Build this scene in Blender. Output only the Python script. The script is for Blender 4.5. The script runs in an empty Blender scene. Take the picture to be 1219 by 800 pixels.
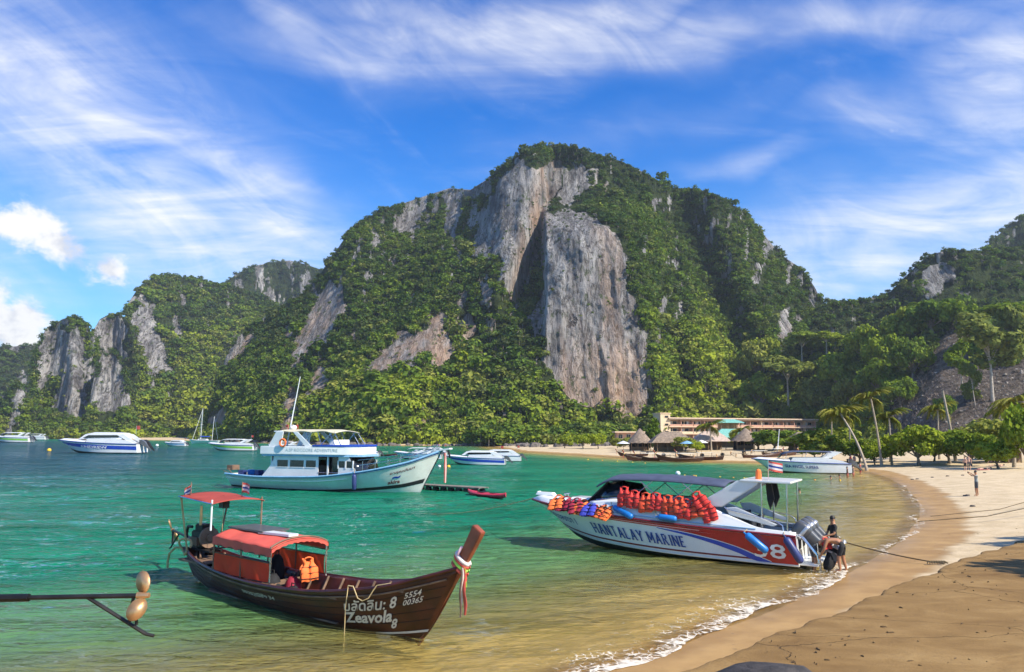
import bpy, bmesh, math, random
import numpy as np
from mathutils import Vector, Matrix

R = math.radians
random.seed(7)
RNG = np.random.default_rng(11)
scene = bpy.context.scene
COL = scene.collection

# ------------------------------------------------------------------ camera
W, H, F = 1219.0, 800.0, 914.0            # photograph size and focal length in its pixels
CAM = Vector((0, 0, 4.4))
PITCH = math.atan((517 - 400) / F)
ROLL = -0.004
camd = bpy.data.cameras.new('camera')
camd.sensor_width = 36; camd.lens = 36 * F / W
camd.clip_start = 0.2; camd.clip_end = 6000
cam = bpy.data.objects.new('camera', camd); COL.objects.link(cam)
cam.matrix_world = Matrix.Translation(CAM) @ Matrix.Rotation(R(90) + PITCH, 4, 'X') @ Matrix.Rotation(-ROLL, 4, 'Z')
scene.camera = cam
CR = np.array(cam.matrix_world.to_3x3())

def ray(px, py):
    px = np.asarray(px, float); py = np.asarray(py, float)
    px, py = np.broadcast_arrays(px, py); d = np.stack([(px - W / 2) / F, -(py - H / 2) / F, -np.ones(px.shape)], -1)
    return d @ CR.T
def at(px, py, Y):
    """world point seen at a photo pixel, Y metres out"""
    d = ray(px, py); k = np.asarray(Y, float) / d[..., 1]
    return np.array(CAM) + d * k[..., None]
def gnd(px, py, z=0.0):
    d = ray(px, py); k = (z - CAM.z) / d[..., 2]
    return np.array(CAM) + d * k[..., None]
def V(a): return Vector([float(q) for q in a])

# ------------------------------------------------------------------ light
SUN_AZ, SUN_EL = R(126), R(42)            # compass angle from +Y towards +X
sv = Vector((math.sin(SUN_AZ) * math.cos(SUN_EL), math.cos(SUN_AZ) * math.cos(SUN_EL), math.sin(SUN_EL)))
sund = bpy.data.lights.new('sun', 'SUN'); sund.energy = 3.5; sund.angle = R(0.6); sund.color = (1, .91, .76)
sun = bpy.data.objects.new('sun', sund); COL.objects.link(sun)
sun.rotation_euler = sv.to_track_quat('Z', 'Y').to_euler()
sun.location = (60, -40, 80)
vs = scene.view_settings
vs.view_transform = 'Standard'; vs.look = 'None'; vs.exposure = 1.12; vs.gamma = 1
vs.use_curve_mapping = False
scene.cycles.use_denoising = True; scene.cycles.use_adaptive_sampling = True; scene.cycles.adaptive_threshold = .02
scene.cycles.max_bounces = 5; scene.cycles.transparent_max_bounces = 8
scene.cycles.diffuse_bounces = 2; scene.cycles.glossy_bounces = 2; scene.cycles.transmission_bounces = 4
scene.cycles.caustics_reflective = False; scene.cycles.caustics_refractive = False

# ------------------------------------------------------------------ node helpers
class NT:
    def __init__(s, tree): s.t = tree; s.n = tree.nodes; s.l = tree.links
    def new(s, typ, **kw):
        n = s.n.new(typ)
        for k, v in kw.items(): setattr(n, k, v)
        return n
    def put(s, sock, v):
        if isinstance(v, bpy.types.NodeSocket): s.l.new(v, sock)
        elif v is not None:
            if isinstance(v, (tuple, list)) and sock.type == 'RGBA' and len(v) == 3: v = (*v, 1)
            sock.default_value = v
    def math(s, op, a, b=None, c=None, clamp=False):
        n = s.new('ShaderNodeMath', operation=op, use_clamp=clamp)
        for i, v in enumerate((a, b, c)):
            if v is not None: s.put(n.inputs[i], v)
        return n.outputs[0]
    def vmath(s, op, a, b=None):
        n = s.new('ShaderNodeVectorMath', operation=op)
        s.put(n.inputs[0], a)
        if b is not None: s.put(n.inputs[1], b)
        return n.outputs['Value' if op in ('DOT_PRODUCT', 'LENGTH') else 'Vector']
    def mix(s, fac, a, b, mode='MIX'):
        n = s.new('ShaderNodeMix', data_type='RGBA', blend_type=mode)
        s.put(n.inputs[0], fac); s.put(n.inputs[6], a); s.put(n.inputs[7], b)
        return n.outputs[2]
    def noise(s, vec, scale=5, detail=4, rough=.55, dist=0, color=False):
        n = s.new('ShaderNodeTexNoise')
        if vec is not None: s.put(n.inputs['Vector'], vec)
        s.put(n.inputs['Scale'], scale); n.inputs['Detail'].default_value = detail
        n.inputs['Roughness'].default_value = rough; n.inputs['Distortion'].default_value = dist
        return n.outputs['Color' if color else 'Fac']
    def mapping(s, vec, scale=(1, 1, 1), loc=(0, 0, 0), rot=(0, 0, 0)):
        n = s.new('ShaderNodeMapping'); s.put(n.inputs[0], vec)
        n.inputs['Scale'].default_value = scale; n.inputs['Location'].default_value = loc; n.inputs['Rotation'].default_value = rot
        return n.outputs[0]
    def ramp(s, fac, stops, interp='LINEAR'):
        n = s.new('ShaderNodeValToRGB'); s.put(n.inputs[0], fac)
        cr = n.color_ramp; cr.interpolation = interp
        while len(cr.elements) < len(stops): cr.elements.new(.5)
        for e, (p, c) in zip(cr.elements, stops):
            e.position = p; e.color = (c, c, c, 1) if isinstance(c, (int, float)) else (*c, 1)
        return n.outputs[0]
    def smooth(s, x, lo, hi):
        n = s.new('ShaderNodeMapRange', interpolation_type='SMOOTHSTEP')
        s.put(n.inputs[0], x); n.inputs[1].default_value = lo; n.inputs[2].default_value = hi
        return n.outputs[0]
    def attr(s, name, typ='GEOMETRY', out='Fac'):
        n = s.new('ShaderNodeAttribute', attribute_name=name, attribute_type=typ)
        return n.outputs[out]

# ------------------------------------------------------------------ sky
world = bpy.data.worlds.new('World'); scene.world = world; world.use_nodes = True
def build_sky():
    world.node_tree.nodes.clear(); t = NT(world.node_tree)
    skyt = t.new('ShaderNodeTexSky', sky_type='NISHITA'); skyt.sun_disc = False
    skyt.sun_elevation = SUN_EL; skyt.sun_rotation = SUN_AZ
    skyt.air_density = 1.0; skyt.dust_density = .35; skyt.ozone_density = 2.6
    hs = t.new('ShaderNodeHueSaturation'); hs.inputs['Saturation'].default_value = 1.42; hs.inputs['Value'].default_value = .92
    hs.inputs['Hue'].default_value = .505
    t.l.new(skyt.outputs[0], hs.inputs['Color'])
    base = hs.outputs[0]
    tc = t.new('ShaderNodeTexCoord').outputs['Generated']
    sep = t.new('ShaderNodeSeparateXYZ'); t.l.new(tc, sep.inputs[0]); x, y, z = sep.outputs
    az = t.math('ARCTAN2', x, y); el = t.math('ARCSINE', z)
    ang = t.new('ShaderNodeCombineXYZ'); t.l.new(az, ang.inputs[0]); t.l.new(el, ang.inputs[1]); ang = ang.outputs[0]
    wob = t.noise(ang, 3.2, 3, .6, color=True)
    wv = t.vmath('SCALE', t.vmath('SUBTRACT', wob, (.5, .5, .5)), None)
    wv.node.inputs['Scale'].default_value = .16
    angw = t.vmath('ADD', ang, wv)
    def blob(px, py, su, sv_, rot, vec):
        d = ray(px, py); a0 = math.atan2(d[0], d[1]); e0 = math.atan2(d[2], math.hypot(d[0], d[1]))
        m = t.mapping(t.vmath('SUBTRACT', vec, (a0, e0, 0)), rot=(0, 0, R(rot)))
        m2 = t.vmath('MULTIPLY', m, (1 / (su / F), 1 / (sv_ / F), 0))
        return t.math('POWER', 2.718, t.math('MULTIPLY', t.vmath('DOT_PRODUCT', m2, m2), -1))
    # high thin cloud: streaky noise over the whole dome, denser in the drifts
    zc = t.math('ADD', t.math('MAXIMUM', z, 0), .12)
    pl = t.new('ShaderNodeCombineXYZ'); t.put(pl.inputs[0], t.math('DIVIDE', x, zc)); t.put(pl.inputs[1], t.math('DIVIDE', y, zc)); pl = pl.outputs[0]
    st = t.noise(t.mapping(pl, (1.0, 2.5, 1), rot=(0, 0, R(-24))), 1.5, 6, .64, .9)
    st2 = t.noise(t.mapping(t.mapping(ang, rot=(0, 0, R(26))), (5, 13, 1)), 1.0, 6, .62, 1.1)
    blobs = [(150, 195, 250, 82, 33, 1.0), (40, 110, 200, 55, 28, .55), (330, 275, 140, 46, 38, .95), (60, 60, 230, 70, 10, .25),
             (350, 44, 85, 30, 24, .6), (450, 62, 190, 34, -4, .62), (640, 40, 260, 30, 3, .78), (700, 18, 170, 24, -10, .6),
             (1190, 90, 70, 60, -30, .95), (1040, 20, 190, 22, 4, .55), (1130, 250, 240, 44, -9, 1.05), (1010, 330, 170, 30, -6, .8),
             (880, 205, 60, 14, 0, .3), (760, 160, 170, 30, -8, .16), (1090, 140, 120, 30, 5, .4),
             (-250, 240, 200, 90, 20, .8), (1500, 160, 240, 90, -15, .9)]
    acc = None
    for b in blobs:
        v = t.math('MULTIPLY', blob(*b[:5], angw), b[5])
        acc = v if acc is None else t.math('MAXIMUM', acc, v)
    back = t.smooth(y, .25, -.15)                       # behind the camera the same mixed sky goes on
    gen = t.math('MULTIPLY', t.smooth(t.noise(pl, .7, 3), .42, .72), .75)
    acc = t.math('MAXIMUM', acc, t.math('MULTIPLY', gen, back))
    tex = t.math('ADD', t.math('MULTIPLY', st, .55), t.math('MULTIPLY', st2, .55))
    cir = t.math('MULTIPLY', acc, t.smooth(tex, .24, .84))
    cir = t.math('ADD', cir, t.math('MULTIPLY', t.smooth(tex, .55, .8), .10))
    cir = t.math('MULTIPLY', cir, 1.15, clamp=True)
    # pale band near the horizon
    hz = t.math('MULTIPLY', t.smooth(el, .40, .0), .38)
    base = t.mix(1.0, base, (.28, .76, 1.02), 'MULTIPLY')
    c0 = t.mix(hz, base, (2.5, 3.75, 4.8))
    c1 = t.mix(cir, c0, (4.75, 4.8, 4.95))
    # heaped clouds low over the left-hand hills
    bill = t.noise(t.mapping(ang, (1, 1.25, 1)), 15, 7, .66, .3)
    bill2 = t.noise(t.mapping(ang, (1, 1.2, 1), loc=(.013, -.016, 0)), 17, 5, .58, .25)
    cb = None
    for b in [(22, 385, 34, 38, 0, 1.1), (-18, 385, 50, 55, 0, 1.05), (70, 292, 78, 24, 28, .92), (132, 320, 28, 20, 35, 1.0), (20, 268, 55, 20, 12, .85), (-160, 330, 120, 60, 0, .9)]:
        v = t.math('MULTIPLY', blob(*b[:5], ang), b[5]); cb = v if cb is None else t.math('MAXIMUM', cb, v)
    dens = t.math('ADD', cb, t.math('MULTIPLY', t.math('SUBTRACT', bill, .5), 2.3))
    cov = t.smooth(dens, .40, .92)
    shade = t.smooth(t.math('ADD', t.math('SUBTRACT', bill, bill2), t.math('MULTIPLY', t.math('SUBTRACT', cb, .7), -.16)), -.15, .06)
    ccol = t.mix(shade, (3.6, 3.65, 3.9), (4.95, 4.85, 4.7))
    c2 = t.mix(t.math('MULTIPLY', cov, .96), c1, ccol)
    bg = t.new('ShaderNodeBackground'); bg.inputs[1].default_value = .105
    t.l.new(c2, bg.inputs[0])
    out = t.new('ShaderNodeOutputWorld'); t.l.new(bg.outputs[0], out.inputs[0])
build_sky()
world.cycles.sampling_method = 'MANUAL'; world.cycles.sample_map_resolution = 256

# ------------------------------------------------------------------ numpy noise
def _hash(i, j, k, s):
    n = (i * 374761393 + j * 668265263 + k * 2147483647 + s * 1274126177) & 0xffffffff
    n = ((n ^ (n >> 13)) * 1274126177) & 0xffffffff
    return ((n ^ (n >> 16)) & 0xffff) / 65535.0
def vnoise(P, s=0):
    P = np.asarray(P, float); I = np.floor(P).astype(np.int64); f = P - I; f = f * f * (3 - 2 * f)
    r = 0
    for a in (0, 1):
        for b in (0, 1):
            for c in (0, 1):
                w = (f[..., 0] if a else 1 - f[..., 0]) * (f[..., 1] if b else 1 - f[..., 1]) * (f[..., 2] if c else 1 - f[..., 2])
                r = r + w * _hash(I[..., 0] + a, I[..., 1] + b, I[..., 2] + c, s)
    return r * 2 - 1
def fbm(P, o=4, s=0, g=.5):
    P = np.asarray(P, float); r = 0; a = 1; tot = 0
    for i in range(o):
        r = r + a * vnoise(P * 2 ** i + 17.3 * i, s + i); tot += a; a *= g
    return r / tot
def st3(x, y, z=0.0): return np.stack(np.broadcast_arrays(np.asarray(x, float), np.asarray(y, float), np.asarray(z, float)), -1)
def sstep(x, a, b):
    t = np.clip((np.asarray(x, float) - a) / (b - a), 0, 1); return t * t * (3 - 2 * t)
def in_poly(x, y, poly):
    x = np.asarray(x); y = np.asarray(y); c = np.zeros(x.shape, bool); n = len(poly)
    for i in range(n):
        x1, y1 = poly[i]; x2, y2 = poly[i - 1]
        if y1 == y2: continue
        c ^= ((y1 > y) != (y2 > y)) & (x < (x2 - x1) * (y - y1) / (y2 - y1) + x1)
    return c

# ------------------------------------------------------------------ mesh helpers
def mesh_np(name, verts, faces, attrs=None, smooth=True):
    """faces: (n,4) or (n,3) array"""
    me = bpy.data.meshes.new(name); verts = np.asarray(verts, np.float32); faces = np.asarray(faces, np.int32)
    me.vertices.add(len(verts)); me.vertices.foreach_set('co', verts.ravel())
    k = faces.shape[1]
    me.loops.add(faces.size); me.loops.foreach_set('vertex_index', faces.ravel())
    me.polygons.add(len(faces)); me.polygons.foreach_set('loop_start', np.arange(0, faces.size, k, dtype=np.int32))
    try: me.polygons.foreach_set('loop_total', np.full(len(faces), k, np.int32))
    except Exception: pass
    me.update(calc_edges=True); me.validate()
    if smooth: me.polygons.foreach_set('use_smooth', np.ones(len(me.polygons), bool))
    for an, av in (attrs or {}).items():
        av = np.asarray(av, np.float32)
        if av.ndim == 2:
            a = me.attributes.new(an, 'FLOAT_VECTOR', 'POINT'); a.data.foreach_set('vector', av.ravel())
        else:
            a = me.attributes.new(an, 'FLOAT', 'POINT'); a.data.foreach_set('value', av.ravel())
    return me
def grid_faces(nr, nc):
    i = np.arange(nr - 1)[:, None] * nc + np.arange(nc - 1)[None]; i = i.ravel()
    return np.stack([i, i + 1, i + nc + 1, i + nc], -1)
def link(name, me, m=None, parent=None):
    o = bpy.data.objects.new(name, me); COL.objects.link(o)
    if m is not None:
        for q in (m if isinstance(m, (list, tuple)) else [m]): me.materials.append(q)
    if parent is not None: o.parent = parent
    return o
def tag(o, label=None, cat=None, group=None, kind=None):
    if label: o['label'] = label
    if cat: o['category'] = cat
    if group: o['group'] = group
    if kind: o['kind'] = kind
    return o
def thing(name, label, cat, loc=(0, 0, 0), rz=0.0, group=None, scale=1.0):
    o = bpy.data.objects.new(name, None); COL.objects.link(o)
    o.location = [float(q) for q in loc]; o.rotation_euler = (0, 0, rz); o.scale = (scale,) * 3
    o.empty_display_size = .2
    return tag(o, label, cat, group)
def copy_tree(o, parent=None):
    c = o.copy(); COL.objects.link(c); c.parent = parent
    for ch in list(o.children): copy_tree(ch, c)
    return c

class MB:
    """collects shapes of ONE part"""
    def __init__(s): s.v = []; s.f = []; s.m = []
    def add(s, vs_, fs, m=0):
        b = len(s.v); s.v += [tuple(float(c) for c in q) for q in vs_]; s.f += [tuple(b + i for i in f) for f in fs]; s.m += [m] * len(fs); return s
    def box(s, c, d, rz=0, m=0, taper=1.0, ry=0):
        x, y, z = d[0] / 2, d[1] / 2, d[2] / 2
        M = Matrix.Translation(c) @ Matrix.Rotation(rz, 4, 'Z') @ Matrix.Rotation(ry, 4, 'Y')
        p = [(-x, -y, -z), (x, -y, -z), (x, y, -z), (-x, y, -z)] + [(a * taper, b * taper, z) for a, b in ((-x, -y), (x, -y), (x, y), (-x, y))]
        return s.add([M @ Vector(q) for q in p], [(0, 3, 2, 1), (4, 5, 6, 7), (0, 1, 5, 4), (1, 2, 6, 5), (2, 3, 7, 6), (3, 0, 4, 7)], m)
    def tube(s, pts, r, seg=8, m=0, cap=True, flat=1.0):
        pts = [Vector([float(c) for c in p]) for p in pts]; n = len(pts)
        rs = r if isinstance(r, (list, tuple)) else [r] * n
        up = Vector((0, 0, 1)); vs_ = []; last = None
        for i, p in enumerate(pts):
            d = (pts[min(i + 1, n - 1)] - pts[max(i - 1, 0)]); d = d.normalized() if d.length > 1e-9 else Vector((0, 0, 1))
            a = d.cross(up)
            if last is None:
                if a.length < .05: a = d.cross(Vector((1, 0, 0)))
            else:
                a = last - d * last.dot(d)
            a.normalize(); b = d.cross(a); last = a
            for k in range(seg):
                t = 2 * math.pi * k / seg
                vs_.append(p + a * (math.cos(t) * rs[i]) + b * (math.sin(t) * rs[i] * flat))
        fs = [(i * seg + k, i * seg + (k + 1) % seg, (i + 1) * seg + (k + 1) % seg, (i + 1) * seg + k) for i in range(n - 1) for k in range(seg)]
        if cap: fs += [tuple(range(seg))[::-1], tuple((n - 1) * seg + k for k in range(seg))]
        return s.add(vs_, fs, m)
    def loft(s, rings, m=0, closed=True, cap=True):
        k = len(rings[0]); n = len(rings); vs_ = [p for r_ in rings for p in r_]
        kk = k if closed else k - 1
        fs = [(i * k + j, i * k + (j + 1) % k, (i + 1) * k + (j + 1) % k, (i + 1) * k + j) for i in range(n - 1) for j in range(kk)]
        if cap and closed: fs += [tuple(range(k))[::-1], tuple((n - 1) * k + j for j in range(k))]
        return s.add(vs_, fs, m)
    def ball(s, c, r, seg=12, rings=8, m=0):
        rx, ry, rz = r if isinstance(r, (tuple, list)) else (r, r, r); rr = []
        for i in range(rings + 1):
            t = math.pi * i / rings; q = max(math.sin(t), .02)
            rr.append([(c[0] + rx * q * math.cos(2 * math.pi * k / seg), c[1] + ry * q * math.sin(2 * math.pi * k / seg), c[2] - rz * math.cos(t)) for k in range(seg)])
        return s.loft(rr, m)
    def prism(s, poly, lo, hi, axis='z', m=0):
        n = len(poly); a = []
        for h in (lo, hi):
            for u, w in poly: a.append((u, w, h) if axis == 'z' else (u, h, w) if axis == 'y' else (h, u, w))
        fs = [tuple(range(n)), tuple(range(n, 2 * n))[::-1]] + [(i, n + i, n + (i + 1) % n, (i + 1) % n) for i in range(n)]
        return s.add(a, fs, m)
    def grid(s, P, m=0, thick=0.0):
        P = np.asarray(P, float); nr, nc, _ = P.shape
        s.add(P.reshape(-1, 3), grid_faces(nr, nc), m)
        return s
    def mesh(s, name, smooth=35, bevel=0.0):
        me = bpy.data.meshes.new(name); me.from_pydata(s.v, [], s.f)
        me.polygons.foreach_set('material_index', s.m)
        bm = bmesh.new(); bm.from_mesh(me)
        bmesh.ops.remove_doubles(bm, verts=bm.verts, dist=1e-5)
        bmesh.ops.recalc_face_normals(bm, faces=bm.faces)
        if bevel: bmesh.ops.bevel(bm, geom=[e for e in bm.edges if len(e.link_faces) == 2 and e.calc_face_angle(0) > .6], offset=bevel, segments=2, affect='EDGES', clamp_overlap=True)
        bm.to_mesh(me); bm.free()
        if smooth:
            me.polygons.foreach_set('use_smooth', np.ones(len(me.polygons), bool))
            me.set_sharp_from_angle(angle=R(smooth))
        return me
    def build(s, name, m, parent=None, smooth=35, bevel=0.0, solid=0.0):
        o = link(name, s.mesh(name, smooth, bevel), m, parent)
        if solid:
            md = o.modifiers.new('thickness', 'SOLIDIFY'); md.thickness = solid; md.offset = -1
        return o

# ------------------------------------------------------------------ plain materials
MATS = {}
def mat(name, col, rough=.5, metal=0.0, var=.12, vscale=3.0, bump=0.0, bscale=30, spec=.5, coat=0.0, dirt=0.0, emit=None, trans=0.0):
    if name in MATS: return MATS[name]
    m = bpy.data.materials.new(name); m.use_nodes = True; t = NT(m.node_tree); b = t.n['Principled BSDF']
    tc = t.new('ShaderNodeTexCoord').outputs['Object']
    c = tuple(col)
    n1 = t.noise(tc, vscale, 5, .6)
    cc = t.mix(t.smooth(n1, .3, .7), tuple(q * (1 - var) for q in c), tuple(min(q * (1 + var), 1) for q in c))
    if dirt:
        n2 = t.noise(t.mapping(tc, (1, 1, .35)), vscale * 2.2, 6, .65)
        cc = t.mix(t.math('MULTIPLY', t.smooth(n2, .5, .78), dirt), cc, (c[0] * .45 + .03, c[1] * .42 + .022, c[2] * .36 + .014))
    t.put(b.inputs['Base Color'], cc)
    t.put(b.inputs['Roughness'], t.math('ADD', t.math('MULTIPLY', n1, .18), rough - .09))
    b.inputs['Metallic'].default_value = metal
    b.inputs['Specular IOR Level'].default_value = spec
    b.inputs['Coat Weight'].default_value = coat
    if trans: b.inputs['Transmission Weight'].default_value = trans
    if bump:
        bp = t.new('ShaderNodeBump'); bp.inputs['Strength'].default_value = min(bump, 1); bp.inputs['Distance'].default_value = .02
        t.put(bp.inputs['Height'], t.noise(tc, bscale, 4)); t.l.new(bp.outputs[0], b.inputs['Normal'])
    MATS[name] = m
    return m

# ================================================================== HILLS
def rock_material():
    m = bpy.data.materials.new('limestone'); m.use_nodes = True; t = NT(m.node_tree); b = t.n['Principled BSDF']
    pos = t.new('ShaderNodeNewGeometry').outputs['Position']
    veg = t.attr('veg'); warm = t.attr('warm'); brown = t.attr('debris')
    streak = t.noise(t.mapping(pos, (.16, .05, .018)), 1, 7, .62, .3)
    fine = t.noise(t.mapping(pos, (.8, .22, .15)), 1, 8, .7, .5)
    big = t.noise(pos, .035, 5, .55)
    c = t.ramp(streak, [(.26, (.055, .053, .055)), (.40, (.155, .150, .152)), (.52, (.25, .242, .238)), (.72, (.42, .405, .39))])
    c = t.mix(t.smooth(fine, .52, .36), c, t.mix(.72, c, (.055, .052, .055)))
    cr1 = t.noise(t.mapping(pos, (.22, .07, .035)), 1, 6, .7, .8); line = t.smooth(t.math('ABSOLUTE', t.math('SUBTRACT', cr1, .5)), .022, .004)
    hole = t.smooth(t.noise(t.mapping(pos, (.16, .06, .10)), 1, 4, .6, .4), .655, .70)
    dk = t.math('MAXIMUM', t.math('MULTIPLY', line, .75), hole)
    c = t.mix(t.math('MULTIPLY', dk, .8), c, (.028, .026, .027))
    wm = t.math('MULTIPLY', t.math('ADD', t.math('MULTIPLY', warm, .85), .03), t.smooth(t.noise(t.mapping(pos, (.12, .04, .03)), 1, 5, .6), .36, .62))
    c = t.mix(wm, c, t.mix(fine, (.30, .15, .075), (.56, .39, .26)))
    # scrub and moss in the cracks
    scrub = t.smooth(t.math('ADD', t.noise(t.mapping(pos, (.3, .12, .14)), 1, 6, .66), t.math('MULTIPLY', veg, .12)), .565, .66)
    c = t.mix(t.math('MULTIPLY', scrub, .8), c, t.mix(fine, (.022, .036, .012), (.06, .085, .025)))
    soil = t.ramp(t.noise(pos, .35, 6, .6), [(.3, (.016, .026, .009)), (.7, (.045, .062, .018))])
    c = t.mix(t.smooth(t.math('ADD', veg, t.math('MULTIPLY', t.math('SUBTRACT', fine, .5), .9)), .42, .6), c, soil)
    deb = t.ramp(t.noise(pos, .55, 7, .68), [(.3, (.05, .04, .034)), (.5, (.13, .105, .085)), (.62, (.21, .18, .15)), (.75, (.10, .085, .05))])
    c = t.mix(brown, c, deb)
    t.put(b.inputs['Base Color'], c); b.inputs['Roughness'].default_value = .95; b.inputs['Specular IOR Level'].default_value = .15
    bp = t.new('ShaderNodeBump'); bp.inputs['Strength'].default_value = .85; bp.inputs['Distance'].default_value = 2.6
    hgt = t.math('ADD', t.math('SUBTRACT', t.math('MULTIPLY', fine, .8), t.math('MULTIPLY', dk, .7)), t.math('ADD', streak, t.math('MULTIPLY', t.noise(pos, 1.4, 4), .3)))
    t.put(bp.inputs['Height'], hgt); t.l.new(bp.outputs[0], b.inputs['Normal'])
    return m
ROCK = rock_material()

TREES = []            # (x,y,z,scale,tint,kind,rot) of the wood that covers the slopes
def hill(name, label, sky, foot, ridge, nc, nr, cliffs, prof=1.0, amp=8.0, seed=0, dfun=None, warmf=None, scrubby=None,
         tree=(1200, 2.4, 4.2), back=160.0, debris=None, tintf=None, lift=0.0, ribs=1.0):
    """sky: photo skyline; foot / ridge: (photo x, metres out) of the bottom and of the crest"""
    sx = [p[0] for p in sky]; x = np.linspace(sx[0], sx[-1], nc)
    ytop = np.interp(x, sx, [p[1] for p in sky])
    Fd = np.interp(x, [p[0] for p in foot], [p[1] for p in foot]); Rd = np.interp(x, [p[0] for p in ridge], [p[1] for p in ridge])
    hz = 517 + (x - 609.5) * .004
    yfoot = hz + F * (CAM.z + 1.5) / Fd
    ytop = np.minimum(ytop, yfoot - 3)
    v = np.linspace(0, 1, nr)[:, None]
    PX = np.broadcast_to(x, (nr, nc)); PY = yfoot + (ytop - yfoot) * v
    D = Fd + (Rd - Fd) * v ** prof
    edge = np.clip(np.minimum(1 - v, 1) * 6, 0, 1)
    if dfun is not None: D = D + dfun(PX, PY, D) * np.clip(v * 8, 0, 1)
    base = at(PX, PY, D)
    q = base * (1, 1, .28)
    q = base * (1, 1, .16); dn = fbm(q / 34 + seed, 4, seed) * amp * ribs; dn2 = fbm(base / 13 + seed, 3, seed + 9) * amp * .4
    wx = PX + fbm(st3(PX / 17, PY / 17, seed), 3, 5) * 11; wy = PY + fbm(st3(PX / 17, PY / 17, seed + 7), 4, 6) * 16
    rock = np.zeros(PX.shape)
    for poly in cliffs: rock = np.maximum(rock, in_poly(wx, wy, poly) * 1.0)
    if scrubby is not None: rock = np.maximum(rock, scrubby(PX, PY, base))
    vert = fbm(base / (4.5, 24, 75) + seed, 4, seed + 21, .6); flute = 1 - np.abs(fbm(base / (8, 40, 120) + seed, 3, seed + 27))
    D2 = D + dn * (.35 + .65 * np.clip(v * 6, 0, 1)) * (1 - .3 * rock) + dn2 * (1 - rock) + rock * (vert * 2.4 - flute * 2.2 + 1.4 + fbm(base / (6, 9, 9) + seed, 3, seed + 33, .6) * 2.6)
    P = at(PX, PY, D2)
    warm = np.zeros(PX.shape) if warmf is None else warmf(PX, PY)
    deb = np.zeros(PX.shape)
    if debris is not None:
        for poly in debris: deb = np.maximum(deb, in_poly(wx, wy, poly) * 1.0)
    veg = 1 - rock
    # the far side of the hill
    top = P[-1]; rd = top[:, :2] / np.linalg.norm(top[:, :2], axis=1)[:, None]
    bk = []
    for tt in np.linspace(.06, 1, 14):
        z = top[:, 2] * (1 - tt) ** 1.2 - 3 * tt
        bk.append(np.concatenate([top[:, :2] + rd * back * (tt ** .8), z[:, None]], 1))
    PP = np.concatenate([P, np.array(bk)], 0)
    # a skirt down into the sea
    sk = P[0].copy(); sk[:, 2] -= 8; PP = np.concatenate([sk[None], PP], 0)
    pad = lambda a, f=1.0: np.concatenate([a[:1], a, np.full((14, nc), f)], 0).ravel()
    me = mesh_np(name, PP.reshape(-1, 3), grid_faces(*PP.shape[:2])[:, ::-1], dict(veg=pad(veg), warm=pad(warm, 0), debris=pad(deb, 0)))
    o = link(name, me, ROCK); tag(o, kind='structure')
    if label: tag(o, label)
    # trees: draw by true area
    n, smin, smax = tree
    if n:
        e1 = np.linalg.norm(P[1:, :-1] - P[:-1, :-1], axis=-1); e2 = np.linalg.norm(P[:-1, 1:] - P[:-1, :-1], axis=-1)
        A = np.minimum(e1 * e2, 60) * ((veg[:-1, :-1] > .5) + .09) * (deb[:-1, :-1] < .5)
        step = max(1, int(round(4.0 / max(float(np.median(e1)), .2)))); vu = veg.copy()
        for k_ in (step, 2 * step): vu[:-k_] = np.minimum(vu[:-k_], veg[k_:])
        A = A * np.where((veg[:-1, :-1] > .5) & (vu[:-1, :-1] < .5), .22, 1.0)
        idx = RNG.choice(A.size, n, p=A.ravel() / A.sum())
        r, c = np.unravel_index(idx, A.shape); a = RNG.random(n)[:, None]; b = RNG.random(n)[:, None]
        pt = P[r, c] * (1 - a) * (1 - b) + P[r + 1, c] * a * (1 - b) + P[r, c + 1] * (1 - a) * b + P[r + 1, c + 1] * a * b
        vv = r / nr
        sc = (smin * .72 + (smax * 1.12 - smin * .72) * RNG.random(n) ** 2.2) * (1.12 - .42 * vv)
        sc *= np.where(RNG.random(n) < .05, 1.6, 1.0); onrock = veg[r, c] < .5; sc[onrock] *= .36
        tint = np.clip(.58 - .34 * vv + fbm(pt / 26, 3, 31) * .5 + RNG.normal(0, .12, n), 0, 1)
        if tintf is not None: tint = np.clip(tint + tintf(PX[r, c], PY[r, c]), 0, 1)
        m = nc; cc = RNG.integers(0, nc, m); cp = P[-1 - RNG.integers(0, 3, m), cc]; ok = (veg[-2, cc] > .5) | (RNG.random(m) < .6); cp = cp[ok]; m = len(cp)      # along the crest
        TREES.append(np.stack([cp[:, 0] + RNG.normal(0, 1, m), cp[:, 1] + RNG.uniform(-1, 9, m), cp[:, 2] - .8, (smin + (smax - smin) * RNG.random(m) ** 2) * .62, np.clip(RNG.normal(.18, .12, m), 0, 1), RNG.integers(0, 7, m), RNG.random(m) * 6.28], 1))
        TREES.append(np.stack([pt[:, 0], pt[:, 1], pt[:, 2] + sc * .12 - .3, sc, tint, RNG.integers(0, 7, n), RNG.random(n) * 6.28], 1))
    return o, PX, PY, P

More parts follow.
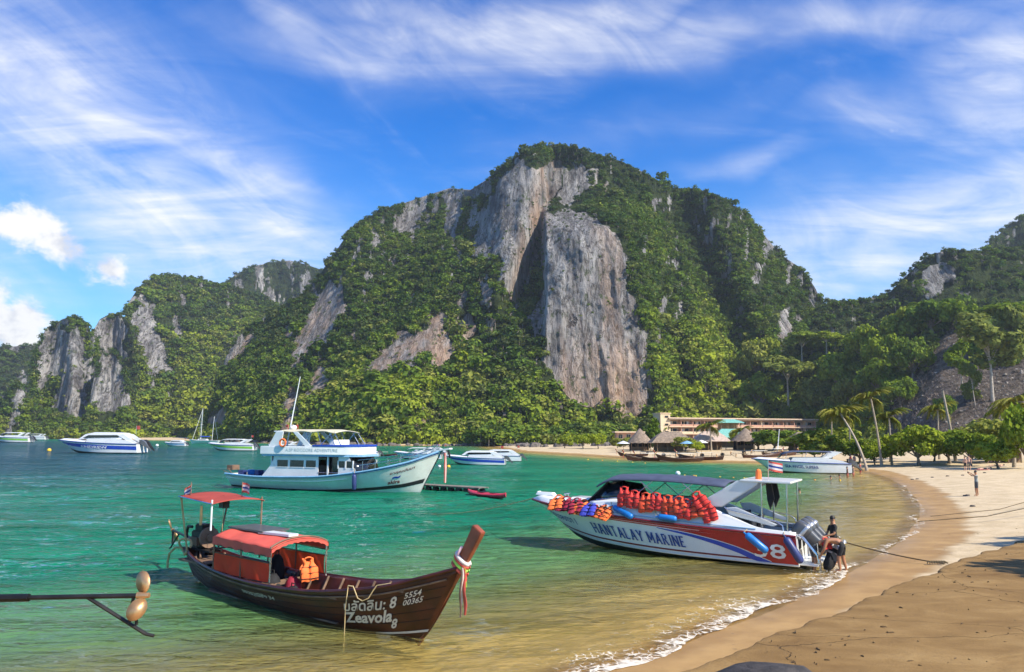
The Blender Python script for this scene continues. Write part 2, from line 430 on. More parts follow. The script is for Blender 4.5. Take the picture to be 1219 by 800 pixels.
main_cliffs = [
 [(647,262),(668,254),(690,255),(715,262),(735,285),(745,310),(752,345),(766,380),(776,420),(780,460),(772,485),(752,500),(735,497),(715,488),(700,486),(675,474),(657,458),(648,420),(645,380),(645,330),(645,290)],
 [(596,214),(620,200),(640,206),(655,190),(662,180),(669,192),(664,225),(657,260),(647,282),(641,300),(632,322),(627,345),(611,357),(599,342),(597,312),(570,307),(556,298),(565,278),(580,262),(586,238)],
 [(668,200),(690,195),(707,215),(692,237),(676,252),(664,240)], [(630,370),(645,362),(645,400),(634,397)],
 [(496,408),(513,375),(528,379),(536,408),(544,428),(520,443),(500,424)], [(440,430),(470,399),(500,402),(498,430),(470,441),(440,447)],
 [(538,395),(555,370),(564,377),(565,401),(552,409),(540,403)], [(573,342),(582,333),(586,356),(578,362)],
 [(390,342),(412,334),(411,366),(400,390),(388,406),(368,420),(348,440),(342,420),(355,402),(366,380),(380,354)],
 [(358,470),(374,432),(387,444),(385,462),(365,472),(351,492),(346,524),(331,514),(338,475),(348,448)],
 [(262,442),(266,424),(285,398),(292,408),(302,393),(306,405),(285,427)], [(242,512),(248,488),(283,484),(276,502),(260,517)],
 [(926,370),(941,360),(940,397),(927,407)], [(429,452),(440,438),(438,462)], [(612,350),(618,345),(620,366),(614,368)], [(545,350),(560,342),(556,362),(548,362)]]
def main_d(px, py, D):
    d = np.zeros(px.shape)
    ins = sstep(px, 643, 650) * (1 - sstep(px, 745 + (py - 300) * .18, 800 + (py - 300) * .16)) * sstep(py, 235, 275)
    want = np.interp(py, [235, 262, 300, 480, 520], [392, 372, 360, 334, 326])      # the great face is nearly upright
    d += np.minimum(want - D, 0) * ins
    ex = np.interp(py, [165, 185, 290, 360, 420], [668, 664, 642, 618, 610])     # edge of the lit flank
    t = np.clip((px - (ex - 30)) / 30, 0, 1); f = sstep(px, 520, 600) * sstep(py, 165, 190) * (1 - sstep(py, 350, 400))
    d += np.where(px <= ex, (-26 + 46 * t ** 1.4) * f, (18 * (1 - sstep(px, ex, ex + 60))) * f * sstep(py, 170, 200))
    d -= 22 * np.exp(-((px - 590) / 70) ** 2) * (1 - sstep(py, 200, 420)) * 0
    # ledge high on the left shoulder
    d += 26 * sstep(285 - py + (px - 500) * .12, -12, 12) * (1 - sstep(px, 540, 600))
    # ribs running down on the right flank
    d += 17 * np.sin((px - 800 + (py - 300) * -.42) / 17.0) * sstep(px, 770, 830) * sstep(py, 180, 240) * (1 - sstep(py, 430, 480))
    d += 12 * np.sin((px + (py - 300) * .5) / 24.0) * (1 - sstep(px, 480, 560))
    return d
def main_scrub(px, py, base):
    n = fbm(st3(px / 7, py / 22, 3), 4, 41)
    up = (1 - sstep(py, 235, 300)) * (1 - sstep(px, 590, 640)) * sstep(px, 420, 470)
    rt = sstep(px, 855, 900) * (1 - sstep(py, 300, 380)) * .9
    any_ = .10 * (1 - sstep(py, 380, 460))
    return ((n + .42 * up + .40 * rt + any_) > .46) * 1.0
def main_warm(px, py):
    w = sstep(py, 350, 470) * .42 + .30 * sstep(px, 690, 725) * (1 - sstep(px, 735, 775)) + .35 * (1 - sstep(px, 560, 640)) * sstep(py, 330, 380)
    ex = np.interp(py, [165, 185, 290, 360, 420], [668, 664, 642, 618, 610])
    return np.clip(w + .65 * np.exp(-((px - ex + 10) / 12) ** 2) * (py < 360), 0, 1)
def main_tint(px, py):  # sunlight on the lower right flank painted into the leaf colour; crest darker
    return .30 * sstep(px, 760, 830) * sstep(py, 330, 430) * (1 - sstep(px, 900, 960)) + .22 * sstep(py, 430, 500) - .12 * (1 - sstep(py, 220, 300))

hill('hill', 'limestone peak with bare grey cliff faces above the bay',
     [(232,523),(240,512),(250,490),(258,462),(264,440),(270,422),(282,402),(300,388),(330,367),(358,352),(376,334),(395,306),(410,284),(430,264),(455,249),(480,242),(510,232),(535,224),(560,226),(585,210),(600,195),(620,183),(640,175),(665,171),(690,177),(710,183),(740,192),(770,207),(800,224),(830,224),(860,237),(885,252),(905,274),(920,292),(935,307),(955,320),(970,342),(980,362),(992,390),(1010,430),(1030,470)],
     [(232,470),(250,440),(320,372),(430,296),(520,296),(620,300),(700,318),(800,338),(1030,350)],
     [(232,500),(262,480),(300,500),(395,520),(480,520),(560,500),(640,470),(700,460),(800,470),(900,480),(1030,430)],
     470, 240, main_cliffs, prof=1.15, amp=9, seed=3, dfun=main_d, warmf=main_warm, scrubby=main_scrub, tree=(12500, 2.3, 4.6), tintf=main_tint)

def rocky(bias, fx=8, fy=20, s=50):
    return lambda px, py, base: (fbm(st3(px / fx, py / fy, s), 4, s) > bias) * 1.0
# round hill to the left of the peak, its ledges and the ridge behind
hill('hill', 'rounded wooded hill left of the high peak',
     [(100,521),(120,500),(140,450),(148,385),(152,362),(165,342),(185,330),(205,328),(230,332),(260,339),(290,347),(310,353),(340,372),(380,420)],
     [(100,590),(150,600),(230,600),(300,620),(380,640)], [(100,610),(150,690),(205,760),(300,780),(380,760)],
     220, 150, [[(158,382),(165,370),(180,362),(190,400),(203,432),(185,438),(170,424)], [(158,352),(170,345),(174,372),(165,388)], [(175,420),(186,420),(184,470),(178,470)]],
     prof=1.1, amp=14, seed=12, scrubby=rocky(.42), tree=(2900, 4.0, 7.0), tintf=lambda px, py: .28 * sstep(py, 370, 420) * sstep(px, 190, 220) + .05)
hill('hill', 'grey rocky ridge showing over the saddle behind the rounded hill',
     [(235,400),(262,343),(280,327),(300,317),(325,312),(345,310),(365,315),(385,322),(405,330),(440,380)],
     [(235,900),(440,900)], [(235,960),(340,1010),(440,960)], 130, 90, [], amp=16, seed=22, scrubby=rocky(.12, 6, 24, 22), tree=(1100, 4, 7), back=200, tintf=lambda px, py: -.25)
# headland with bare pillars
hill('hill', 'bare limestone headland with a flat-topped cliff pillar',
     [(30,518),(36,470),(41,422),(54,392),(74,380),(90,378),(105,390),(114,404),(122,440),(130,470),(140,505),(150,519)],
     [(30,560),(150,560)], [(30,575),(60,600),(100,600),(150,575)], 130, 120,
     [[(42,470),(43,420),(58,392),(92,392),(104,410),(101,450),(99,497),(80,503),(64,497),(75,460),(58,450)], [(112,420),(120,420),(122,500),(112,490)]],
     prof=.9, amp=9, seed=33, dfun=lambda px, py, D: -14 * np.exp(-((px - 85) / 12) ** 2), scrubby=rocky(.2, 7, 22, 33), tree=(700, 3.0, 5.2), back=60, tintf=lambda px, py: .06)
hill('hill', 'grey rock knob wedged between the bare headland and the rounded hill',
     [(104,440),(110,395),(119,380),(130,374),(142,373),(152,382),(158,400),(164,440)], [(104,610),(164,610)], [(104,625),(134,650),(164,625)], 70, 70,
     [[(114,410),(121,382),(140,377),(151,388),(150,420),(118,420)]], prof=.8, amp=7, seed=44, tree=(170, 3, 5), back=50)
hill('hill', 'pointed grey rock buttress at the foot of the headland',
     [(98,519),(106,480),(113,445),(122,420),(130,416),(140,424),(149,446),(154,470),(160,500),(166,519)], [(98,535),(166,535)], [(98,545),(132,575),(166,545)], 80, 90,
     [[(106,478),(124,414),(137,418),(151,448),(154,480),(142,500),(125,494),(110,484)]], prof=.85, amp=6, seed=55, tree=(260, 2.6, 4.6), back=40, tintf=lambda px, py: .1)
hill('hill', 'far blue-green ridge beyond the bare headland',
     [(-260,470),(-160,430),(-80,405),(-20,408),(0,414),(20,412),(45,411),(70,420),(100,450),(130,500)], [(-260,800),(130,800)], [(-260,860),(0,900),(130,880)], 130, 80,
     [], amp=16, seed=66, scrubby=rocky(.1, 9, 16, 66), tree=(900, 4.5, 8), back=150, tintf=lambda px, py: -.2)
hill('hill', 'low wooded point with a pale rock pillar by the water',
     [(-60,500),(-20,480),(4,474),(12,462),(20,455),(30,468),(42,482),(60,490),(90,500),(150,510),(240,514),(262,522)], [(-60,520),(150,525),(262,520)], [(-60,545),(150,550),(262,540)], 160, 60,
     [[(8,519),(10,470),(20,452),(29,470),(19,500),(15,522)]], prof=.8, amp=5, seed=77, tree=(620, 2.8, 4.6), back=30, tintf=lambda px, py: .12)
# right-hand slopes
hill('hill', 'distant dark wooded shoulder at the right',
     [(1120,420),(1150,330),(1170,300),(1180,287),(1195,274),(1210,264),(1225,257),(1260,240),(1330,235),(1420,300),(1500,400)], [(1120,560),(1500,560)], [(1120,590),(1300,640),(1500,600)], 110, 70,
     [], amp=14, seed=88, scrubby=rocky(.5, 8, 18, 88), tree=(1200, 4, 7), tintf=lambda px, py: -.25)
hill('hill', 'wooded saddle hill with a pale rock face right of the peak',
     [(930,440),(955,392),(975,368),(1000,357),(1020,360),(1040,354),(1060,347),(1080,327),(1095,312),(1110,302),(1135,297),(1165,299),(1200,296),(1260,290),(1340,310),(1440,380)],
     [(930,360),(1000,352),(1200,330),(1440,330)], [(930,430),(1040,440),(1135,420),(1440,430)], 240, 130,
     [[(1093,347),(1100,323),(1120,308),(1137,323),(1127,347),(1100,352)], [(1137,347),(1156,348),(1154,360),(1140,356)]],
     prof=.95, amp=10, seed=99, scrubby=rocky(.44, 8, 18, 99), tree=(2900, 2.4, 4.6), tintf=lambda px, py: .02)
_, GX, GY, GP = hill('hill', 'brown scree slope with scattered tall trees behind the beach',
     [(880,500),(910,440),(950,408),(1000,412),(1040,402),(1075,398),(1100,388),(1140,380),(1180,388),(1219,392),(1290,390),(1400,430)],
     [(880,345),(965,338),(1005,310),(1040,262),(1120,205),(1219,172),(1400,160)], [(880,375),(965,372),(1005,352),(1040,330),(1120,300),(1219,275),(1400,250)], 230, 110, [], prof=.95, amp=5, seed=111,
     scrubby=rocky(.6, 9, 12, 111), tree=(2300, 1.7, 3.8), back=90, tintf=lambda px, py: .26,  # lighter leaves stand in for sunlight this left-facing slope lacks
     debris=[[(1052,505),(1066,470),(1084,445),(1108,420),(1128,388),(1143,378),(1160,400),(1150,430),(1175,440),(1219,425),(1420,425),(1420,560),(1052,560)]])
def slope_point(px, py):
    k = np.argmin((GX - px) ** 2 + (GY - py) ** 2); return GP.reshape(-1, 3)[k]

# ------------------------------------------------------------------ leaves
def leaf_material(name, dark, mid, lite, attr_type=None, trans=.34):
    m = bpy.data.materials.new(name); m.use_nodes = True; t = NT(m.node_tree); t.n.clear()
    if attr_type: f = t.attr('tint', attr_type)
    else: f = t.attr('tint', 'OBJECT')
    geo = t.new('ShaderNodeNewGeometry')
    n = t.noise(geo.outputs['Position'], .9, 3)
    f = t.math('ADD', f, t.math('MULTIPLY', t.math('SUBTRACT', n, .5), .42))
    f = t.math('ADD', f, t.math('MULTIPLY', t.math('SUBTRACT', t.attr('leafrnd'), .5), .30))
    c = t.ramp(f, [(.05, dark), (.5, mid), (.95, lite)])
    rnd = t.new('ShaderNodeObjectInfo').outputs['Random']
    c = t.mix(t.math('MULTIPLY', t.smooth(rnd, .55, .95), .6), c, t.mix(t.smooth(f, .1, .9), (.10, .11, .050), (.32, .30, .09)))
    c = t.mix(t.math('MULTIPLY', t.smooth(rnd, .30, .0), .45), c, (.062, .130, .038))
    d = t.new('ShaderNodeBsdfDiffuse'); t.put(d.inputs[0], c)
    tr = t.new('ShaderNodeBsdfTranslucent'); t.put(tr.inputs[0], t.mix(.5, c, (.12, .17, .02)))
    ms = t.new('ShaderNodeMixShader'); ms.inputs[0].default_value = trans
    t.l.new(d.outputs[0], ms.inputs[1]); t.l.new(tr.outputs[0], ms.inputs[2])
    o = t.new('ShaderNodeOutputMaterial'); t.l.new(ms.outputs[0], o.inputs[0])
    return m
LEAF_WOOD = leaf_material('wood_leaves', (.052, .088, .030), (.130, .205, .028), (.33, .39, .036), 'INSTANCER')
LEAF = leaf_material('tree_leaves', (.060, .105, .020), (.150, .235, .027), (.34, .40, .036))
def crown_np(clumps, leaves, size, seed, out=.75, squash=1.0, droop=0.0):
    """many leaf-sized faces round clump centres; returns verts, faces, rnd"""
    g = np.random.default_rng(seed); Vs = []; rn = []
    for (c, r) in clumps:
        n = max(6, int(leaves * (r / .5) ** 2)); d = g.normal(size=(n, 3)); d /= np.linalg.norm(d, axis=1)[:, None]
        rad = r * (.55 + .5 * g.random(n) ** .6)
        p = np.array(c) + d * rad[:, None] * (1, 1, squash)
        nrm = d * out + g.normal(size=(n, 3)) * (1 - out) * .9 + (0, 0, .25); nrm /= np.linalg.norm(nrm, axis=1)[:, None]
        a = np.cross(nrm, g.normal(size=(n, 3))); a /= np.linalg.norm(a, axis=1)[:, None]; b = np.cross(nrm, a)
        s = size * (.6 + .8 * g.random(n))[:, None]
        a = a * s * .72; b = b * s; dr = np.array((0, 0, -droop)) * s
        Vs.append(np.stack([p - b, p + a + nrm * s * .12 + dr, p + b, p - a + nrm * s * .12 + dr], 1)); rn.append(np.repeat(g.random(n), 4))
    Vs = np.concatenate(Vs).reshape(-1, 3); n = len(Vs) // 4
    return Vs, np.arange(n * 4).reshape(n, 4), np.concatenate(rn)
def dome_clumps(n, seed, flat=.7, spread=.62, rlo=.26, rhi=.44, up=.35):
    g = np.random.default_rng(seed); o = []
    for i in range(n):
        a = i * 2.4 + g.random(); q = math.sqrt((i + .5) / n) * spread
        o.append(((q * math.cos(a), q * math.sin(a), up + flat * (.62 * math.sqrt(max(0, 1 - (q / .8) ** 2))) + g.normal(0, .07)), rlo + (rhi - rlo) * g.random()))
    return o
def wood_protos():
    coll = bpy.data.collections.new('wood_tree_kinds'); k = 0
    for (n, flat, spread, up, lv, sz) in [(8, .8, .6, .2, 22, .19), (9, .55, .75, .25, 20, .19), (7, 1.1, .5, .2, 22, .19), (9, .9, .65, .15, 20, .18), (6, .45, .8, .4, 22, .19), (8, 1.3, .5, .0, 20, .18), (8, .7, .7, .1, 21, .18)]:
        v, f, r = crown_np(dome_clumps(n, 100 + k, flat, spread, .24, .46, up), lv, sz, 200 + k)
        tv = MB().tube([(0, 0, -.8), (0.02, 0, .2), (.05, .02, .6)], [.05, .04, .02], 5)
        nv = len(v); allv = np.concatenate([v, np.array(tv.v)]); 
        me = bpy.data.meshes.new('wood_tree'); me.from_pydata([tuple(q) for q in allv], [], [tuple(q) for q in f] + [tuple(nv + i for i in q) for q in tv.f])
        a = me.attributes.new('leafrnd', 'FLOAT', 'POINT'); a.data.foreach_set('value', np.concatenate([r, np.zeros(len(tv.v))]).astype(np.float32))
        me.materials.append(LEAF_WOOD); me.materials.append(BARK)
        me.polygons.foreach_set('material_index', [0] * len(f) + [1] * len(tv.f))
        o = bpy.data.objects.new('wood_tree_%02d' % k, me); coll.objects.link(o); k += 1
    return coll
BARK = mat('bark', (.20, .17, .14), .9, var=.35, vscale=4, bump=.6, bscale=9, spec=.1)
WOOD_COLL = wood_protos()

def instancer(name, pts, coll, label):
    """pts: x y z scale tint kind rot -> one mass of instanced trees"""
    pts = np.asarray(pts); me = bpy.data.meshes.new(name); me.vertices.add(len(pts)); me.vertices.foreach_set('co', pts[:, :3].astype(np.float32).ravel())
    for nm, c in (('size', 3), ('tint', 4), ('rot', 6)):
        a = me.attributes.new(nm, 'FLOAT', 'POINT'); a.data.foreach_set('value', pts[:, c].astype(np.float32))
    a = me.attributes.new('kindno', 'INT', 'POINT'); a.data.foreach_set('value', pts[:, 5].astype(np.int32))
    o = link(name, me); tag(o, label, kind='stuff')
    ng = bpy.data.node_groups.new(name + '_scatter', 'GeometryNodeTree'); ng.is_modifier = True
    ng.interface.new_socket('Geometry', in_out='INPUT', socket_type='NodeSocketGeometry'); ng.interface.new_socket('Geometry', in_out='OUTPUT', socket_type='NodeSocketGeometry')
    N = ng.nodes; L = ng.links; gi = N.new('NodeGroupInput'); go = N.new('NodeGroupOutput')
    ci = N.new('GeometryNodeCollectionInfo'); ci.inputs[0].default_value = coll; ci.inputs[1].default_value = True; ci.inputs[2].default_value = True
    ip = N.new('GeometryNodeInstanceOnPoints'); ip.inputs['Pick Instance'].default_value = True
    def na(nm, typ='FLOAT'):
        n = N.new('GeometryNodeInputNamedAttribute'); n.data_type = typ; n.inputs[0].default_value = nm; return [s for s in n.outputs if s.enabled][0]
    cx = N.new('ShaderNodeCombineXYZ'); L.new(na('rot'), cx.inputs[2])
    L.new(gi.outputs[0], ip.inputs['Points']); L.new(ci.outputs[0], ip.inputs['Instance']); L.new(na('kindno', 'INT'), ip.inputs['Instance Index'])
    L.new(cx.outputs[0], ip.inputs['Rotation']); L.new(na('size'), ip.inputs['Scale']); L.new(ip.outputs[0], go.inputs[0])
    md = o.modifiers.new('scatter', 'NODES'); md.node_group = ng
    return o
# thickets at the foot of the big cliff
_n = 420; _px = RNG.uniform(560, 800, _n); _Y = np.interp(_px, [560, 640, 700, 800], [296, 286, 288, 318]) + RNG.uniform(-14, 6, _n); _q = at(_px, 530, _Y)
TREES.append(np.stack([_q[:, 0], _q[:, 1], np.full(_n, .6) + (RNG.random(_n) ** 2) * np.clip((_Y - 270) * .22, 0, 8), RNG.uniform(2.2, 4.6, _n), np.clip(RNG.normal(.55, .2, _n), 0, 1), RNG.integers(0, 7, _n), RNG.random(_n) * 6.28], 1))
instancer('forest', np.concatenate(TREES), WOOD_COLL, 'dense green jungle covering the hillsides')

# ================================================================== SHORE, BEACH, SEA
shore_px = [(560,840),(640,815),(700,800),(785,778),(849,750),(913,728),(955,709),(985,696),(1012,680),(1035,667),(1053,657),(1070,646),(1090,625),(1096,607),(1086,588),(1072,577),(1053,567),(1030,561),(1004,558),(960,553.5),(905,550.5),(850,550),(790,548.5),(730,544),(680,541),(620,537.5)]
shore = gnd([p[0] for p in shore_px], [p[1] for p in shore_px])[:, :2]
# round the corners of the line
def chaikin(p, k=3):
    for _ in range(k):
        q = np.empty((2 * len(p) - 2, p.shape[1])); q[0::2] = p[:-1] * .75 + p[1:] * .25; q[1::2] = p[:-1] * .25 + p[1:] * .75
        p = np.concatenate([p[:1], q, p[-1:]])
    return p
shore = chaikin(shore, 2)
far_pts = np.array([[-8, 290], [-60, 292], [-120, 372], [-170, 440], [-330, 540], [-900, 600]])
near_pts = np.array([[-6, 9.5], [-14, 4], [-30, -6], [-60, -30]])[::-1]
SHORE = np.concatenate([near_pts, shore, far_pts])
LAND = [tuple(p) for p in SHORE] + [(-900, 1500), (1500, 1500), (1500, -200), (-60, -200)]
def shore_dist(P):
    """signed metres from the waterline, land positive"""
    P = np.asarray(P); best = np.full(P.shape[:-1], 1e9)
    for a, b in zip(SHORE[:-1], SHORE[1:]):
        ab = b - a; t = np.clip(((P - a) @ ab) / (ab @ ab + 1e-9), 0, 1); d = np.linalg.norm(P - (a + t[..., None] * ab), axis=-1); best = np.minimum(best, d)
    return np.where(in_poly(P[..., 0], P[..., 1], LAND), best, -best)
def ground_z(P, sd=None):
    sd = shore_dist(P) if sd is None else sd
    z = np.where(sd > 0, .075 * np.minimum(sd, 6) + .03 * np.clip(sd - 6, 0, 30) + .012 * np.clip(sd - 36, 0, 60),
                 -(.085 * np.minimum(-sd, 5) + .155 * np.clip(-sd - 5, 0, 20) + .04 * np.clip(-sd - 25, 0, 120)))
    n = fbm(st3(P[..., 0] / 5, P[..., 1] / 5), 4, 71); return z + n * np.clip(.012 + .006 * np.abs(sd), 0, .10)
def fan(y0, y1, nr, nc, wide, yoff=0):
    Y = np.geomspace(y0, y1, nr)[:, None]; u = np.linspace(-wide, wide, nc)[None]
    return np.stack(np.broadcast_arrays(u * (Y + 3), Y + yoff), -1)

def sand_material():
    m = bpy.data.materials.new('sand'); m.use_nodes = True; t = NT(m.node_tree); b = t.n['Principled BSDF']
    pos = t.new('ShaderNodeNewGeometry').outputs['Position']; sd = t.attr('shoredist')
    n = t.noise(pos, .8, 6, .6); nf = t.noise(pos, 30, 4, .7); nl = t.noise(pos, .16, 4)
    dry = t.mix(t.smooth(n, .3, .7), (.50, .385, .225), (.63, .50, .315))
    dry = t.mix(t.math('MULTIPLY', t.smooth(nf, .5, .75), .35), dry, (.30, .22, .13))
    wet = t.mix(t.smooth(n, .35, .7), (.34, .20, .068), (.46, .285, .105))
    edge = t.math('ADD', sd, t.math('ADD', t.math('MULTIPLY', t.math('SUBTRACT', nl, .5), 2.6), t.math('MULTIPLY', t.math('SUBTRACT', n, .5), .7)))
    dryness = t.smooth(edge, 1.9, 2.5)
    c = t.mix(dryness, wet, dry)
    bed = t.mix(t.smooth(t.noise(pos, .45, 4, .6), .42, .62), (.68, .47, .17), (.54, .38, .14))
    c = t.mix(t.smooth(sd, -.4, -1.2), c, bed)
    spots = t.smooth(t.noise(pos, 5.5, 2, .5), .73, .77)
    c = t.mix(t.math('MULTIPLY', spots, .6), c, (.07, .05, .03))
    t.put(b.inputs['Base Color'], c)
    sheen = t.math('MULTIPLY', t.smooth(sd, 1.3, .0), t.smooth(nl, .35, .55))
    t.put(b.inputs['Roughness'], t.math('SUBTRACT', t.math('ADD', .62, t.math('MULTIPLY', dryness, .3)), t.math('MULTIPLY', sheen, .34)))
    b.inputs['Specular IOR Level'].default_value = .4
    bp = t.new('ShaderNodeBump'); bp.inputs['Strength'].default_value = .6; bp.inputs['Distance'].default_value = .05
    foot = t.noise(pos, 3.2, 4, .6)
    t.put(bp.inputs['Height'], t.math('ADD', t.math('MULTIPLY', nf, .12), t.math('MULTIPLY', t.math('MULTIPLY', foot, dryness), 1.6)))
    t.l.new(bp.outputs[0], b.inputs['Normal'])
    return m
SAND = sand_material()
P2 = fan(6, 900, 330, 300, 1.05, -2)
sd = shore_dist(P2)
beach = link('beach', mesh_np('beach', np.concatenate([P2, ground_z(P2, sd)[..., None]], -1).reshape(-1, 3), grid_faces(*P2.shape[:2]), dict(shoredist=sd.ravel())), SAND)
tag(beach, 'curving sandy beach, wet and brown along the water', kind='structure')
def land(px, py, it=6):
    """point where a photo pixel meets the sand"""
    z = 0.3
    for _ in range(it):
        p = gnd(px, py, z); z = float(ground_z(p[:2]))
    return p
# hard crust of sand that ends in a low step
bank_px = [(700,850),(760,822),(815,799),(870,778),(921,752.5),(972,737),(1006,722.5),(1040,707),(1070,696),(1109,681),(1130,672),(1160,660),(1190,651),(1219,642),(1300,620),(1400,600)]
BZ = .52
be = gnd([p[0] for p in bank_px], [p[1] for p in bank_px], BZ)[:, :2]
be = chaikin(be, 4); s_ = np.cumsum(np.r_[0, np.linalg.norm(np.diff(be, axis=0), axis=1)])
ss = np.arange(0, s_[-1], .07); be = np.stack([np.interp(ss, s_, be[:, 0]), np.interp(ss, s_, be[:, 1])], 1)
tg = np.gradient(be, axis=0); tg /= np.linalg.norm(tg, axis=1)[:, None]; nrm = np.stack([tg[:, 1], -tg[:, 0]], 1)
be = be + nrm * (fbm(st3(ss * 1.3, 0, 0), 5, 81) * .22)[:, None]
inw = np.array([1.0, -.55]) / np.hypot(1, .55)
rows = []; rat = []
for k, tt in enumerate([-.03, 0, .03, .08, .2] + list(np.geomspace(.4, 30, 40))):
    q = be + inw * max(tt, 0) + (nrm * -.012 if k == 0 else 0)
    z = -.14 if k == 0 else BZ - .055 + .0 * tt if k == 1 else BZ - .018 if k == 2 else BZ
    zz = np.full(len(q), z) + (fbm(st3(q[:, 0] / 1.7, q[:, 1] / 1.7), 4, 83) * .03 * min(1, max(tt, 0) * 2) + .012 * max(tt, 0))
    if k == 0: zz = np.minimum(ground_z(q) - .1, BZ - .3)
    rows.append(np.concatenate([q, zz[:, None]], 1)); rat.append(np.full(len(q), tt))
def bank_material():
    m = bpy.data.materials.new('sand_crust'); m.use_nodes = True; t = NT(m.node_tree); b = t.n['Principled BSDF']
    pos = t.new('ShaderNodeNewGeometry').outputs['Position']
    n = t.noise(t.mapping(pos, (.7, 1.1, 1)), 1, 6, .6, .6); nf = t.noise(pos, 24, 5, .7)
    c = t.ramp(n, [(.25, (.17, .095, .030)), (.5, (.25, .150, .052)), (.75, (.35, .225, .088))])  # brown crust, darkened all over: broad tree shade painted into the colour
    c = t.mix(t.math('MULTIPLY', t.smooth(nf, .48, .72), .5), c, (.14, .085, .035))
    c = t.mix(t.math('MULTIPLY', t.smooth(t.noise(pos, 7, 3), .70, .75), .7), c, (.05, .035, .02))
    vo = t.new('ShaderNodeTexVoronoi', feature='DISTANCE_TO_EDGE'); t.put(vo.inputs['Vector'], t.vmath('ADD', t.mapping(pos, (.16, .30, 0)), t.vmath('MULTIPLY', t.noise(pos, .9, 4, color=True), (.22, .22, 0)))); vo.inputs['Scale'].default_value = 1
    crack = t.smooth(vo.outputs[0], .0035, .0008)
    c = t.mix(t.math('MULTIPLY', crack, .3), c, (.05, .03, .015))
    t.put(b.inputs['Base Color'], c); b.inputs['Roughness'].default_value = .85; b.inputs['Specular IOR Level'].default_value = .25
    bp = t.new('ShaderNodeBump'); bp.inputs['Strength'].default_value = 1; bp.inputs['Distance'].default_value = .045
    t.put(bp.inputs['Height'], t.math('SUBTRACT', t.math('ADD', n, t.math('MULTIPLY', nf, .35)), crack)); t.l.new(bp.outputs[0], b.inputs['Normal'])
    return m
BP = np.array(rows)
bank = link('sand_bank', mesh_np('sand_bank', BP.reshape(-1, 3), grid_faces(*BP.shape[:2])), bank_material())
tag(bank, 'hard brown sand shelf ending in a low broken step', kind='structure')

def sea_material():
    m = bpy.data.materials.new('sea_water'); m.use_nodes = True; t = NT(m.node_tree); t.n.clear()
    pos = t.new('ShaderNodeNewGeometry').outputs['Position']; dep = t.attr('depth')
    sep = t.new('ShaderNodeSeparateXYZ'); t.put(sep.inputs[0], pos)
    far = t.smooth(sep.outputs[1], 40, 260)
    # ripples in three sizes, each a bit longer across the wind
    r1 = t.noise(t.mapping(pos, (.55, 1.25, 1), rot=(0, 0, R(12))), 1.15, 3, .55, .5)
    r2 = t.noise(t.mapping(pos, (.6, 1.3, 1), rot=(0, 0, R(-14))), 3.4, 3, .55, .6)
    r3 = t.noise(t.mapping(pos, (.16, .34, 1), rot=(0, 0, R(5))), 1.0, 3, .5, .3)
    h = t.math('ADD', t.math('MULTIPLY', r1, .22), t.math('ADD', t.math('MULTIPLY', r2, .13), t.math('MULTIPLY', r3, .5)))
    h = t.math('MULTIPLY', h, t.math('MULTIPLY', t.math('ADD', 1, t.math('MULTIPLY', far, 1.3)), t.math('ADD', .45, t.math('MULTIPLY', t.smooth(t.noise(t.mapping(pos, (.05, .11, 1)), 1, 3), .3, .7), .95))))
    bp = t.new('ShaderNodeBump'); bp.inputs['Distance'].default_value = 1.7
    calm = t.smooth(dep, -.05, .9)
    t.put(bp.inputs['Strength'], t.math('ADD', .12, t.math('MULTIPLY', calm, .78)))
    t.put(bp.inputs['Height'], h)
    fn = t.noise(t.mapping(pos, (.35, .8, 1)), 1.3, 4, .65, color=True)
    tilt = t.vmath('MULTIPLY', t.vmath('SUBTRACT', fn, (.5, .5, .5)), (1.3, 2.0, 0))
    sc_ = t.new('ShaderNodeVectorMath', operation='SCALE'); t.put(sc_.inputs[0], tilt); t.put(sc_.inputs['Scale'], t.smooth(sep.outputs[1], 18, 75))
    wn = t.vmath('NORMALIZE', t.vmath('ADD', bp.outputs[0], sc_.outputs[0]))
    patch = t.noise(t.mapping(pos, (.02, .05, 1)), 1, 4, .6)
    deep = t.mix(t.smooth(patch, .35, .65), (.004, .165, .088), (.012, .225, .112))
    deep = t.mix(t.smooth(dep, 3.6, 6.8), deep, (.018, .078, .105))
    shal = t.mix(t.smooth(dep, .9, 2.4), t.mix(t.smooth(dep, .1, 1.0), (.52, .40, .12), (.15, .33, .12)), deep)
    body = t.new('ShaderNodeBsdfDiffuse'); t.put(body.inputs[0], shal); t.l.new(wn, body.inputs['Normal'])
    tr = t.new('ShaderNodeBsdfTransparent'); t.put(tr.inputs[0], t.mix(t.smooth(dep, 0, 1.2), (.98, .97, .88), (.70, .92, .62)))
    opa = t.math('SUBTRACT', 1, t.math('POWER', 2.718, t.math('MULTIPLY', t.math('MAXIMUM', dep, 0), -.85)))
    bodymix = t.new('ShaderNodeMixShader'); t.put(bodymix.inputs[0], opa); t.l.new(tr.outputs[0], bodymix.inputs[1]); t.l.new(body.outputs[0], bodymix.inputs[2])
    gl = t.new('ShaderNodeBsdfGlossy'); gl.inputs['Roughness'].default_value = .045; t.l.new(wn, gl.inputs['Normal'])
    fr = t.new('ShaderNodeFresnel'); fr.inputs[0].default_value = 1.33; t.l.new(wn, fr.inputs['Normal'])
    mx = t.new('ShaderNodeMixShader'); t.put(mx.inputs[0], t.math('MULTIPLY', fr.outputs[0], t.math('ADD', .45, t.math('MULTIPLY', t.smooth(dep, 0, .6), .7))))
    t.l.new(bodymix.outputs[0], mx.inputs[1]); t.l.new(gl.outputs[0], mx.inputs[2])
    o = t.new('ShaderNodeOutputMaterial'); t.l.new(mx.outputs[0], o.inputs[0])
    return m
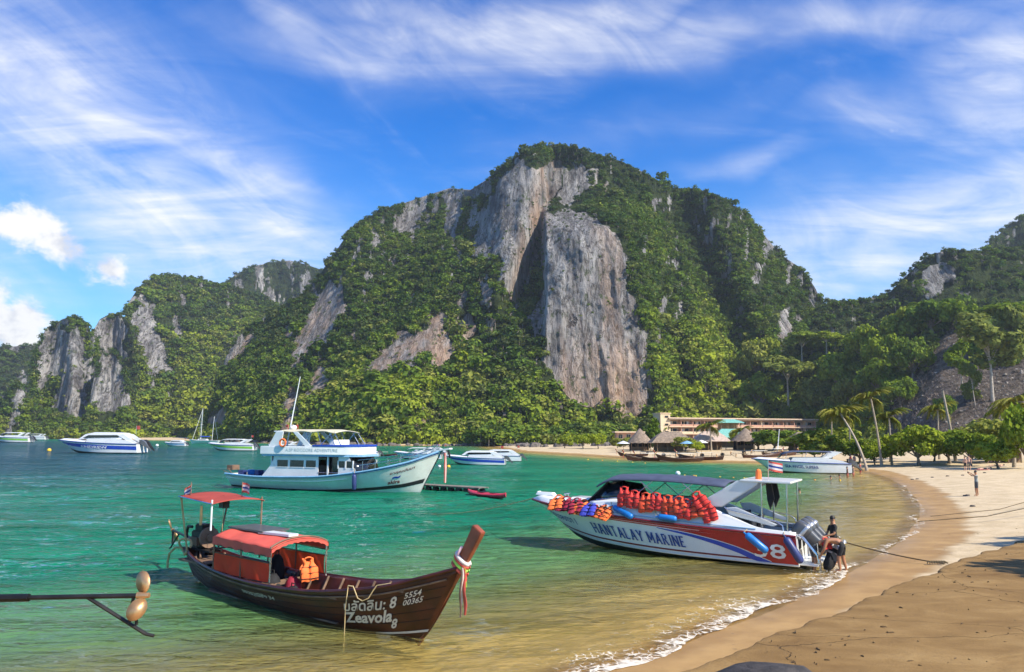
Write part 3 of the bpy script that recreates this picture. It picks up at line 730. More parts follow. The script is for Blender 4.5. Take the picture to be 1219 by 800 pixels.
Yr = np.concatenate([np.geomspace(6, 11, 24)[:-1], np.geomspace(11, 170, 620)[:-1], np.geomspace(170, 1330, 60)])[:, None]
ur = np.concatenate([np.linspace(-1.3, -.72, 14)[:-1], np.linspace(-.72, .5, 520), np.linspace(.5, 1.3, 14)[1:]])[None]
P3 = np.stack(np.broadcast_arrays(ur * (Yr + 3), Yr - 2), -1)
sd3 = shore_dist(P3); dep = -ground_z(P3, sd3)
yy = P3[..., 1]; fade = np.clip(1.3 - yy / 130, 0, 1) * np.clip(dep / .9, 0.08, 1)
def chop(sx, sy, s, rot):
    c_, s_ = math.cos(rot), math.sin(rot); X = P3[..., 0] * c_ + P3[..., 1] * s_; Y = -P3[..., 0] * s_ + P3[..., 1] * c_
    return 1 - 2 * np.abs(fbm(st3(X / sx, Y / sy), 2, s))
wz = (chop(2.6, 1.15, 91, .12) * .060 + chop(1.1, .52, 93, -.2) * .028 + fbm(st3(P3[..., 0] / 9, P3[..., 1] / 4.5), 2, 95) * .10) * fade * (.55 + .9 * sstep(fbm(st3(P3[..., 0] / 14, P3[..., 1] / 9), 2, 97), -.4, .5))
keep = (sd3 < 1.6)
fc = grid_faces(*P3.shape[:2]); fc = fc[keep.ravel()[fc].any(1)]
sea = link('sea', mesh_np('sea', np.concatenate([P3, wz[..., None]], -1).reshape(-1, 3), fc, dict(depth=dep.ravel())), sea_material())
tag(sea, 'clear emerald sea turning sandy at the shore', kind='structure')

# foam where the last wave runs out
def foam_material():
    m = bpy.data.materials.new('foam'); m.use_nodes = True; t = NT(m.node_tree); b = t.n['Principled BSDF']
    pos = t.new('ShaderNodeNewGeometry').outputs['Position']; a = t.attr('cover')
    n = t.noise(pos, 2.6, 6, .68, .6); vo = t.new('ShaderNodeTexVoronoi', feature='DISTANCE_TO_EDGE'); t.put(vo.inputs['Vector'], t.vmath('ADD', pos, t.vmath('MULTIPLY', t.noise(pos, 3, 3, color=True), (.25, .25, 0)))); vo.inputs['Scale'].default_value = 5
    lace = t.smooth(vo.outputs[0], .10, .02)
    v = t.math('ADD', t.math('ADD', a, t.math('MULTIPLY', t.math('SUBTRACT', n, .5), 1.5)), t.math('MULTIPLY', lace, .22))
    t.put(b.inputs['Alpha'], t.math('MULTIPLY', t.smooth(v, .50, .80), .85))
    t.put(b.inputs['Base Color'], (.82, .75, .62)); b.inputs['Roughness'].default_value = .8
    bp = t.new('ShaderNodeBump'); bp.inputs['Distance'].default_value = .03; t.put(bp.inputs['Height'], n); t.l.new(bp.outputs[0], b.inputs['Normal'])
    return m
FOAM = foam_material()
def foam_line(pts, width, lead, strength, label):
    p = np.asarray(pts); s_ = np.cumsum(np.r_[0, np.linalg.norm(np.diff(p, axis=0), axis=1)]); ss = np.arange(0, s_[-1], .12)
    p = np.stack([np.interp(ss, s_, p[:, 0]), np.interp(ss, s_, p[:, 1])], 1)
    tg = np.gradient(p, axis=0); tg /= np.linalg.norm(tg, axis=1)[:, None] + 1e-9; nn = np.stack([tg[:, 1], -tg[:, 0]], 1)     # towards land
    p = p + nn * (lead + fbm(st3(ss / 2.6, 0, width), 5, 61, .6) * .75)[:, None]
    rows = []; cov = []; ends = np.minimum(np.minimum(ss, ss[-1] - ss) / 3, 1)
    for u in np.linspace(0, 1, 12):
        q = p - nn * (u * width * (1 + .5 * fbm(st3(ss / 3, 5, 0), 3, 67)))[:, None]
        z = np.maximum(ground_z(q) + .012, .014 + .10 * math.exp(-((u - .06) / .10) ** 2) * .35)
        z = np.where(shore_dist(q) < -.3, np.maximum(z, .03), z)
        rows.append(np.concatenate([q, z[:, None]], 1)); cov.append((strength * (1 - u) ** 1.1 * (.72 + .25 * math.exp(-(u / .12) ** 2)) * (.8 + .35 * fbm(st3(ss / 1.7, u * 2, 3), 3, 69))) * ends + .03)
    A = np.array(rows); o = link('foam', mesh_np('foam', A.reshape(-1, 3), grid_faces(*A.shape[:2]), dict(cover=np.array(cov).ravel())), FOAM)
    return tag(o, label, kind='stuff')
sh_near = shore[(shore[:, 1] < 29) & (shore[:, 1] > 11)]
foam_line(sh_near, 3.2, .12, .74, 'white foam of the spent wave on brown sand')
sh_mid = shore[(shore[:, 1] > 27) & (shore[:, 1] < 75)]
foam_line(sh_mid, 1.8, .1, .60, 'thin foam line curving along the pale beach')

# ================================================================== MATERIALS FOR BOATS AND THINGS
WHITE = mat('white_gelcoat', (.74, .76, .77), .32, var=.05, vscale=1.2, coat=.3, dirt=.06)
CREAM = mat('cream_paint', (.82, .80, .72), .5, var=.06, vscale=1.5, dirt=.22)
RED = mat('red_paint', (.42, .012, .018), .33, var=.12, coat=.3)
MAROON = mat('maroon_paint', (.17, .012, .02), .4)
PINK = mat('pale_pinstripe', (.72, .36, .32), .5)
NAVY = mat('navy_letters', (.015, .055, .26), .4)
BLUE = mat('blue_paint', (.015, .06, .42), .35, coat=.2)
LBLUE = mat('pale_blue_paint', (.22, .42, .62), .45)
FENDER = mat('blue_fender_vinyl', (.012, .17, .52), .38, var=.18)
NAVYF = mat('navy_fender_vinyl', (.03, .045, .16), .45, var=.2)
BLACK = mat('black_rubber', (.012, .012, .013), .6, var=.3)
ANTI = mat('antifouling', (.018, .03, .03), .8, var=.4, dirt=.5)
STEEL = mat('stainless_steel', (.62, .62, .61), .25, metal=1)
GREY = mat('engine_grey', (.085, .088, .095), .32, coat=.4, var=.12)
SILVER = mat('silver_band', (.55, .56, .58), .3, metal=.6)
GLASS = mat('smoked_glass', (.012, .014, .017), .06, var=.2, spec=.8)
CANVAS = mat('slate_canvas', (.055, .07, .12), .8, var=.18, bump=.3, bscale=14)
BEIGE = mat('beige_canvas', (.58, .53, .38), .85, var=.12, bump=.3, bscale=10)
WOODD = mat('dark_varnished_wood', (.055, .010, .006), .42, var=.45, vscale=2.2, bump=.25, bscale=18, dirt=.12, coat=.1)
WOODP = mat('prow_wood', (.24, .065, .032), .42, var=.3, vscale=2.5, bump=.3, bscale=22, dirt=.3)
WOODG = mat('grey_planks', (.19, .16, .135), .8, var=.3, bump=.4, bscale=16)
WOODI = mat('worn_inner_wood', (.20, .125, .08), .75, var=.35, bump=.3, bscale=12)
CANOPY = mat('red_tarpaulin', (.60, .095, .065), .75, var=.16, vscale=1.6, bump=.35, bscale=6, dirt=.25)
ROPEC = mat('manila_rope', (.50, .38, .19), .9, var=.25, bump=.6, bscale=60)
ROPED = mat('dark_rope', (.10, .075, .04), .9, var=.3)
BRONZE = mat('bronze_propeller', (.62, .36, .17), .38, metal=.75, var=.25, dirt=.4)
IRON = mat('oily_iron', (.022, .019, .018), .5, metal=.4, var=.5, dirt=.3)
PAINTW = mat('white_hand_lettering', (.72, .66, .56), .7, var=.12)
GOLDP = mat('yellow_hand_lettering', (.66, .42, .08), .7)
ORANGE = mat('orange_nylon', (.85, .17, .035), .75, var=.14, bump=.4, bscale=20)
JRED = mat('red_nylon', (.72, .045, .035), .75, var=.16, bump=.4, bscale=20)
JREO = mat('scarlet_nylon', (.80, .085, .03), .75, var=.16, bump=.4, bscale=20)
JMAR = mat('maroon_nylon', (.30, .015, .04), .75, var=.2, bump=.4, bscale=20)
JBLU = mat('royal_blue_nylon', (.04, .05, .38), .75, var=.2, bump=.4, bscale=20)
GREENR = mat('lime_ribbon', (.36, .75, .10), .7); REDR = mat('red_ribbon', (.62, .10, .07), .8, var=.25); WHITER = mat('white_ribbon', (.72, .62, .58), .8)
PLINK = mat('pink_flowers', (.70, .45, .52), .8, var=.3)
SKIN = mat('tanned_skin', (.40, .19, .10), .5, var=.1); SKINL = mat('pale_skin', (.58, .34, .24), .5, var=.1)
HAIR = mat('black_hair', (.012, .010, .010), .55); CLOB = mat('black_cloth', (.016, .017, .020), .85, var=.3, bump=.4, bscale=25)
CLOG = mat('grey_cloth', (.26, .29, .29), .85, var=.15, bump=.3, bscale=25); CLOD = mat('charcoal_cloth', (.085, .088, .10), .85, var=.2, bump=.3, bscale=25)
SEATV = mat('dark_seat_vinyl', (.03, .03, .035), .5); GREENP = mat('lime_green_paint', (.22, .55, .05), .4)
def tarp_material(name, col):
    m = mat(name, col, .7, var=.15, vscale=2, bump=.4, bscale=7, dirt=.15)
    t = NT(m.node_tree); b = t.n['Principled BSDF']; out = t.n['Material Output']
    tr = t.new('ShaderNodeBsdfTranslucent'); tr.inputs[0].default_value = (*col, 1)
    ms = t.new('ShaderNodeMixShader'); ms.inputs[0].default_value = .45
    t.l.new(b.outputs[0], ms.inputs[1]); t.l.new(tr.outputs[0], ms.inputs[2]); t.l.new(ms.outputs[0], out.inputs[0])
    return m
TARP = tarp_material('orange_tarp', (.86, .075, .022)); CANOPY2 = tarp_material('faded_red_canvas', (.62, .12, .085))

# ------------------------------------------------------------------ shared boat tools
def curve(tab):
    xs = np.array([a for a, _ in tab], float); ys = np.array([b for _, b in tab], float)
    d = np.diff(ys) / np.diff(xs); m = np.zeros(len(xs)); m[0], m[-1] = d[0], d[-1]
    for i in range(1, len(xs) - 1): m[i] = 0 if d[i - 1] * d[i] <= 0 else 2 * d[i - 1] * d[i] / (d[i - 1] + d[i])
    def f(u):
        u = np.clip(np.asarray(u, float), xs[0], xs[-1]); i = np.clip(np.searchsorted(xs, u, 'right') - 1, 0, len(xs) - 2)
        h = xs[i + 1] - xs[i]; t = (u - xs[i]) / h
        return (2 * t ** 3 - 3 * t ** 2 + 1) * ys[i] + (t ** 3 - 2 * t ** 2 + t) * h * m[i] + (-2 * t ** 3 + 3 * t ** 2) * ys[i + 1] + (t ** 3 - t ** 2) * h * m[i + 1]
    return f
class Hull:
    """x forward, y to port, z up. v: 0 keel .. vc chine .. 1 sheer"""
    def __init__(s, xk, xs, half, keel, sheer, vc=0.0, chine=None, zch=None, flare=1.0, round_=0.0):
        s.xk, s.xs, s.half, s.keel, s.sheer = map(curve, (xk, xs, half, keel, sheer)); s.vc = vc; s.flare = flare; s.rnd = round_
        s.chine = curve(chine) if chine else None; s.zch = curve(zch) if zch else None
    def P(s, u, v, side=1, off=0.0):
        u, v = np.broadcast_arrays(np.asarray(u, float), np.asarray(v, float))
        x = s.xk(u) + (s.xs(u) - s.xk(u)) * v
        if s.chine is not None:
            lo = v / s.vc; hi = np.clip((v - s.vc) / (1 - s.vc), 0, 1)
            y = np.where(v < s.vc, s.chine(u) * lo, s.chine(u) + (s.half(u) - s.chine(u)) * hi ** s.flare)
            z = np.where(v < s.vc, s.keel(u) + (s.zch(u) - s.keel(u)) * lo, s.zch(u) + (s.sheer(u) - s.zch(u)) * hi)
        else:
            y = s.half(u) * v ** s.rnd; z = s.keel(u) + (s.sheer(u) - s.keel(u)) * v ** s.flare
        p = np.stack([x, (y + off) * side, z], -1)
        return p
    def skin(s, n=40, k=14, v0=0.0, v1=1.0, u0=0.0, u1=1.0, sides=(1, -1), transom=True, off=0.0):
        mb = MB(); u = np.linspace(u0, u1, n)[:, None]
        for sd in sides:
            mb.grid(s.P(u, np.linspace(v0, v1, k)[None], sd, off))
        if transom:
            a = s.P(np.full(k, u0), np.linspace(v0, v1, k), 1); b = s.P(np.full(k, u0), np.linspace(v0, v1, k), -1)
            mb.grid(np.stack([a, b], 0))
        return mb
    def band(s, u0, u1, lo, hi, side=1, off=.012, n=40, k=4):
        """painted band between two curves v=lo(u), v=hi(u)"""
        u = np.linspace(u0, u1, n)[:, None]; w = np.linspace(0, 1, k)[None]
        a = np.asarray(lo(u) if callable(lo) else lo, float); b = np.asarray(hi(u) if callable(hi) else hi, float)
        return MB().grid(s.P(u, a + (b - a) * w, side, off))
    def rail(s, u0, u1, r, v=1.0, dz=0.0, off=0.0, side=1, n=40, seg=6):
        p = s.P(np.linspace(u0, u1, n), v, side, off); p[:, 2] += dz
        return MB().tube(p, r, seg)
TEXTC = {}
def text2d(txt, bold=0.0):
    """letters as flat triangles: verts (n,2), faces"""
    if (txt, bold) in TEXTC: return TEXTC[(txt, bold)]
    cu = bpy.data.curves.new('lettering', 'FONT'); cu.body = txt; cu.size = 1; cu.offset = bold; cu.resolution_u = 2
    o = bpy.data.objects.new('lettering', cu); COL.objects.link(o)
    dg = bpy.context.evaluated_depsgraph_get(); me = bpy.data.meshes.new_from_object(o.evaluated_get(dg))
    bm = bmesh.new(); bm.from_mesh(me); bmesh.ops.remove_doubles(bm, verts=bm.verts, dist=1e-4); bmesh.ops.triangulate(bm, faces=bm.faces); bm.to_mesh(me); bm.free()
    v = np.array([q.co[:2] for q in me.vertices]); f = [tuple(p.vertices) for p in me.polygons]
    bpy.data.objects.remove(o); bpy.data.curves.remove(cu); bpy.data.meshes.remove(me)
    v[:, 0] -= v[:, 0].min(); TEXTC[(txt, bold)] = (v, f); return v, f
SERIF = {'H': [(0, 0, 0, 1), (.62, 0, .62, 1), (0, .5, .62, .5)], 'A': [(0, 0, .33, 1), (.66, 0, .33, 1), (.14, .35, .52, .35)], 'N': [(0, 0, 0, 1), (.62, 0, .62, 1), (0, 1, .62, 0)],
         'T': [(.31, 0, .31, 1), (0, .96, .62, .96)], 'L': [(0, 0, 0, 1), (0, .04, .5, .04)], 'Y': [(.31, 0, .31, .5), (0, 1, .31, .48), (.62, 1, .31, .48)],
         'M': [(0, 0, 0, 1), (.76, 0, .76, 1), (0, 1, .38, .25), (.76, 1, .38, .25)], 'R': [(0, 0, 0, 1), (0, .96, .4, .96), (0, .52, .4, .52), (.45, .9, .45, .58), (.28, .5, .58, 0)],
         'I': [(.1, 0, .1, 1)], 'E': [(0, 0, 0, 1), (0, .96, .5, .96), (0, .5, .4, .5), (0, .04, .5, .04)]}
def serif2d(txt, w=.21):
    vs_ = []; fs = []; x0 = 0
    def bar(a, b, c, d, ww):
        L = math.hypot(c - a, d - b); nx, ny = -(d - b) / L * ww / 2, (c - a) / L * ww / 2; k = len(vs_)
        vs_.extend([(x0 + a + nx, b + ny), (x0 + a - nx, b - ny), (x0 + c - nx, d - ny), (x0 + c + nx, d + ny)]); fs.append((k, k + 1, k + 2, k + 3))
    for ch in txt:
        if ch == ' ': x0 += .5; continue
        st = SERIF[ch]; ends = set()
        for s in st:
            v_ = abs(s[3] - s[1]) > .3; bar(*s, w if v_ else w * .6)
            for (ex, ey) in ((s[0], s[1]), (s[2], s[3])):
                if v_ and ey in (0, 1): ends.add((ex, ey))
        for ex, ey in ends: bar(ex - .15, abs(ey - .05), ex + .15, abs(ey - .05), .11)
        x0 += max(max(s[0], s[2]) for s in st) + .40
    return np.array(vs_), fs
def hull_text(h, name, vf, u0, u1, vmid, hgt, m, parent, side=1, off=.02, slope=0.0, flip=False, italic=0.0):
    """letters laid on the hull side, centred between u0 and u1"""
    v, f = vf; wd = v[:, 0].max(); uu = u0 + (u1 - u0) * (v[:, 0] + italic * v[:, 1]) / wd
    hgt_ = v[:, 1].max() - min(v[:, 1].min(), 0); vv = vmid + (v[:, 1] / max(hgt_, .5) - .5) * hgt + slope * (v[:, 0] / wd - .5)
    p = h.P(uu, vv, side, off); mb = MB(); mb.v = [tuple(map(float, q)) for q in p]; mb.f = f; mb.m = [0] * len(f)
    return mb.build(name, m, parent, smooth=0)
def place_line(p0, p1): 
    d = np.asarray(p1) - np.asarray(p0); return math.atan2(d[1], d[0]), float(np.hypot(d[0], d[1]))

# ================================================================== SPEEDBOAT WITH LIFE JACKETS
SB = Hull(xk=[(0, 0), (.6, 6.2), (.85, 8.7), (1, 9.9)], xs=[(0, .1), (.6, 6.9), (.85, 9.7), (1, 11.2)],
          half=[(0, 1.38), (.3, 1.52), (.6, 1.45), (.8, 1.12), (.93, .58), (1, .10)], keel=[(0, -.12), (.5, -.22), (.75, -.10), (.9, .28), (1, .95)],
          sheer=[(0, 1.16), (.3, 1.24), (.6, 1.38), (.85, 1.56), (1, 1.66)], vc=.25, chine=[(0, 1.30), (.3, 1.36), (.6, 1.10), (.8, .62), (.93, .22), (1, .03)],
          zch=[(0, .12), (.4, .13), (.7, .25), (.9, .62), (1, 1.15)], flare=.9)
sb_stern = gnd(952, 679, 0.0); sb_bow = gnd(706, 640, 0.0)
rz = R(150.5); SBS = .945
sb = thing('speedboat', 'white and red passenger speedboat moored stern to the beach with grey outboard motors', 'boat', V(sb_stern) + Vector((0, 0, -.02)), rz, scale=SBS)
off = Matrix.Rotation(rz, 3, 'Z') @ Vector((0, -1.34 * SBS, 0)); sb.location += off                # stern corner nearest the shore is the measured point
sb.rotation_euler = (0, R(-1.1), rz)
def build_speedboat():
    h = SB
    hull = h.skin(56, 20, v0=.25).build('hull', WHITE, sb)
    h.skin(56, 6, v0=0, v1=.25).build('hull_bottom', ANTI, sb)
    h.band(0, 1, lambda u: .245 + 0 * u, lambda u: .285 + 0 * u, 1, .03).build('chine_strip', WHITE, sb); h.band(0, 1, lambda u: .245 + 0 * u, lambda u: .285 + 0 * u, -1, .03).build('chine_strip', WHITE, sb)
    for sd in (1, -1):
        h.band(.0, .985, lambda u: .335 + 0 * u, lambda u: .375 + 0 * u, sd, .010).build('waterline_stripe', MAROON, sb)
        top = curve([(0, .97), (1, .97)])
        h.band(.0, .97, lambda u: .855 + .06 * u, lambda u: .965 + 0 * u, sd, .011).build('upper_stripe', RED, sb)
        h.band(.30, .93, lambda u: .895 + .03 * u, lambda u: .915 + .03 * u, sd, .017).build('pinstripe', PINK, sb)
        rb = curve([(0, .30), (.09, .30), (.125, .44), (.19, .62), (.27, .75), (.36, .835), (.45, .87)])
        h.band(.0, .45, rb, lambda u: .87 + 0 * u, sd, .013).build('stern_panel', RED, sb)
        bl = curve([(0.08, .30), (.125, .42), (.19, .60), (.27, .735), (.36, .825), (.45, .868)]); bl2 = curve([(.08, .30), (.125, .30), (.19, .46), (.27, .63), (.36, .765), (.45, .85)])
        h.band(.085, .45, bl2, bl, sd, .018).build('swoosh', BLUE, sb)
        h.band(.085, .45, bl, lambda u: bl(u) + .018, sd, .021).build('swoosh_line', WHITE, sb)
        h.rail(0, 1, .045, 1.0, .0, .02, sd, 50).build('rub_rail', MAROON if sd > 0 else MAROON, sb)
    # deck: rounded foredeck, side decks, cabin coaming
    n = 40; u = np.linspace(.655, 1, n)[:, None]; w = np.linspace(-1, 1, 13)[None]
    hb = h.half(u); z = h.sheer(u) + .20 * np.sin(np.clip((1 - u) / .06, 0, 1) * 1.57) * np.clip(1 - np.abs(w) ** 6, 0, 1) ** .5 + .06 * (1 - w * w)
    MB().grid(np.stack(np.broadcast_arrays(h.xs(u), hb * w, z), -1)).build('foredeck', WHITE, sb, smooth=60)
    MB().box((8.3, 0, 1.86), (2.0, 1.1, .10), taper=.85).build('deck_hatch', WHITE, sb, bevel=.03)
    MB().box((10.6, 0, 1.93), (.9, .36, .13), taper=.8).box((10.95, .0, 1.98), (.08, .3, .08)).build('anchor_roller', WHITE, sb, bevel=.02)
    MB().tube([(9.6, -.15, 1.86), (9.6, -.15, 2.0)], .025).tube([(9.6, .15, 1.86), (9.6, .15, 2.0)], .025).tube([(9.6, -.3, 1.99), (9.6, .3, 1.99)], .025).build('bow_cleat', STEEL, sb)
    ztop = curve([(.0, 1.30), (.10, 1.36), (.20, 1.70), (.30, 2.02), (.45, 2.06), (.60, 2.02), (.66, 1.92), (.74, 1.80)])
    for sd in (1, -1):
        u = np.linspace(0, .70, 36)[:, None]; w = np.linspace(0, 1, 7)[None]
        inset = .05 + .30 * np.clip(w * 1.1, 0, 1) ** 1.2; z0 = h.sheer(u); zt = np.maximum(ztop(u), z0 + .05)
        x = h.xs(u) + 0 * w
        MB().grid(np.stack(np.broadcast_arrays(x, (h.half(u) - inset * (zt - z0) / .8) * sd, z0 + (zt - z0) * w), -1)).build('coaming', WHITE, sb, solid=.05)
        MB().tube([(h.xs(q), (h.half(q) - .045) * sd, h.sheer(q) + .13) for q in np.linspace(.12, .66, 20)], .018, 6).build('coaming_trim', LBLUE, sb)
        # long dark side window below the canopy
        MB().tube([(h.xs(q), (h.half(q) - .34) * sd, ztop(q) + .03) for q in np.linspace(.28, .68, 20)], .03, 6).build('coaming_rail', STEEL, sb)
    # cockpit sole, seats, back wall
    MB().box((3.2, 0, .72), (5.8, 2.2, .06)).build('cockpit_sole', GREY, sb)
    for k in range(5):
        for sd in (1, -1): MB().box((2.0 + k * .95, .72 * sd, 1.0), (.55, .85, .42)).box((1.72 + k * .95, .72 * sd, 1.38), (.12, .85, .55)).build('seat', SEATV, sb, bevel=.05)
    MB().box((6.7, 0, 1.45), (.5, 2.2, .9), taper=.85).build('dashboard', GREY, sb, bevel=.05)
    # windscreen
    ws = [(8.15, -.95, 1.86), (8.15, .95, 1.86), (7.35, .86, 2.62), (7.35, -.86, 2.62)]
    MB().add(ws, [(0, 1, 2, 3)]).build('windscreen', GLASS, sb, solid=.03)
    for sd in (1, -1):
        MB().add([(8.15, .97 * sd, 1.84), (6.35, 1.12 * sd, 2.02), (6.6, 1.02 * sd, 2.52), (7.35, .88 * sd, 2.60)], [(0, 1, 2, 3)]).build('side_window', GLASS, sb, solid=.025)
        MB().tube([(8.18, .98 * sd, 1.84), (7.33, .9 * sd, 2.66)], .04, 6).build('windscreen_frame', BLACK, sb)
    # canvas canopy on bows
    xs_ = np.linspace(7.75, 2.6, 26)[:, None]; w = np.linspace(-1, 1, 15)[None]
    zc = 2.74 + .10 * np.sin((xs_ - 2.6) / 5.1 * 3.14) - .28 * np.clip((xs_ - 6.9) / .85, 0, 1) ** 2 + .16 * (1 - np.abs(w) ** 2.6) + .012 * np.sin(xs_ * 9)
    MB().grid(np.stack(np.broadcast_arrays(xs_, 1.18 * w, zc), -1)).build('canopy', CANVAS, sb, solid=.05, smooth=60)
    for sd in (1, -1):
        MB().tube([(q, 1.17 * sd, 2.72 + .10 * math.sin((q - 2.6) / 5.1 * 3.14) - .28 * np.clip((q - 6.9) / .85, 0, 1) ** 2) for q in np.linspace(7.72, 2.6, 20)], .035, 6).build('canopy_edge', CANVAS, sb)
        for a, b in ((6.3, 5.4), (5.0, 5.9), (4.7, 3.8), (3.3, 4.2), (3.0, 2.6)):
            MB().tube([(a, 1.16 * sd, 2.06), (b, 1.17 * sd, 2.78)], .017, 6).build('canopy_strut', STEEL, sb)
    # raked arch and roof rack aft
    for sd in (1, -1):
        MB().prism([(3.75, 1.97), (2.70, 1.99), (1.40, 2.88), (1.40, 2.985), (2.15, 2.985)], 1.08 * sd, 1.20 * sd, 'y').build('arch', WHITE, sb, bevel=.03)
        MB().prism([(2.6, 1.97), (2.45, 1.72), (.9, 1.42), (.75, 1.50), (2.2, 2.02)], 1.12 * sd, 1.20 * sd, 'y').build('arch_foot', WHITE, sb, bevel=.02)
        for q in (1.3, .42): MB().tube([(q, 1.1 * sd, 1.30), (q, 1.1 * sd, 2.93)], .032, 8).build('post', STEEL, sb)
        MB().tube([(2.6, 1.22 * sd, 2.0), (2.5, 1.26 * sd, 1.92), (.75, 1.30 * sd, 1.62), (.55, 1.3 * sd, 1.5), (.5, 1.3 * sd, 1.2)], .024, 6).build('side_rail', STEEL, sb)
        MB().tube([(.05, 1.25 * sd, 1.2), (-.1, 1.25 * sd, 1.12), (-.55, 1.15 * sd, .55), (-.6, 1.15 * sd, .25)], .03, 6).tube([(.05, 1.05 * sd, 1.2), (-.1, 1.05 * sd, 1.12), (-.55, 1.0 * sd, .55), (-.6, 1.0 * sd, .25)], .03, 6).build('stern_rail', STEEL, sb)
    MB().box((1.15, 0, 2.99), (1.8, 2.5, .07)).build('roof_rack', WHITE, sb, bevel=.02)
    MB().box((2.2, 0, 1.25), (.08, 2.2, 1.0)).build('bulkhead', BLACK, sb)
    for y, r in ((.55, .2), (-.45, -.2)): MB().prism([(1.25, 2.9), (1.05, 2.9), (.95, 2.35), (1.1, 1.95), (1.2, 2.3)], y - .06, y + .06, 'y').build('hanging_cloth', CLOB, sb)
    MB().box((.25, 0, 1.18), (.5, 2.5, .06)).build('aft_deck', WHITE, sb); MB().box((-.28, 0, .20), (.62, 2.3, .08)).build('swim_platform', WHITE, sb, bevel=.02)
    for y in (1.0, .78): MB().tube([(-.55, y, .95), (-.62, y, .3), (-.62, y, -.25)], .022, 6).build('ladder_rail', STEEL, sb)
    for z in (-.1, .12, .32): MB().tube([(-.62, 1.0, z), (-.62, .78, z)], .02, 6).build('ladder_rung', STEEL, sb)
    # three tilted outboards
    for y in (.82, .0, -.82):
        c = []
        for t_, (w_, hh) in zip((0, .06, .25, .55, .85, .95, 1.0), ((.12, .14), (.21, .24), (.25, .29), (.25, .30), (.22, .26), (.17, .2), (.1, .12))):
            c.append([(math.copysign(abs(math.cos(a)) ** .6, math.cos(a)) * w_, math.copysign(abs(math.sin(a)) ** .6, math.sin(a)) * hh, t_) for a in np.linspace(0, 2 * math.pi, 16, endpoint=False)])
        ax = Vector((-.80, 0, -.60)).normalized(); up = Vector((-.6, 0, .8)); M = Matrix((Vector((0, 1, 0)), up, ax)).transposed().to_4x4(); M.translation = Vector((.22, y, 1.52))
        tr = lambda p: M @ Vector(p)
        en = MB().loft([[tr((p[0], p[1], p[2] * .62)) for p in r_] for r_ in c]).build('outboard', GREY, sb, smooth=60)
        ring = lambda t_, s: [tr((math.copysign(abs(math.cos(a)) ** .6, math.cos(a)) * .26 * s, math.copysign(abs(math.sin(a)) ** .6, math.sin(a)) * .31 * s, t_)) for a in np.linspace(0, 2 * math.pi, 16, endpoint=False)]
        MB().loft([ring(.33, 1.0), ring(.345, 1.03), ring(.44, 1.03), ring(.455, 1.0)]).build('cowl_band', SILVER, en, smooth=60)
        MB().loft([[tr((p[0] * q, (p[1] - o_) * q2, z_)) for p in c[3]] for z_, q, q2, o_ in ((.58, .8, .8, 0), (.85, .55, .75, .05), (1.15, .35, .62, .07), (1.35, .26, .55, .07))]).build('drive_leg', GREY, en, smooth=60)
        MB().loft([[tr((math.cos(a) * r_, .02 + math.sin(a) * r_ * 1.0 + yy_, 1.48)) for a in np.linspace(0, 2 * math.pi, 10, endpoint=False)] for yy_, r_ in ((-.38, .03), (-.25, .075), (0, .09), (.22, .075), (.3, .05))]).build('gearcase', GREY, en, smooth=60)
        MB().add([tr((-.012, .1, 1.5)), tr((-.012, -.25, 1.5)), tr((-.012, -.12, 1.78)), tr((-.012, .02, 1.78)), tr((.012, .1, 1.5)), tr((.012, -.25, 1.5)), tr((.012, -.12, 1.78)), tr((.012, .02, 1.78))], [(0, 1, 2, 3), (7, 6, 5, 4), (0, 4, 5, 1), (1, 5, 6, 2), (2, 6, 7, 3), (3, 7, 4, 0)]).build('skeg', GREY, en)
        pr = MB()
        for k in range(3):
            a = k * 2.094 + .4; d1 = Vector((math.cos(a), 0, math.sin(a))); d2 = Vector((-math.sin(a), .45, math.cos(a)))
            b0 = Vector((0, .32, 1.48)); P_ = [b0 + d1 * .05, b0 + d1 * .12 + d2 * .09, b0 + d1 * .21 + d2 * .07, b0 + d1 * .23, b0 + d1 * .16 - d2 * .07]
            pr.add([tr(q) for q in P_], [(0, 1, 2, 3, 4)])
        pr.build('propeller', SILVER, en, solid=.015)
        MB().box((.12, y, .95), (.18, .3, .5)).build('bracket', BLACK, en)
    # lettering and number
    hull_text(h, 'name_lettering', serif2d('HANTALAY MARINE'), .715, .365, .61, .28, NAVY, sb, 1, .045, slope=-.02)
    hull_text(h, 'bow_lettering', text2d('พ.นางนวลนาวา 1', .012), .965, .79, .66, .17, NAVY, sb, 1, .03, italic=.1)
    hull_text(h, 'number_digits', text2d('38', .012), .135, .035, .60, .36, WHITE, sb, 1, .03)
    hull_text(h, 'name_lettering', serif2d('HANTALAY MARINE'), .365, .715, .60, .27, NAVY, sb, -1, .026)
    fl = MB(); fl.tube([(1.2, .3, 3.0), (1.2, .3, 3.75)], .015, 6); fl.build('flag_staff', STEEL, sb)
    g = [(1.2 - .5 * a, .3 + .08 * math.sin(a * 5), 3.72 - .1 * a) for a in np.linspace(0, 1, 6)]
    for k, mm in enumerate((REDR, WHITER, NAVY, WHITER, REDR)):
        MB().grid(np.array([[(x, y, z - .07 * k), (x, y, z - .07 * (k + 1))] for x, y, z in g])).build('flag_stripe', mm, sb)
    MB().tube([(1.55, .35, 3.02), (1.55, .35, 3.3)], [.12, .10], 10).ball((1.55, .35, 3.3), .1).build('warning_lamp', ORANGE, sb)
build_speedboat()
SBM = lambda p: sb.matrix_basis @ Vector(p)

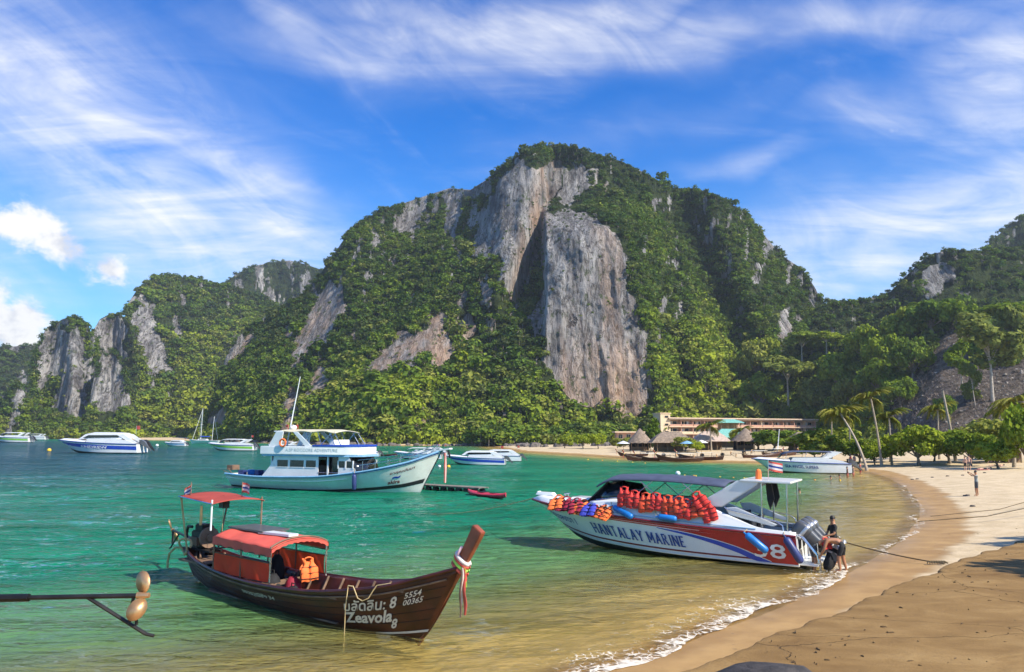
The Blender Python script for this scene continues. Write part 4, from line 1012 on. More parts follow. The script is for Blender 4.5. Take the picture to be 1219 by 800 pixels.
# ---- life jackets ---------------------------------------------------------------
JK = {}
def jacket_meshes(seed):
    if seed in JK: return JK[seed]
    g = random.Random(seed); w, hgt = .21, .60 + g.uniform(-.04, .04); out = {}
    def panel(side, z0, z1, y, puff):
        u = np.linspace(0, 1, 9)[:, None]; v = np.linspace(0, 1, 13)[None]
        xo = (w + .035) * (1 - .42 * sstep(v, .55, .80) + .10 * sstep(v, .85, 1)); xi = .012 + .075 * sstep(v, .62, 1)
        if side == 0: x = -xo + 2 * xo * u; z = z0 + (z1 - z0) * v - .16 * sstep(v, .8, 1) * np.exp(-((u - .5) / .22) ** 2)
        else: x = (xi + (xo - xi) * u) * side; z = z0 + (z1 - z0) * v
        z = z + .012 * np.sin(u * 7 + seed)
        b = (np.clip(np.sin(np.pi * u), 0, 1) ** .5 * np.clip(np.sin(np.pi * v), 0, 1) ** .35) * puff * (1 - .30 * np.exp(-((v - .30) / .025) ** 2) - .30 * np.exp(-((v - .58) / .025) ** 2))
        yy_ = y - (.05 * sstep(v, .75, 1) if side else -.03 * sstep(v, .75, 1)) + .02 * np.sin(v * 4 + seed * 2)
        A = np.stack(np.broadcast_arrays(x, yy_ + b, z), -1); B = np.stack(np.broadcast_arrays(x, yy_ - b * .6, z), -1)
        return MB().grid(A).grid(B[::-1])
    out['front'] = [panel(-1, -hgt, 0, .06, .042).mesh('front_panel', 60), panel(1, -hgt - .02, 0, .065, .042).mesh('front_panel', 60)]
    out['back'] = panel(0, -hgt * .94, .03, -.035, .035).mesh('back_panel', 60)
    c = MB().tube([(math.cos(a) * .105, .01 + .03 * math.sin(a), -.015 + math.sin(a) * .05) for a in np.linspace(0, 3.14, 10)], .022, 6); out['collar'] = c.mesh('collar', 60)
    out['strap'] = []
    for z in (-.22, -.38, -.52):
        out['strap'].append(MB().tube([(-w - .05, .0, z), (-w - .03, .095, z), (0, .112, z - .01), (w + .03, .095, z), (w + .05, 0, z)], .018, 6, flat=.5).mesh('strap', 60))
    out['buckle'] = MB().box((0, .12, -.225), (.06, .03, .045)).mesh('buckle', 0)
    JK[seed] = out; return out
def life_jacket(M, m, label, group, seed, strapm=None):
    o = thing('life_jacket', label, 'life jacket', group=group); o.matrix_world = M
    d = jacket_meshes(seed % 4)
    def L(nm, me, mm):
        q = bpy.data.objects.new(nm, me.copy() if me.users and me.materials and me.materials[0] != mm else me); COL.objects.link(q); q.parent = o
        if not q.data.materials: q.data.materials.append(mm)
        else: q.data.materials[0] = mm
    for k in d['front']: L('front_panel', k, m)
    L('back_panel', d['back'], m); L('collar', d['collar'], m)
    for k in d['strap']: L('strap', k, strapm or CLOB)
    L('buckle', d['buckle'], CLOB)
    return o
def jm(x, y, z, lean, roll, yaw=0, s=1.0):
    return sb.matrix_basis @ Matrix.Translation((x, y, z)) @ Matrix.Rotation(R(yaw), 4, 'Z') @ Matrix.Rotation(R(lean), 4, 'X') @ Matrix.Rotation(R(roll), 4, 'Y') @ Matrix.Diagonal((s, s, s, 1))
bpy.context.view_layer.update()
for k, (x, m, lb, roll) in enumerate([(9.62, ORANGE, 'orange life jacket draped over the speedboat bow, first from the stem', 14), (9.22, JMAR, 'maroon life jacket lying beside the orange one nearest the speedboat stem', 10),
                             (8.72, JMAR, 'maroon life jacket in the middle of the row on the speedboat bow', 22), (8.32, ORANGE, 'orange-red life jacket between a maroon and a blue one on the bow', -4),
                             (7.92, JBLU, 'blue life jacket hanging lowest over the speedboat bow', 5), (7.55, JRED, 'red life jacket between the blue and the last orange one on the bow', -3), (7.12, ORANGE, 'large orange life jacket draped next to the speedboat windscreen', -16)]):
    u = (x) / 11.2; hb = float(SB.half(u)); zz = float(SB.sheer(u)) + .30
    life_jacket(jm(x, hb * .80, zz + .04, 52 - 6 * (k % 2), roll, -6, 1.28), m, lb, 'life jackets drying on the speedboat bow', k)
for k, (x, m, dz, roll) in enumerate([(6.50, JRED, .34, 3), (6.05, JRED, .22, -4), (5.60, JREO, .16, 2), (5.18, JRED, .19, -2), (4.72, JREO, .12, 5), (4.30, JREO, .10, 14), (3.98, JRED, .02, -8), (3.62, JREO, .06, 10), (3.25, JRED, -.02, 18), (3.65, JRED, .30, 35)]):
    lb = ['tallest red life jacket hung at the front of the row under the canopy', 'red life jacket hung second in the row beside the cabin', 'scarlet life jacket third in the hanging row by the cabin', 'plain red life jacket hung in the middle of the cabin row',
          'scarlet life jacket beside the plain red one in the cabin row', 'slanting scarlet life jacket hung in the cabin row', 'low-hung red life jacket near the white arch', 'scarlet life jacket partly covered by the heap near the arch', 'last red life jacket of the row, against the white arch', 'red life jacket tossed on top of the heap by the arch'][k]
    hb = float(SB.half(x / 11.2)) - .18
    life_jacket(jm(x, hb, 2.14 + dz, 10, roll, 0, 1.12), m, lb, 'life jackets hung along the speedboat cabin', k + 2)

# ---- fenders --------------------------------------------------------------------
def fender(p0, p1, r, m, label, M=None, group='fenders slung on the speedboat', rope=None):
    p0, p1 = Vector(p0), Vector(p1); 
    if M is not None: p0, p1 = M @ p0, M @ p1
    o = thing('fender', label, 'fender', (0, 0, 0), group=group); o.location = p0; q = p1 - p0; L = q.length; d = q.normalized()
    pts = [d * L * t for t in (0, .03, .10, .5, .90, .97, 1)]
    MB().tube(pts, [r * .3, r * .75, r, r * 1.03, r, r * .75, r * .3], 12).build('fender_body', m, o, smooth=60)
    MB().tube([-d * .10, Vector((0, 0, 0))], r * .25, 8).build('fender_eye', m, o)
    if rope is not None: MB().tube([(sb.matrix_basis @ Vector(rope)) - p0, -d * .08], .012, 5).build('lanyard', ROPEC, o)
    return o
yb = lambda x: float(SB.half(x / 11.2)) + .10
fender((6.95, yb(6.95) - .25, 1.72), (6.05, yb(6.05) + .03, 1.40), .115, FENDER, 'sky-blue fender lying slantwise on the side deck below the windscreen', SBM and sb.matrix_basis, rope=(7.1, 1.2, 1.9))
fender((5.02, yb(5.02) - .02, 1.50), (4.30, yb(4.3) - .02, 1.46), .11, FENDER, 'sky-blue fender lying level along the deck under the hung jackets', sb.matrix_basis, rope=(5.3, 1.25, 1.9))
fender((1.75, 1.66, 1.14), (1.02, 1.60, .58), .125, FENDER, 'sky-blue fender hanging across the painted number', sb.matrix_basis, rope=(1.75, 1.40, 1.3))
fender((.42, 1.55, 1.12), (-.10, 1.50, .30), .13, NAVYF, 'dark navy fender slung at the stern corner', sb.matrix_basis, rope=(.5, 1.3, 1.3))

# ================================================================== LONG-TAIL BOAT
LT = Hull(xk=[(0, .25), (.7, 6.6), (.9, 8.2), (1, 8.75)], xs=[(0, 0), (.7, 6.9), (.9, 8.95), (1, 9.85)],
          half=[(0, .30), (.1, .52), (.3, .78), (.5, .84), (.7, .74), (.85, .46), (.95, .19), (1, .06)],
          keel=[(0, .10), (.15, -.15), (.5, -.25), (.8, -.20), (.92, -.12), (1, -.05)], sheer=[(0, .92), (.15, .70), (.4, .60), (.6, .66), (.8, .92), (.92, 1.24), (1, 1.46)], flare=1.25, round_=.55)
def ribbon_cloth(mb, top, dx, L, w):
    p = [Vector(top) + Vector((dx * t, .02 * math.sin(t * 9), -L * t)) for t in np.linspace(0, 1, 9)]
    mb.tube(p, [w * q for q in (.5, .8, 1, 1, .95, .9, .95, .9, .7)], 7, flat=.45); return mb
def make_longtail(lt, full=True):
    h = LT
    h.skin(50, 16).build('hull', WOODD, lt, solid=.03)
    for sd in (1, -1):
        h.band(.02, 1.0, lambda u: .20 + .02 * u, lambda u: .24 + .02 * u, sd, .012).build('white_line', PAINTW, lt)
        for vv_ in (.42, .56, .70, .82): h.rail(.01, .985, .006, vv_, .0, .004, sd, 40, 4).build('plank_seam', IRON, lt)
        h.rail(0, .995, .040, 1.0, .0, .015, sd, 44).build('gunwale', WOODD, lt)
        h.rail(.02, .98, .020, .90, .0, .02, sd, 44).build('rubbing_strake', WOODI, lt)
    # floor boards, ribs, thwarts
    for k in range(7):
        y = -.42 + k * .14; MB().box((4.2 , y, .06), (6.2 - abs(k - 3) * .35, .125, .03)).build('floor_plank', WOODI, lt)
    for q in np.linspace(.08, .9, 15):
        p = [h.P(q, v, s, -.075) for s in (1,) for v in np.linspace(1, .12, 7)] + [h.P(q, v, -1, -.075) for v in np.linspace(.12, 1, 7)]
        MB().tube(p, .03, 6).build('rib', WOODI, lt)
    for q in (.70, .78, .86):
        b = float(h.half(q)) - .03; MB().box((float(h.xs(q)), 0, float(h.sheer(q)) - .14), (.22, 2 * b, .04)).build('thwart', WOODI, lt)
    b = float(h.half(.14)); MB().box((.75, 0, .66), (1.2, 2 * b * .9, .05)).build('stern_deck', WOODI, lt)
    u = np.linspace(.885, .995, 10)[:, None]; w = np.linspace(-1, 1, 5)[None]
    MB().grid(np.stack(np.broadcast_arrays(h.xs(u), (h.half(u) - .01) * w, h.sheer(u) - .05), -1)).build('bow_deck', WOODD, lt)
    # stem and tall prow
    ring = lambda c, t, w_, d_: [(c[0] + t[0] * sx * d_ / 2, sy * w_ / 2, c[1] + t[1] * sx * d_ / 2) for sx, sy in ((1, 1), (1, -1), (-1, -1), (-1, 1))]
    pth = [(8.72, -.10), (9.05, .35), (9.48, .95), (9.80, 1.42), (10.00, 1.70), (10.17, 1.96), (10.32, 2.20)]; sz = [.13, .14, .16, .20, .22, .235, .25]; wd = [.06, .07, .08, .11, .12, .13, .14]
    rr = []
    for i, p in enumerate(pth):
        a = pth[max(i - 1, 0)]; c = pth[min(i + 1, len(pth) - 1)]; d = Vector((c[0] - a[0], c[1] - a[1])).normalized(); rr.append(ring((p[0] - d[1] * .06, p[1] + d[0] * 0), (d[1], -d[0]), wd[i], sz[i]))
    MB().loft(rr).build('prow', WOODP, lt, bevel=.012)
    # ribbons tied round the prow
    for k, (mm, r_, z_) in enumerate(((REDR, .165, 1.44), (GREENR, .160, 1.51), (REDR, .155, 1.57), (WHITER, .150, 1.62))):
        c = np.array((9.78 + (z_ - 1.42) * .45, 0, z_)); a = np.linspace(0, 2 * math.pi, 15)
        P_ = [(c[0] + math.cos(q) * r_ * .95, math.sin(q) * .085, c[2] - math.cos(q) * .10) for q in a]
        MB().tube(P_, .040, 7, cap=False, flat=1).build('ribbon_band', mm, lt, smooth=60)
    for mm, dx, L, w, o_ in ((REDR, .05, .75, .05, 0), (WHITER, -.04, .68, .03, -.03), (REDR, .0, .85, .035, .04), (GREENR, .03, .35, .03, .02), (WOODI, -.02, .88, .025, -.06)):
        ribbon_cloth(MB(), (9.98, -.10 + o_, 1.48), dx, L, w).build('ribbon_tail', mm, lt, smooth=60)
    fl = MB()
    for k in range(9): a = k / 8 * 3.1; fl.ball((9.80 + .012 * k, -.075 - .02 * math.sin(a), 1.66 + .022 * k), .028, 6, 4)
    fl.build('flower_garland', PLINK, lt)
    # engine on its swivel post, with the long shaft
    cz = 1.16; ex = .35
    eng = MB().box((ex, 0, cz), (.55, .36, .42)).box((ex + .02, 0, cz + .28), (.42, .26, .2)).box((ex - .28, .1, cz + .1), (.12, .2, .34)).build('engine', IRON, lt, bevel=.03)
    MB().tube([(ex + .30, 0, cz + .05), (ex + .36, 0, cz + .05)], .27, 16).tube([(ex + .36, 0, cz + .05), (ex + .41, 0, cz + .05)], .1, 10).build('flywheel', WOODI, eng)
    MB().tube([(ex + .05, -.1, cz + .35), (ex + .04, -.1, cz + .85)], [.04, .035], 8).build('exhaust', BRONZE, eng)
    MB().tube([(ex - .2, -.2, cz + .3), (ex - .38, -.22, cz + .3), (ex - .48, -.2, cz + .1), (ex - .44, -.2, cz - .02), (ex - .54, -.2, cz - .06)], .04, 8).build('hose', BLACK, eng)
    MB().box((ex - .05, .22, cz + .2), (.25, .14, .25)).build('air_filter', BLACK, eng, bevel=.03); MB().box((ex, -.21, cz - .05), (.35, .1, .2)).build('radiator', WOODI, eng)
    MB().tube([(ex - .1, 0, cz - .22), (ex - .1, 0, .5)], .06, 8).build('swivel_post', IRON, lt)
    MB().box((ex + .05, 0, cz - .27), (.8, .3, .06)).box((ex + .35, .15, cz - .27), (.7, .05, .05)).box((ex + .35, -.15, cz - .27), (.7, .05, .05)).build('engine_bed', IRON, lt)
    for y in (-.22, .22): MB().tube([(ex + .1, y * .4, cz - .28), (ex + .35, y, .72)], .03, 6).build('engine_leg', WOODI, lt)
    MB().tube([(ex + .4, 0, cz - .24), (ex + .95, 0, cz - .16), (ex + 1.3, .05, cz - .1)], .025, 6).build('tiller', IRON, lt)
    shaft(lt, Vector((ex - .25, 0, cz - .12)), Vector((ex - 2.75, .55, cz - .06)))
    if full: MB().tube([(.0, -.35, .92), (-.2, -.45, .92), (-.45, -.48, .74), (-.56, -.46, .5), (-.58, -.44, .35)], .03, 7).build('rudder_guard', ROPEC, lt)
    a = np.linspace(0, 5.6, 24); MB().tube([(.25 + .26 * math.cos(q), -.42 + .06 * math.sin(q * 2), .98 + .2 * math.sin(q)) for q in a], .03, 6).build('rope_coil', ROPEC, lt)
    if not full: return
    # red awning on a frame
    x0, x1 = 2.25, 4.75
    u = np.linspace(0, 1, 22)[:, None]; w = np.linspace(-1, 1, 19)[None]; X = x0 + (x1 - x0) * u; hb = .76
    zt = 1.44  + .17 * (1 - np.abs(w) ** 2.4) - .06 * u + .02 * np.sin(u * 19) * np.abs(w)
    MB().grid(np.stack(np.broadcast_arrays(X, hb * w, zt), -1)).build('awning', CANOPY, lt, solid=.015, smooth=60)
    for sd in (1, -1):
        v = np.linspace(0, 1, 6)[None]; uu = np.linspace(0, 1, 40)[:, None]
        MB().grid(np.stack(np.broadcast_arrays(x0 + (x1 - x0) * uu, (hb + .012 + .015 * np.sin(uu * 34) * v) * sd, 1.45 - .06 * uu - .19 * v + .012 * np.sin(uu * 40) * v), -1)).build('awning_valance', CANOPY, lt, smooth=60)
        MB().tube([(x0, hb * sd, 1.27), (x1, hb * sd, 1.21)], .016, 6).build('awning_hem', ROPED, lt)
        for q in (x0 + .04, (x0 + x1) / 2, x1 - .04):
            MB().tube([(q, hb * .98 * sd, .62), (q, hb * .98 * sd, 1.42)], .022, 6).build('awning_post', STEEL if q > 4 else WOODI, lt)
        # orange side cloths
        uu = np.linspace(0, 1, 30)[:, None]; v = np.linspace(0, 1, 10)[None]
        MB().grid(np.stack(np.broadcast_arrays(x0 + .1 + (x1 - x0 - .2) * uu, (hb - .01 + .02 * np.sin(uu * 22 + v * 3)) * sd + 0 * v, .66 + .42 * v - .02 * np.sin(uu * 3.14)), -1)).build('side_cloth', TARP, lt, smooth=60)
        MB().tube([(x0, (hb - .01) * sd, 1.08), (x1, (hb - .01) * sd, 1.07)], .014, 6).build('cloth_rail', ROPED, lt)
    for q in (x0 + .04, x1 - .04):
        MB().tube([(q, hb * w_, 1.41  + .17 * (1 - abs(w_) ** 2.4)) for w_ in np.linspace(-1, 1, 13)], .02, 6).build('awning_bow', WOODI, lt)
    u_ = np.linspace(0, 1, 30); MB().grid(np.stack([np.stack([np.full(30, x1 + .01), hb * (2 * u_ - 1), 1.38  + .17 * (1 - np.abs(2 * u_ - 1) ** 2.4) - .02], -1), np.stack([np.full(30, x1 + .01), hb * (2 * u_ - 1), 1.29  + .17 * (1 - np.abs(2 * u_ - 1) ** 2.4) - .012 * np.sin(u_ * 60)], -1)])).build('awning_fringe', CANOPY, lt)
    MB().box((2.9, .05, 1.62), (1.5, .75, .04)).build('roof_board', GREY, lt); MB().box((4.0, -.12, 1.60), (1.1, .28, .05), rz=.1).build('white_plank', WHITE, lt)
    # steering shelter aft on four poles
    X0, X1 = .35, 2.05
    u = np.linspace(0, 1, 14)[:, None]; w = np.linspace(-1, 1, 11)[None]
    MB().grid(np.stack(np.broadcast_arrays(X0 + (X1 - X0) * u, .72 * w, 2.30 - .10 * u + .07 * (1 - w * w) + .015 * np.sin(u * 9) * w), -1)).build('shelter_roof', CANOPY2, lt, solid=.012, smooth=60)
    for x_, y_, z_, m_ in ((X0 + .05, -.68, .80, ROPEC), (X0 + .05, .68, .80, WOODI), (X1 - .08, -.68, 1.55, WHITE), (X1 - .05, .68, .75, WOODI)):
        MB().tube([(x_, y_ * (.62 if z_ < 1 and x_ < 1 else 1), z_), (x_, y_, 2.29)], .024, 6).build('shelter_pole', m_, lt)
    for w_ in (-1, 1): MB().tube([(X0, .72 * w_, 2.29), (X1, .72 * w_, 2.19)], .018, 6).build('shelter_rail', STEEL, lt)
    MB().box((1.35, 0, 2.10), (.22, .18, .18)).tube([(1.3, 0, 2.32), (1.3, 0, 2.18)], .02).build('lantern', IRON, lt, bevel=.02)
    MB().tube([(1.32, 0, 2.02), (1.34, -.02, 1.1)], .008, 5).build('control_cord', ROPEC, lt)
    for x_, y_, dx in ((X0 + .2, -.5, -.25), (X1 - .55, .4, .42)):
        pl = MB().tube([(x_, y_, 2.22), (x_, y_, 2.66)], .012, 6).build('flag_staff', WOODI, lt)
        g = [(x_ + dx * a, y_ + .05 * math.sin(a * 5), 2.64 - (.18 * a if dx < 0 else .03 * a)) for a in np.linspace(0, 1, 6)]
        for k, mm in enumerate((REDR, WHITER, NAVY, WHITER, REDR)): MB().grid(np.array([[(x, y, z - .05 * k), (x, y, z - .05 * (k + 1))] for x, y, z in g])).build('flag_stripe', mm, pl)
    # seats inside
    for k in range(3): MB().box((2.5 + k * .8, 0, .50), (.3, 1.3, .05)).build('bench', WOODI, lt)
    # names on the starboard bow
    hull_text(h, 'name_lettering', text2d('บลัดลิน: 8', .02), .735, .868, .755, .19, PAINTW, lt, -1, .02, slope=.02)
    hull_text(h, 'registration_digits', text2d('5554', .012), .885, .925, .815, .08, PAINTW, lt, -1, .02, slope=.01)
    hull_text(h, 'registration_digits', text2d('00365', .012), .885, .935, .72, .08, PAINTW, lt, -1, .02, slope=.01)
    hull_text(h, 'boat_name', text2d('Zeavola', .03), .735, .865, .545, .21, PAINTW, lt, -1, .02, slope=.03)
    hull_text(h, 'boat_number', text2d('8', .03), .866, .882, .42, .17, PAINTW, lt, -1, .02)
    hull_text(h, 'stern_lettering', text2d('จงวรวุฒิชัย 34', .01), .36, .50, .76, .13, PAINTW, lt, -1, .02)
    MB().tube([(7.30, -.62, .90), (7.42, -.72, .93), (7.55, -.70, .93), (7.66, -.74, .86), (7.76, -.75, .74), (7.88, -.73, .70), (8.0, -.68, .76), (8.06, -.62, .90), (8.12, -.58, 1.0), (8.4, -.47, 1.06)], .012, 6).build('mooring_line', ROPEC, lt)
    MB().tube([(7.42, -.72, .93), (7.43, -.78, .5), (7.44, -.80, -.3)], .010, 6).build('hanging_line', ROPEC, lt)
def shaft(lt, a, b):
    d = (b - a).normalized(); s = Vector((0, 0, 1)).cross(d).normalized(); up = d.cross(s)
    MB().tube([a, a + d * 1.0], .055, 8).build('shaft_sleeve', IRON, lt); sh = MB().tube([a, b + d * .05], .034, 8).build('propeller_shaft', IRON, lt)
    hub = b + d * .02; MB().tube([hub - d * .05, hub + d * .12], [.05, .035], 10).build('propeller_hub', BRONZE, lt)
    for k in range(2):
        a_ = 1.2 + k * math.pi; r_ = (s * math.cos(a_) + up * math.sin(a_) - d * .35).normalized(); t_ = (d.cross(r_) * .35 + d * .9).normalized(); pts = []
        for q in np.linspace(0, 2 * math.pi, 14, endpoint=False): pts.append(hub + d * .05 + r_ * (.20 + .165 * math.cos(q)) + t_ * (.125 * math.sin(q)) + d * .02 * math.cos(q))
        MB().add(pts, [tuple(range(14))]).build('propeller_blade', BRONZE, lt, solid=.02)
    e = b - d * .75; tip = b + d * .12 - Vector((0, 0, .52))
    MB().tube([e, tip], .026, 6).tube([tip, tip + d * .12 - Vector((0, 0, .03))], .024, 6).build('skeg_bar', IRON, lt); m_ = e + (tip - e) * .72
    MB().tube([b - d * .08, m_], .022, 6).build('skeg_brace', IRON, lt); MB().tube([b - d * .02, b - d * .02 - Vector((0, 0, .40))], .022, 6).build('skeg_strut', IRON, lt)

lt_stern = gnd(236, 694); lt_bow = gnd(498, 760)
rz, ln = place_line(lt_stern, lt_bow); sc = ln / 8.45
lt = thing('longtail_boat', 'dark wooden long-tail boat with red awning and ribbons on its tall prow', 'boat', V(lt_stern) - Matrix.Rotation(rz, 3, 'Z') @ Vector((.25 * sc, 0, 0)), rz, scale=sc)
make_longtail(lt)
# things aboard
LTM = Matrix.Translation(lt.location) @ Matrix.Rotation(rz, 4, 'Z') @ Matrix.Scale(sc, 4)
def aboard(name, p, label, cat, rzz=0):
    o = thing(name, label, cat, LTM @ Vector(p), rz + rzz); return o
for p, lb, m_, r0 in (((4.62, .30, .68), 'orange life jacket propped upright inside the long-tail boat', ORANGE, 90),):
    life_jacket(LTM @ Matrix.Translation((p[0], p[1], p[2] + .36)) @ Matrix.Rotation(R(-100), 4, 'Z') @ Matrix.Rotation(R(12), 4, 'X') @ Matrix.Scale(.85, 4), m_, lb, None, 3)
def bag(name, p, s, m, label):
    o = aboard(name, p, label, 'bag'); g = random.Random(int(p[0] * 100)); mb = MB(); rr = []
    for t_ in np.linspace(0, 1, 8):
        q = math.sin(math.pi * (.1 + .85 * t_)) ** .5; rr.append([(math.cos(a) * s[0] * q * (1 + .12 * g.uniform(-1, 1)), math.sin(a) * s[1] * q * (1 + .12 * g.uniform(-1, 1)), t_ * s[2]) for a in np.linspace(0, 2 * math.pi, 14, endpoint=False)])
    mb.loft(rr).build('bag_body', m, o, smooth=70); MB().tube([(-.08, 0, s[2] * .95), (-.06, 0, s[2] * 1.15), (.06, 0, s[2] * 1.15), (.08, 0, s[2] * .95)], .015, 6).build('bag_handle', BLACK, o); return o
bag('bag', (4.05, -.25, .08), (.26, .24, .70), CLOB, 'tall black bag standing under the long-tail awning')
bag('bag', (4.35, .1, .08), (.22, .22, .62), JMAR, 'dark maroon bag leaning beside the black one in the long-tail boat')
bag('bag', (4.95, -.30, .08), (.24, .22, .52), CLOB, 'low round black bag at the open end of the awning')
bag('bag', (3.3, .35, .3), (.24, .2, .78), CLOB, 'black bundle sitting high behind the orange side cloth')

# the neighbour's boat lies outside the picture; only its raised shaft reaches in
l2 = thing('longtail_boat', 'moored long-tail boat of which only the raised propeller shaft reaches into view', 'boat')
make_longtail(l2, full=False)
tipw = Vector(at(166, 709, 11.2)); tail = Vector(at(0, 700, 11.2)); d2 = (tail - tipw)
rz2 = math.atan2(d2.y, d2.x)
l2.rotation_euler = (0, 0, rz2 + .21)
loc_tip = Vector((.35 - 2.75, .55, 1.10)); l2.location = tipw - Matrix.Rotation(rz2 + .21, 3, 'Z') @ loc_tip
l2.location.z = tipw.z - loc_tip.z

# ================================================================== OTHER BOATS
DB = Hull(xk=[(0, .3), (.6, 9.8), (.85, 13.6), (1, 15.2)], xs=[(0, 0), (.6, 10.4), (.85, 14.8), (1, 16.9)], half=[(0, 1.55), (.2, 2.05), (.5, 2.15), (.75, 1.75), (.9, .95), (1, .12)],
          keel=[(0, -.3), (.5, -.5), (.85, -.4), (1, -.2)], sheer=[(0, 1.05), (.2, .92), (.45, 1.0), (.65, 1.35), (.85, 2.05), (1, 2.85)], flare=1.0, round_=.42)
p0 = gnd(284, 579.5); p1 = gnd(489, 586.5); rz, ln = place_line(p0, p1); sc = ln / 14.6
db = thing('dive_boat', 'white two-deck dive boat with blue gunwale and beige flybridge canopy', 'boat', p0, rz, scale=sc); db.location.z = 0
def build_dive_boat():
    h = DB; o = db
    h.skin(46, 16).build('hull', CREAM, o)
    for sd in (1, -1):
        h.band(0, .995, .955, 1.0, sd, .015).build('gunwale_band', BLUE if sd else BLUE, o); h.band(0, .99, .30, .40, sd, .012).build('waterline_band', BLACK, o)
        h.rail(0, 1, .07, 1.0, .02, .0, sd, 44).build('gunwale', LBLUE, o); h.rail(.0, .62, .05, .80, .0, .02, sd, 34).build('rubbing_strake', CREAM, o)
    u = np.linspace(0, .99, 30)[:, None]; w = np.linspace(-1, 1, 5)[None]
    MB().grid(np.stack(np.broadcast_arrays(h.xs(u), (h.half(u) - .03) * w, h.sheer(u) - .14), -1)).build('main_deck', WOODG, o)
    # saloon: walls with openings made of panels between z 0.9 and 2.55
    x0, x1, z0, z1, y = 4.3, 11.4, .95, 2.62, 1.55
    for sd in (1, -1):
        MB().prism([(x0 - 1.0, z0), (9.0, z0), (9.0, 1.72), (x0 - .25, 1.72)], y * sd, (y - .06) * sd, 'y').build('saloon_wall', WHITE, o)
        MB().prism([(x0 + .15, 2.30), (9.0, 2.30), (9.0, z1), (x0 + .2, z1)], y * sd, (y - .06) * sd, 'y').build('saloon_wall', WHITE, o)
        for a, b in ((x0 - .25, x0 + .55), (5.95, 6.15), (7.55, 7.75), (8.75, 9.0)): MB().prism([(a, 1.72), (b, 1.72), (b, 2.30), (a + (.4 if a < x0 else 0), 2.30)], y * sd, (y - .06) * sd, 'y').build('window_post', WHITE, o)
        for a, b in ((4.85, 5.95), (6.15, 7.55), (7.75, 8.75)):
            wn = MB().box(((a + b) / 2, (y - .04) * sd, 2.01), (b - a - .04, .03, .54)).build('window', GLASS, o)
            MB().box(((a + b) / 2, (y + .01) * sd, 1.725), (b - a + .04, .04, .05)).build('sill', WHITE, wn)
        MB().box((10.0, (y - .9) * sd, 1.75), (1.9, .05, 1.6)).build('doorway', GLASS, o); MB().box((9.95, y * sd, 1.78), (.12, .1, 1.66)).build('door_post', WHITE, o)
        MB().prism([(10.95, z0), (12.9, 1.15), (12.55, 1.75), (10.95, 1.75)], y * sd, (y - .06) * sd, 'y').prism([(10.95, 2.28), (12.15, 2.28), (11.95, z1), (10.95, z1)], y * sd, (y - .06) * sd, 'y').build('wheelhouse_side', WHITE, o)
        for a, b in ((11.0, 11.62), (11.72, 12.4)): MB().box(((a + b) / 2, (y - .035) * sd, 2.01), (b - a, .05, .56)).build('wheelhouse_window', GLASS, o, bevel=.02)
        for a in (10.95, 11.66, 12.36): MB().box((a, y * sd, 2.0), (.10, .08, .62)).build('wheelhouse_post', WHITE, o)
        MB().tube([(9.0, y * sd, 1.35), (10.95, y * sd, 1.35)], .03, 6).build('door_rail', STEEL, o)
    MB().box((x0 - .1, 0, 1.75), (.08, 2 * y - .1, 1.7)).build('saloon_back', WHITE, o)
    MB().add([(12.9, -y, 1.15), (12.9, y, 1.15), (12.0, y, z1), (12.0, -y, z1)], [(0, 1, 2, 3)]).build('windscreen', GLASS, o, solid=.04)
    # upper deck and bulwark
    MB().prism([(3.4, -1.75), (11.9, -1.75), (12.9, -1.1), (12.9, 1.1), (11.9, 1.75), (3.4, 1.75)], 2.62, 2.74).build('upper_deck', LBLUE, o)
    MB().prism([(3.25, -1.82), (11.7, -1.82), (12.6, -1.2), (12.6, 1.2), (11.7, 1.82), (3.25, 1.82)], 2.743, 3.42).build('upper_bulwark', WHITE, o, bevel=.05)
    MB().prism([(8.6, -1.84), (11.72, -1.84), (12.65, -1.2), (12.65, 1.2), (11.72, 1.84), (8.6, 1.84)], 3.424, 3.56).build('bulwark_cap', BLUE, o)
    for sd in (1, -1):
        MB().prism([(4.0, 3.42), (4.75, 4.62), (5.5, 4.62), (5.3, 3.42)], 1.70 * sd, 1.62 * sd, 'y').build('arch_leg', WHITE, o, bevel=.02)
        MB().prism([(6.4, 4.6), (6.9, 4.6), (8.4, 3.42), (7.7, 3.42)], 1.66 * sd, 1.60 * sd, 'y').build('arch_brace', WHITE, o, bevel=.02)
        for a, b in ((8.2, 7.6), (9.3, 8.8), (10.6, 9.9), (9.2, 10.2), (7.4, 8.3), (11.2, 10.4)): MB().tube([(a, 1.6 * sd, 3.5), (b, 1.5 * sd, 4.6)], .03, 6).build('canopy_strut', STEEL, o)
    u = np.linspace(0, 1, 20)[:, None]; w = np.linspace(-1, 1, 9)[None]
    MB().grid(np.stack(np.broadcast_arrays(4.7 + 5.9 * u, 1.6 * w, 4.64 + .16 * (1 - w ** 2) + .04 * np.sin(u * 18) * np.abs(w) - .12 * np.clip(u - .85, 0, 1) * 5), -1)).build('flybridge_canopy', BEIGE, o, solid=.05, smooth=60)
    MB().box((4.9, 0, 4.62), (.9, 3.3, .12)).build('arch_top', WHITE, o, bevel=.03)
    MB().box((9.8, 0, 3.7), (.5, 2.0, .5)).box((8.6, .8, 3.65), (.6, .6, .4)).build('helm_seat', CREAM, o, bevel=.04)
    a_ = np.linspace(0, 2 * math.pi, 17); MB().tube([(5.65 + .30 * math.cos(q), -1.90, 3.70 + .30 * math.sin(q)) for q in a_], .07, 8, cap=False).build('lifebuoy', ORANGE, o, smooth=60)
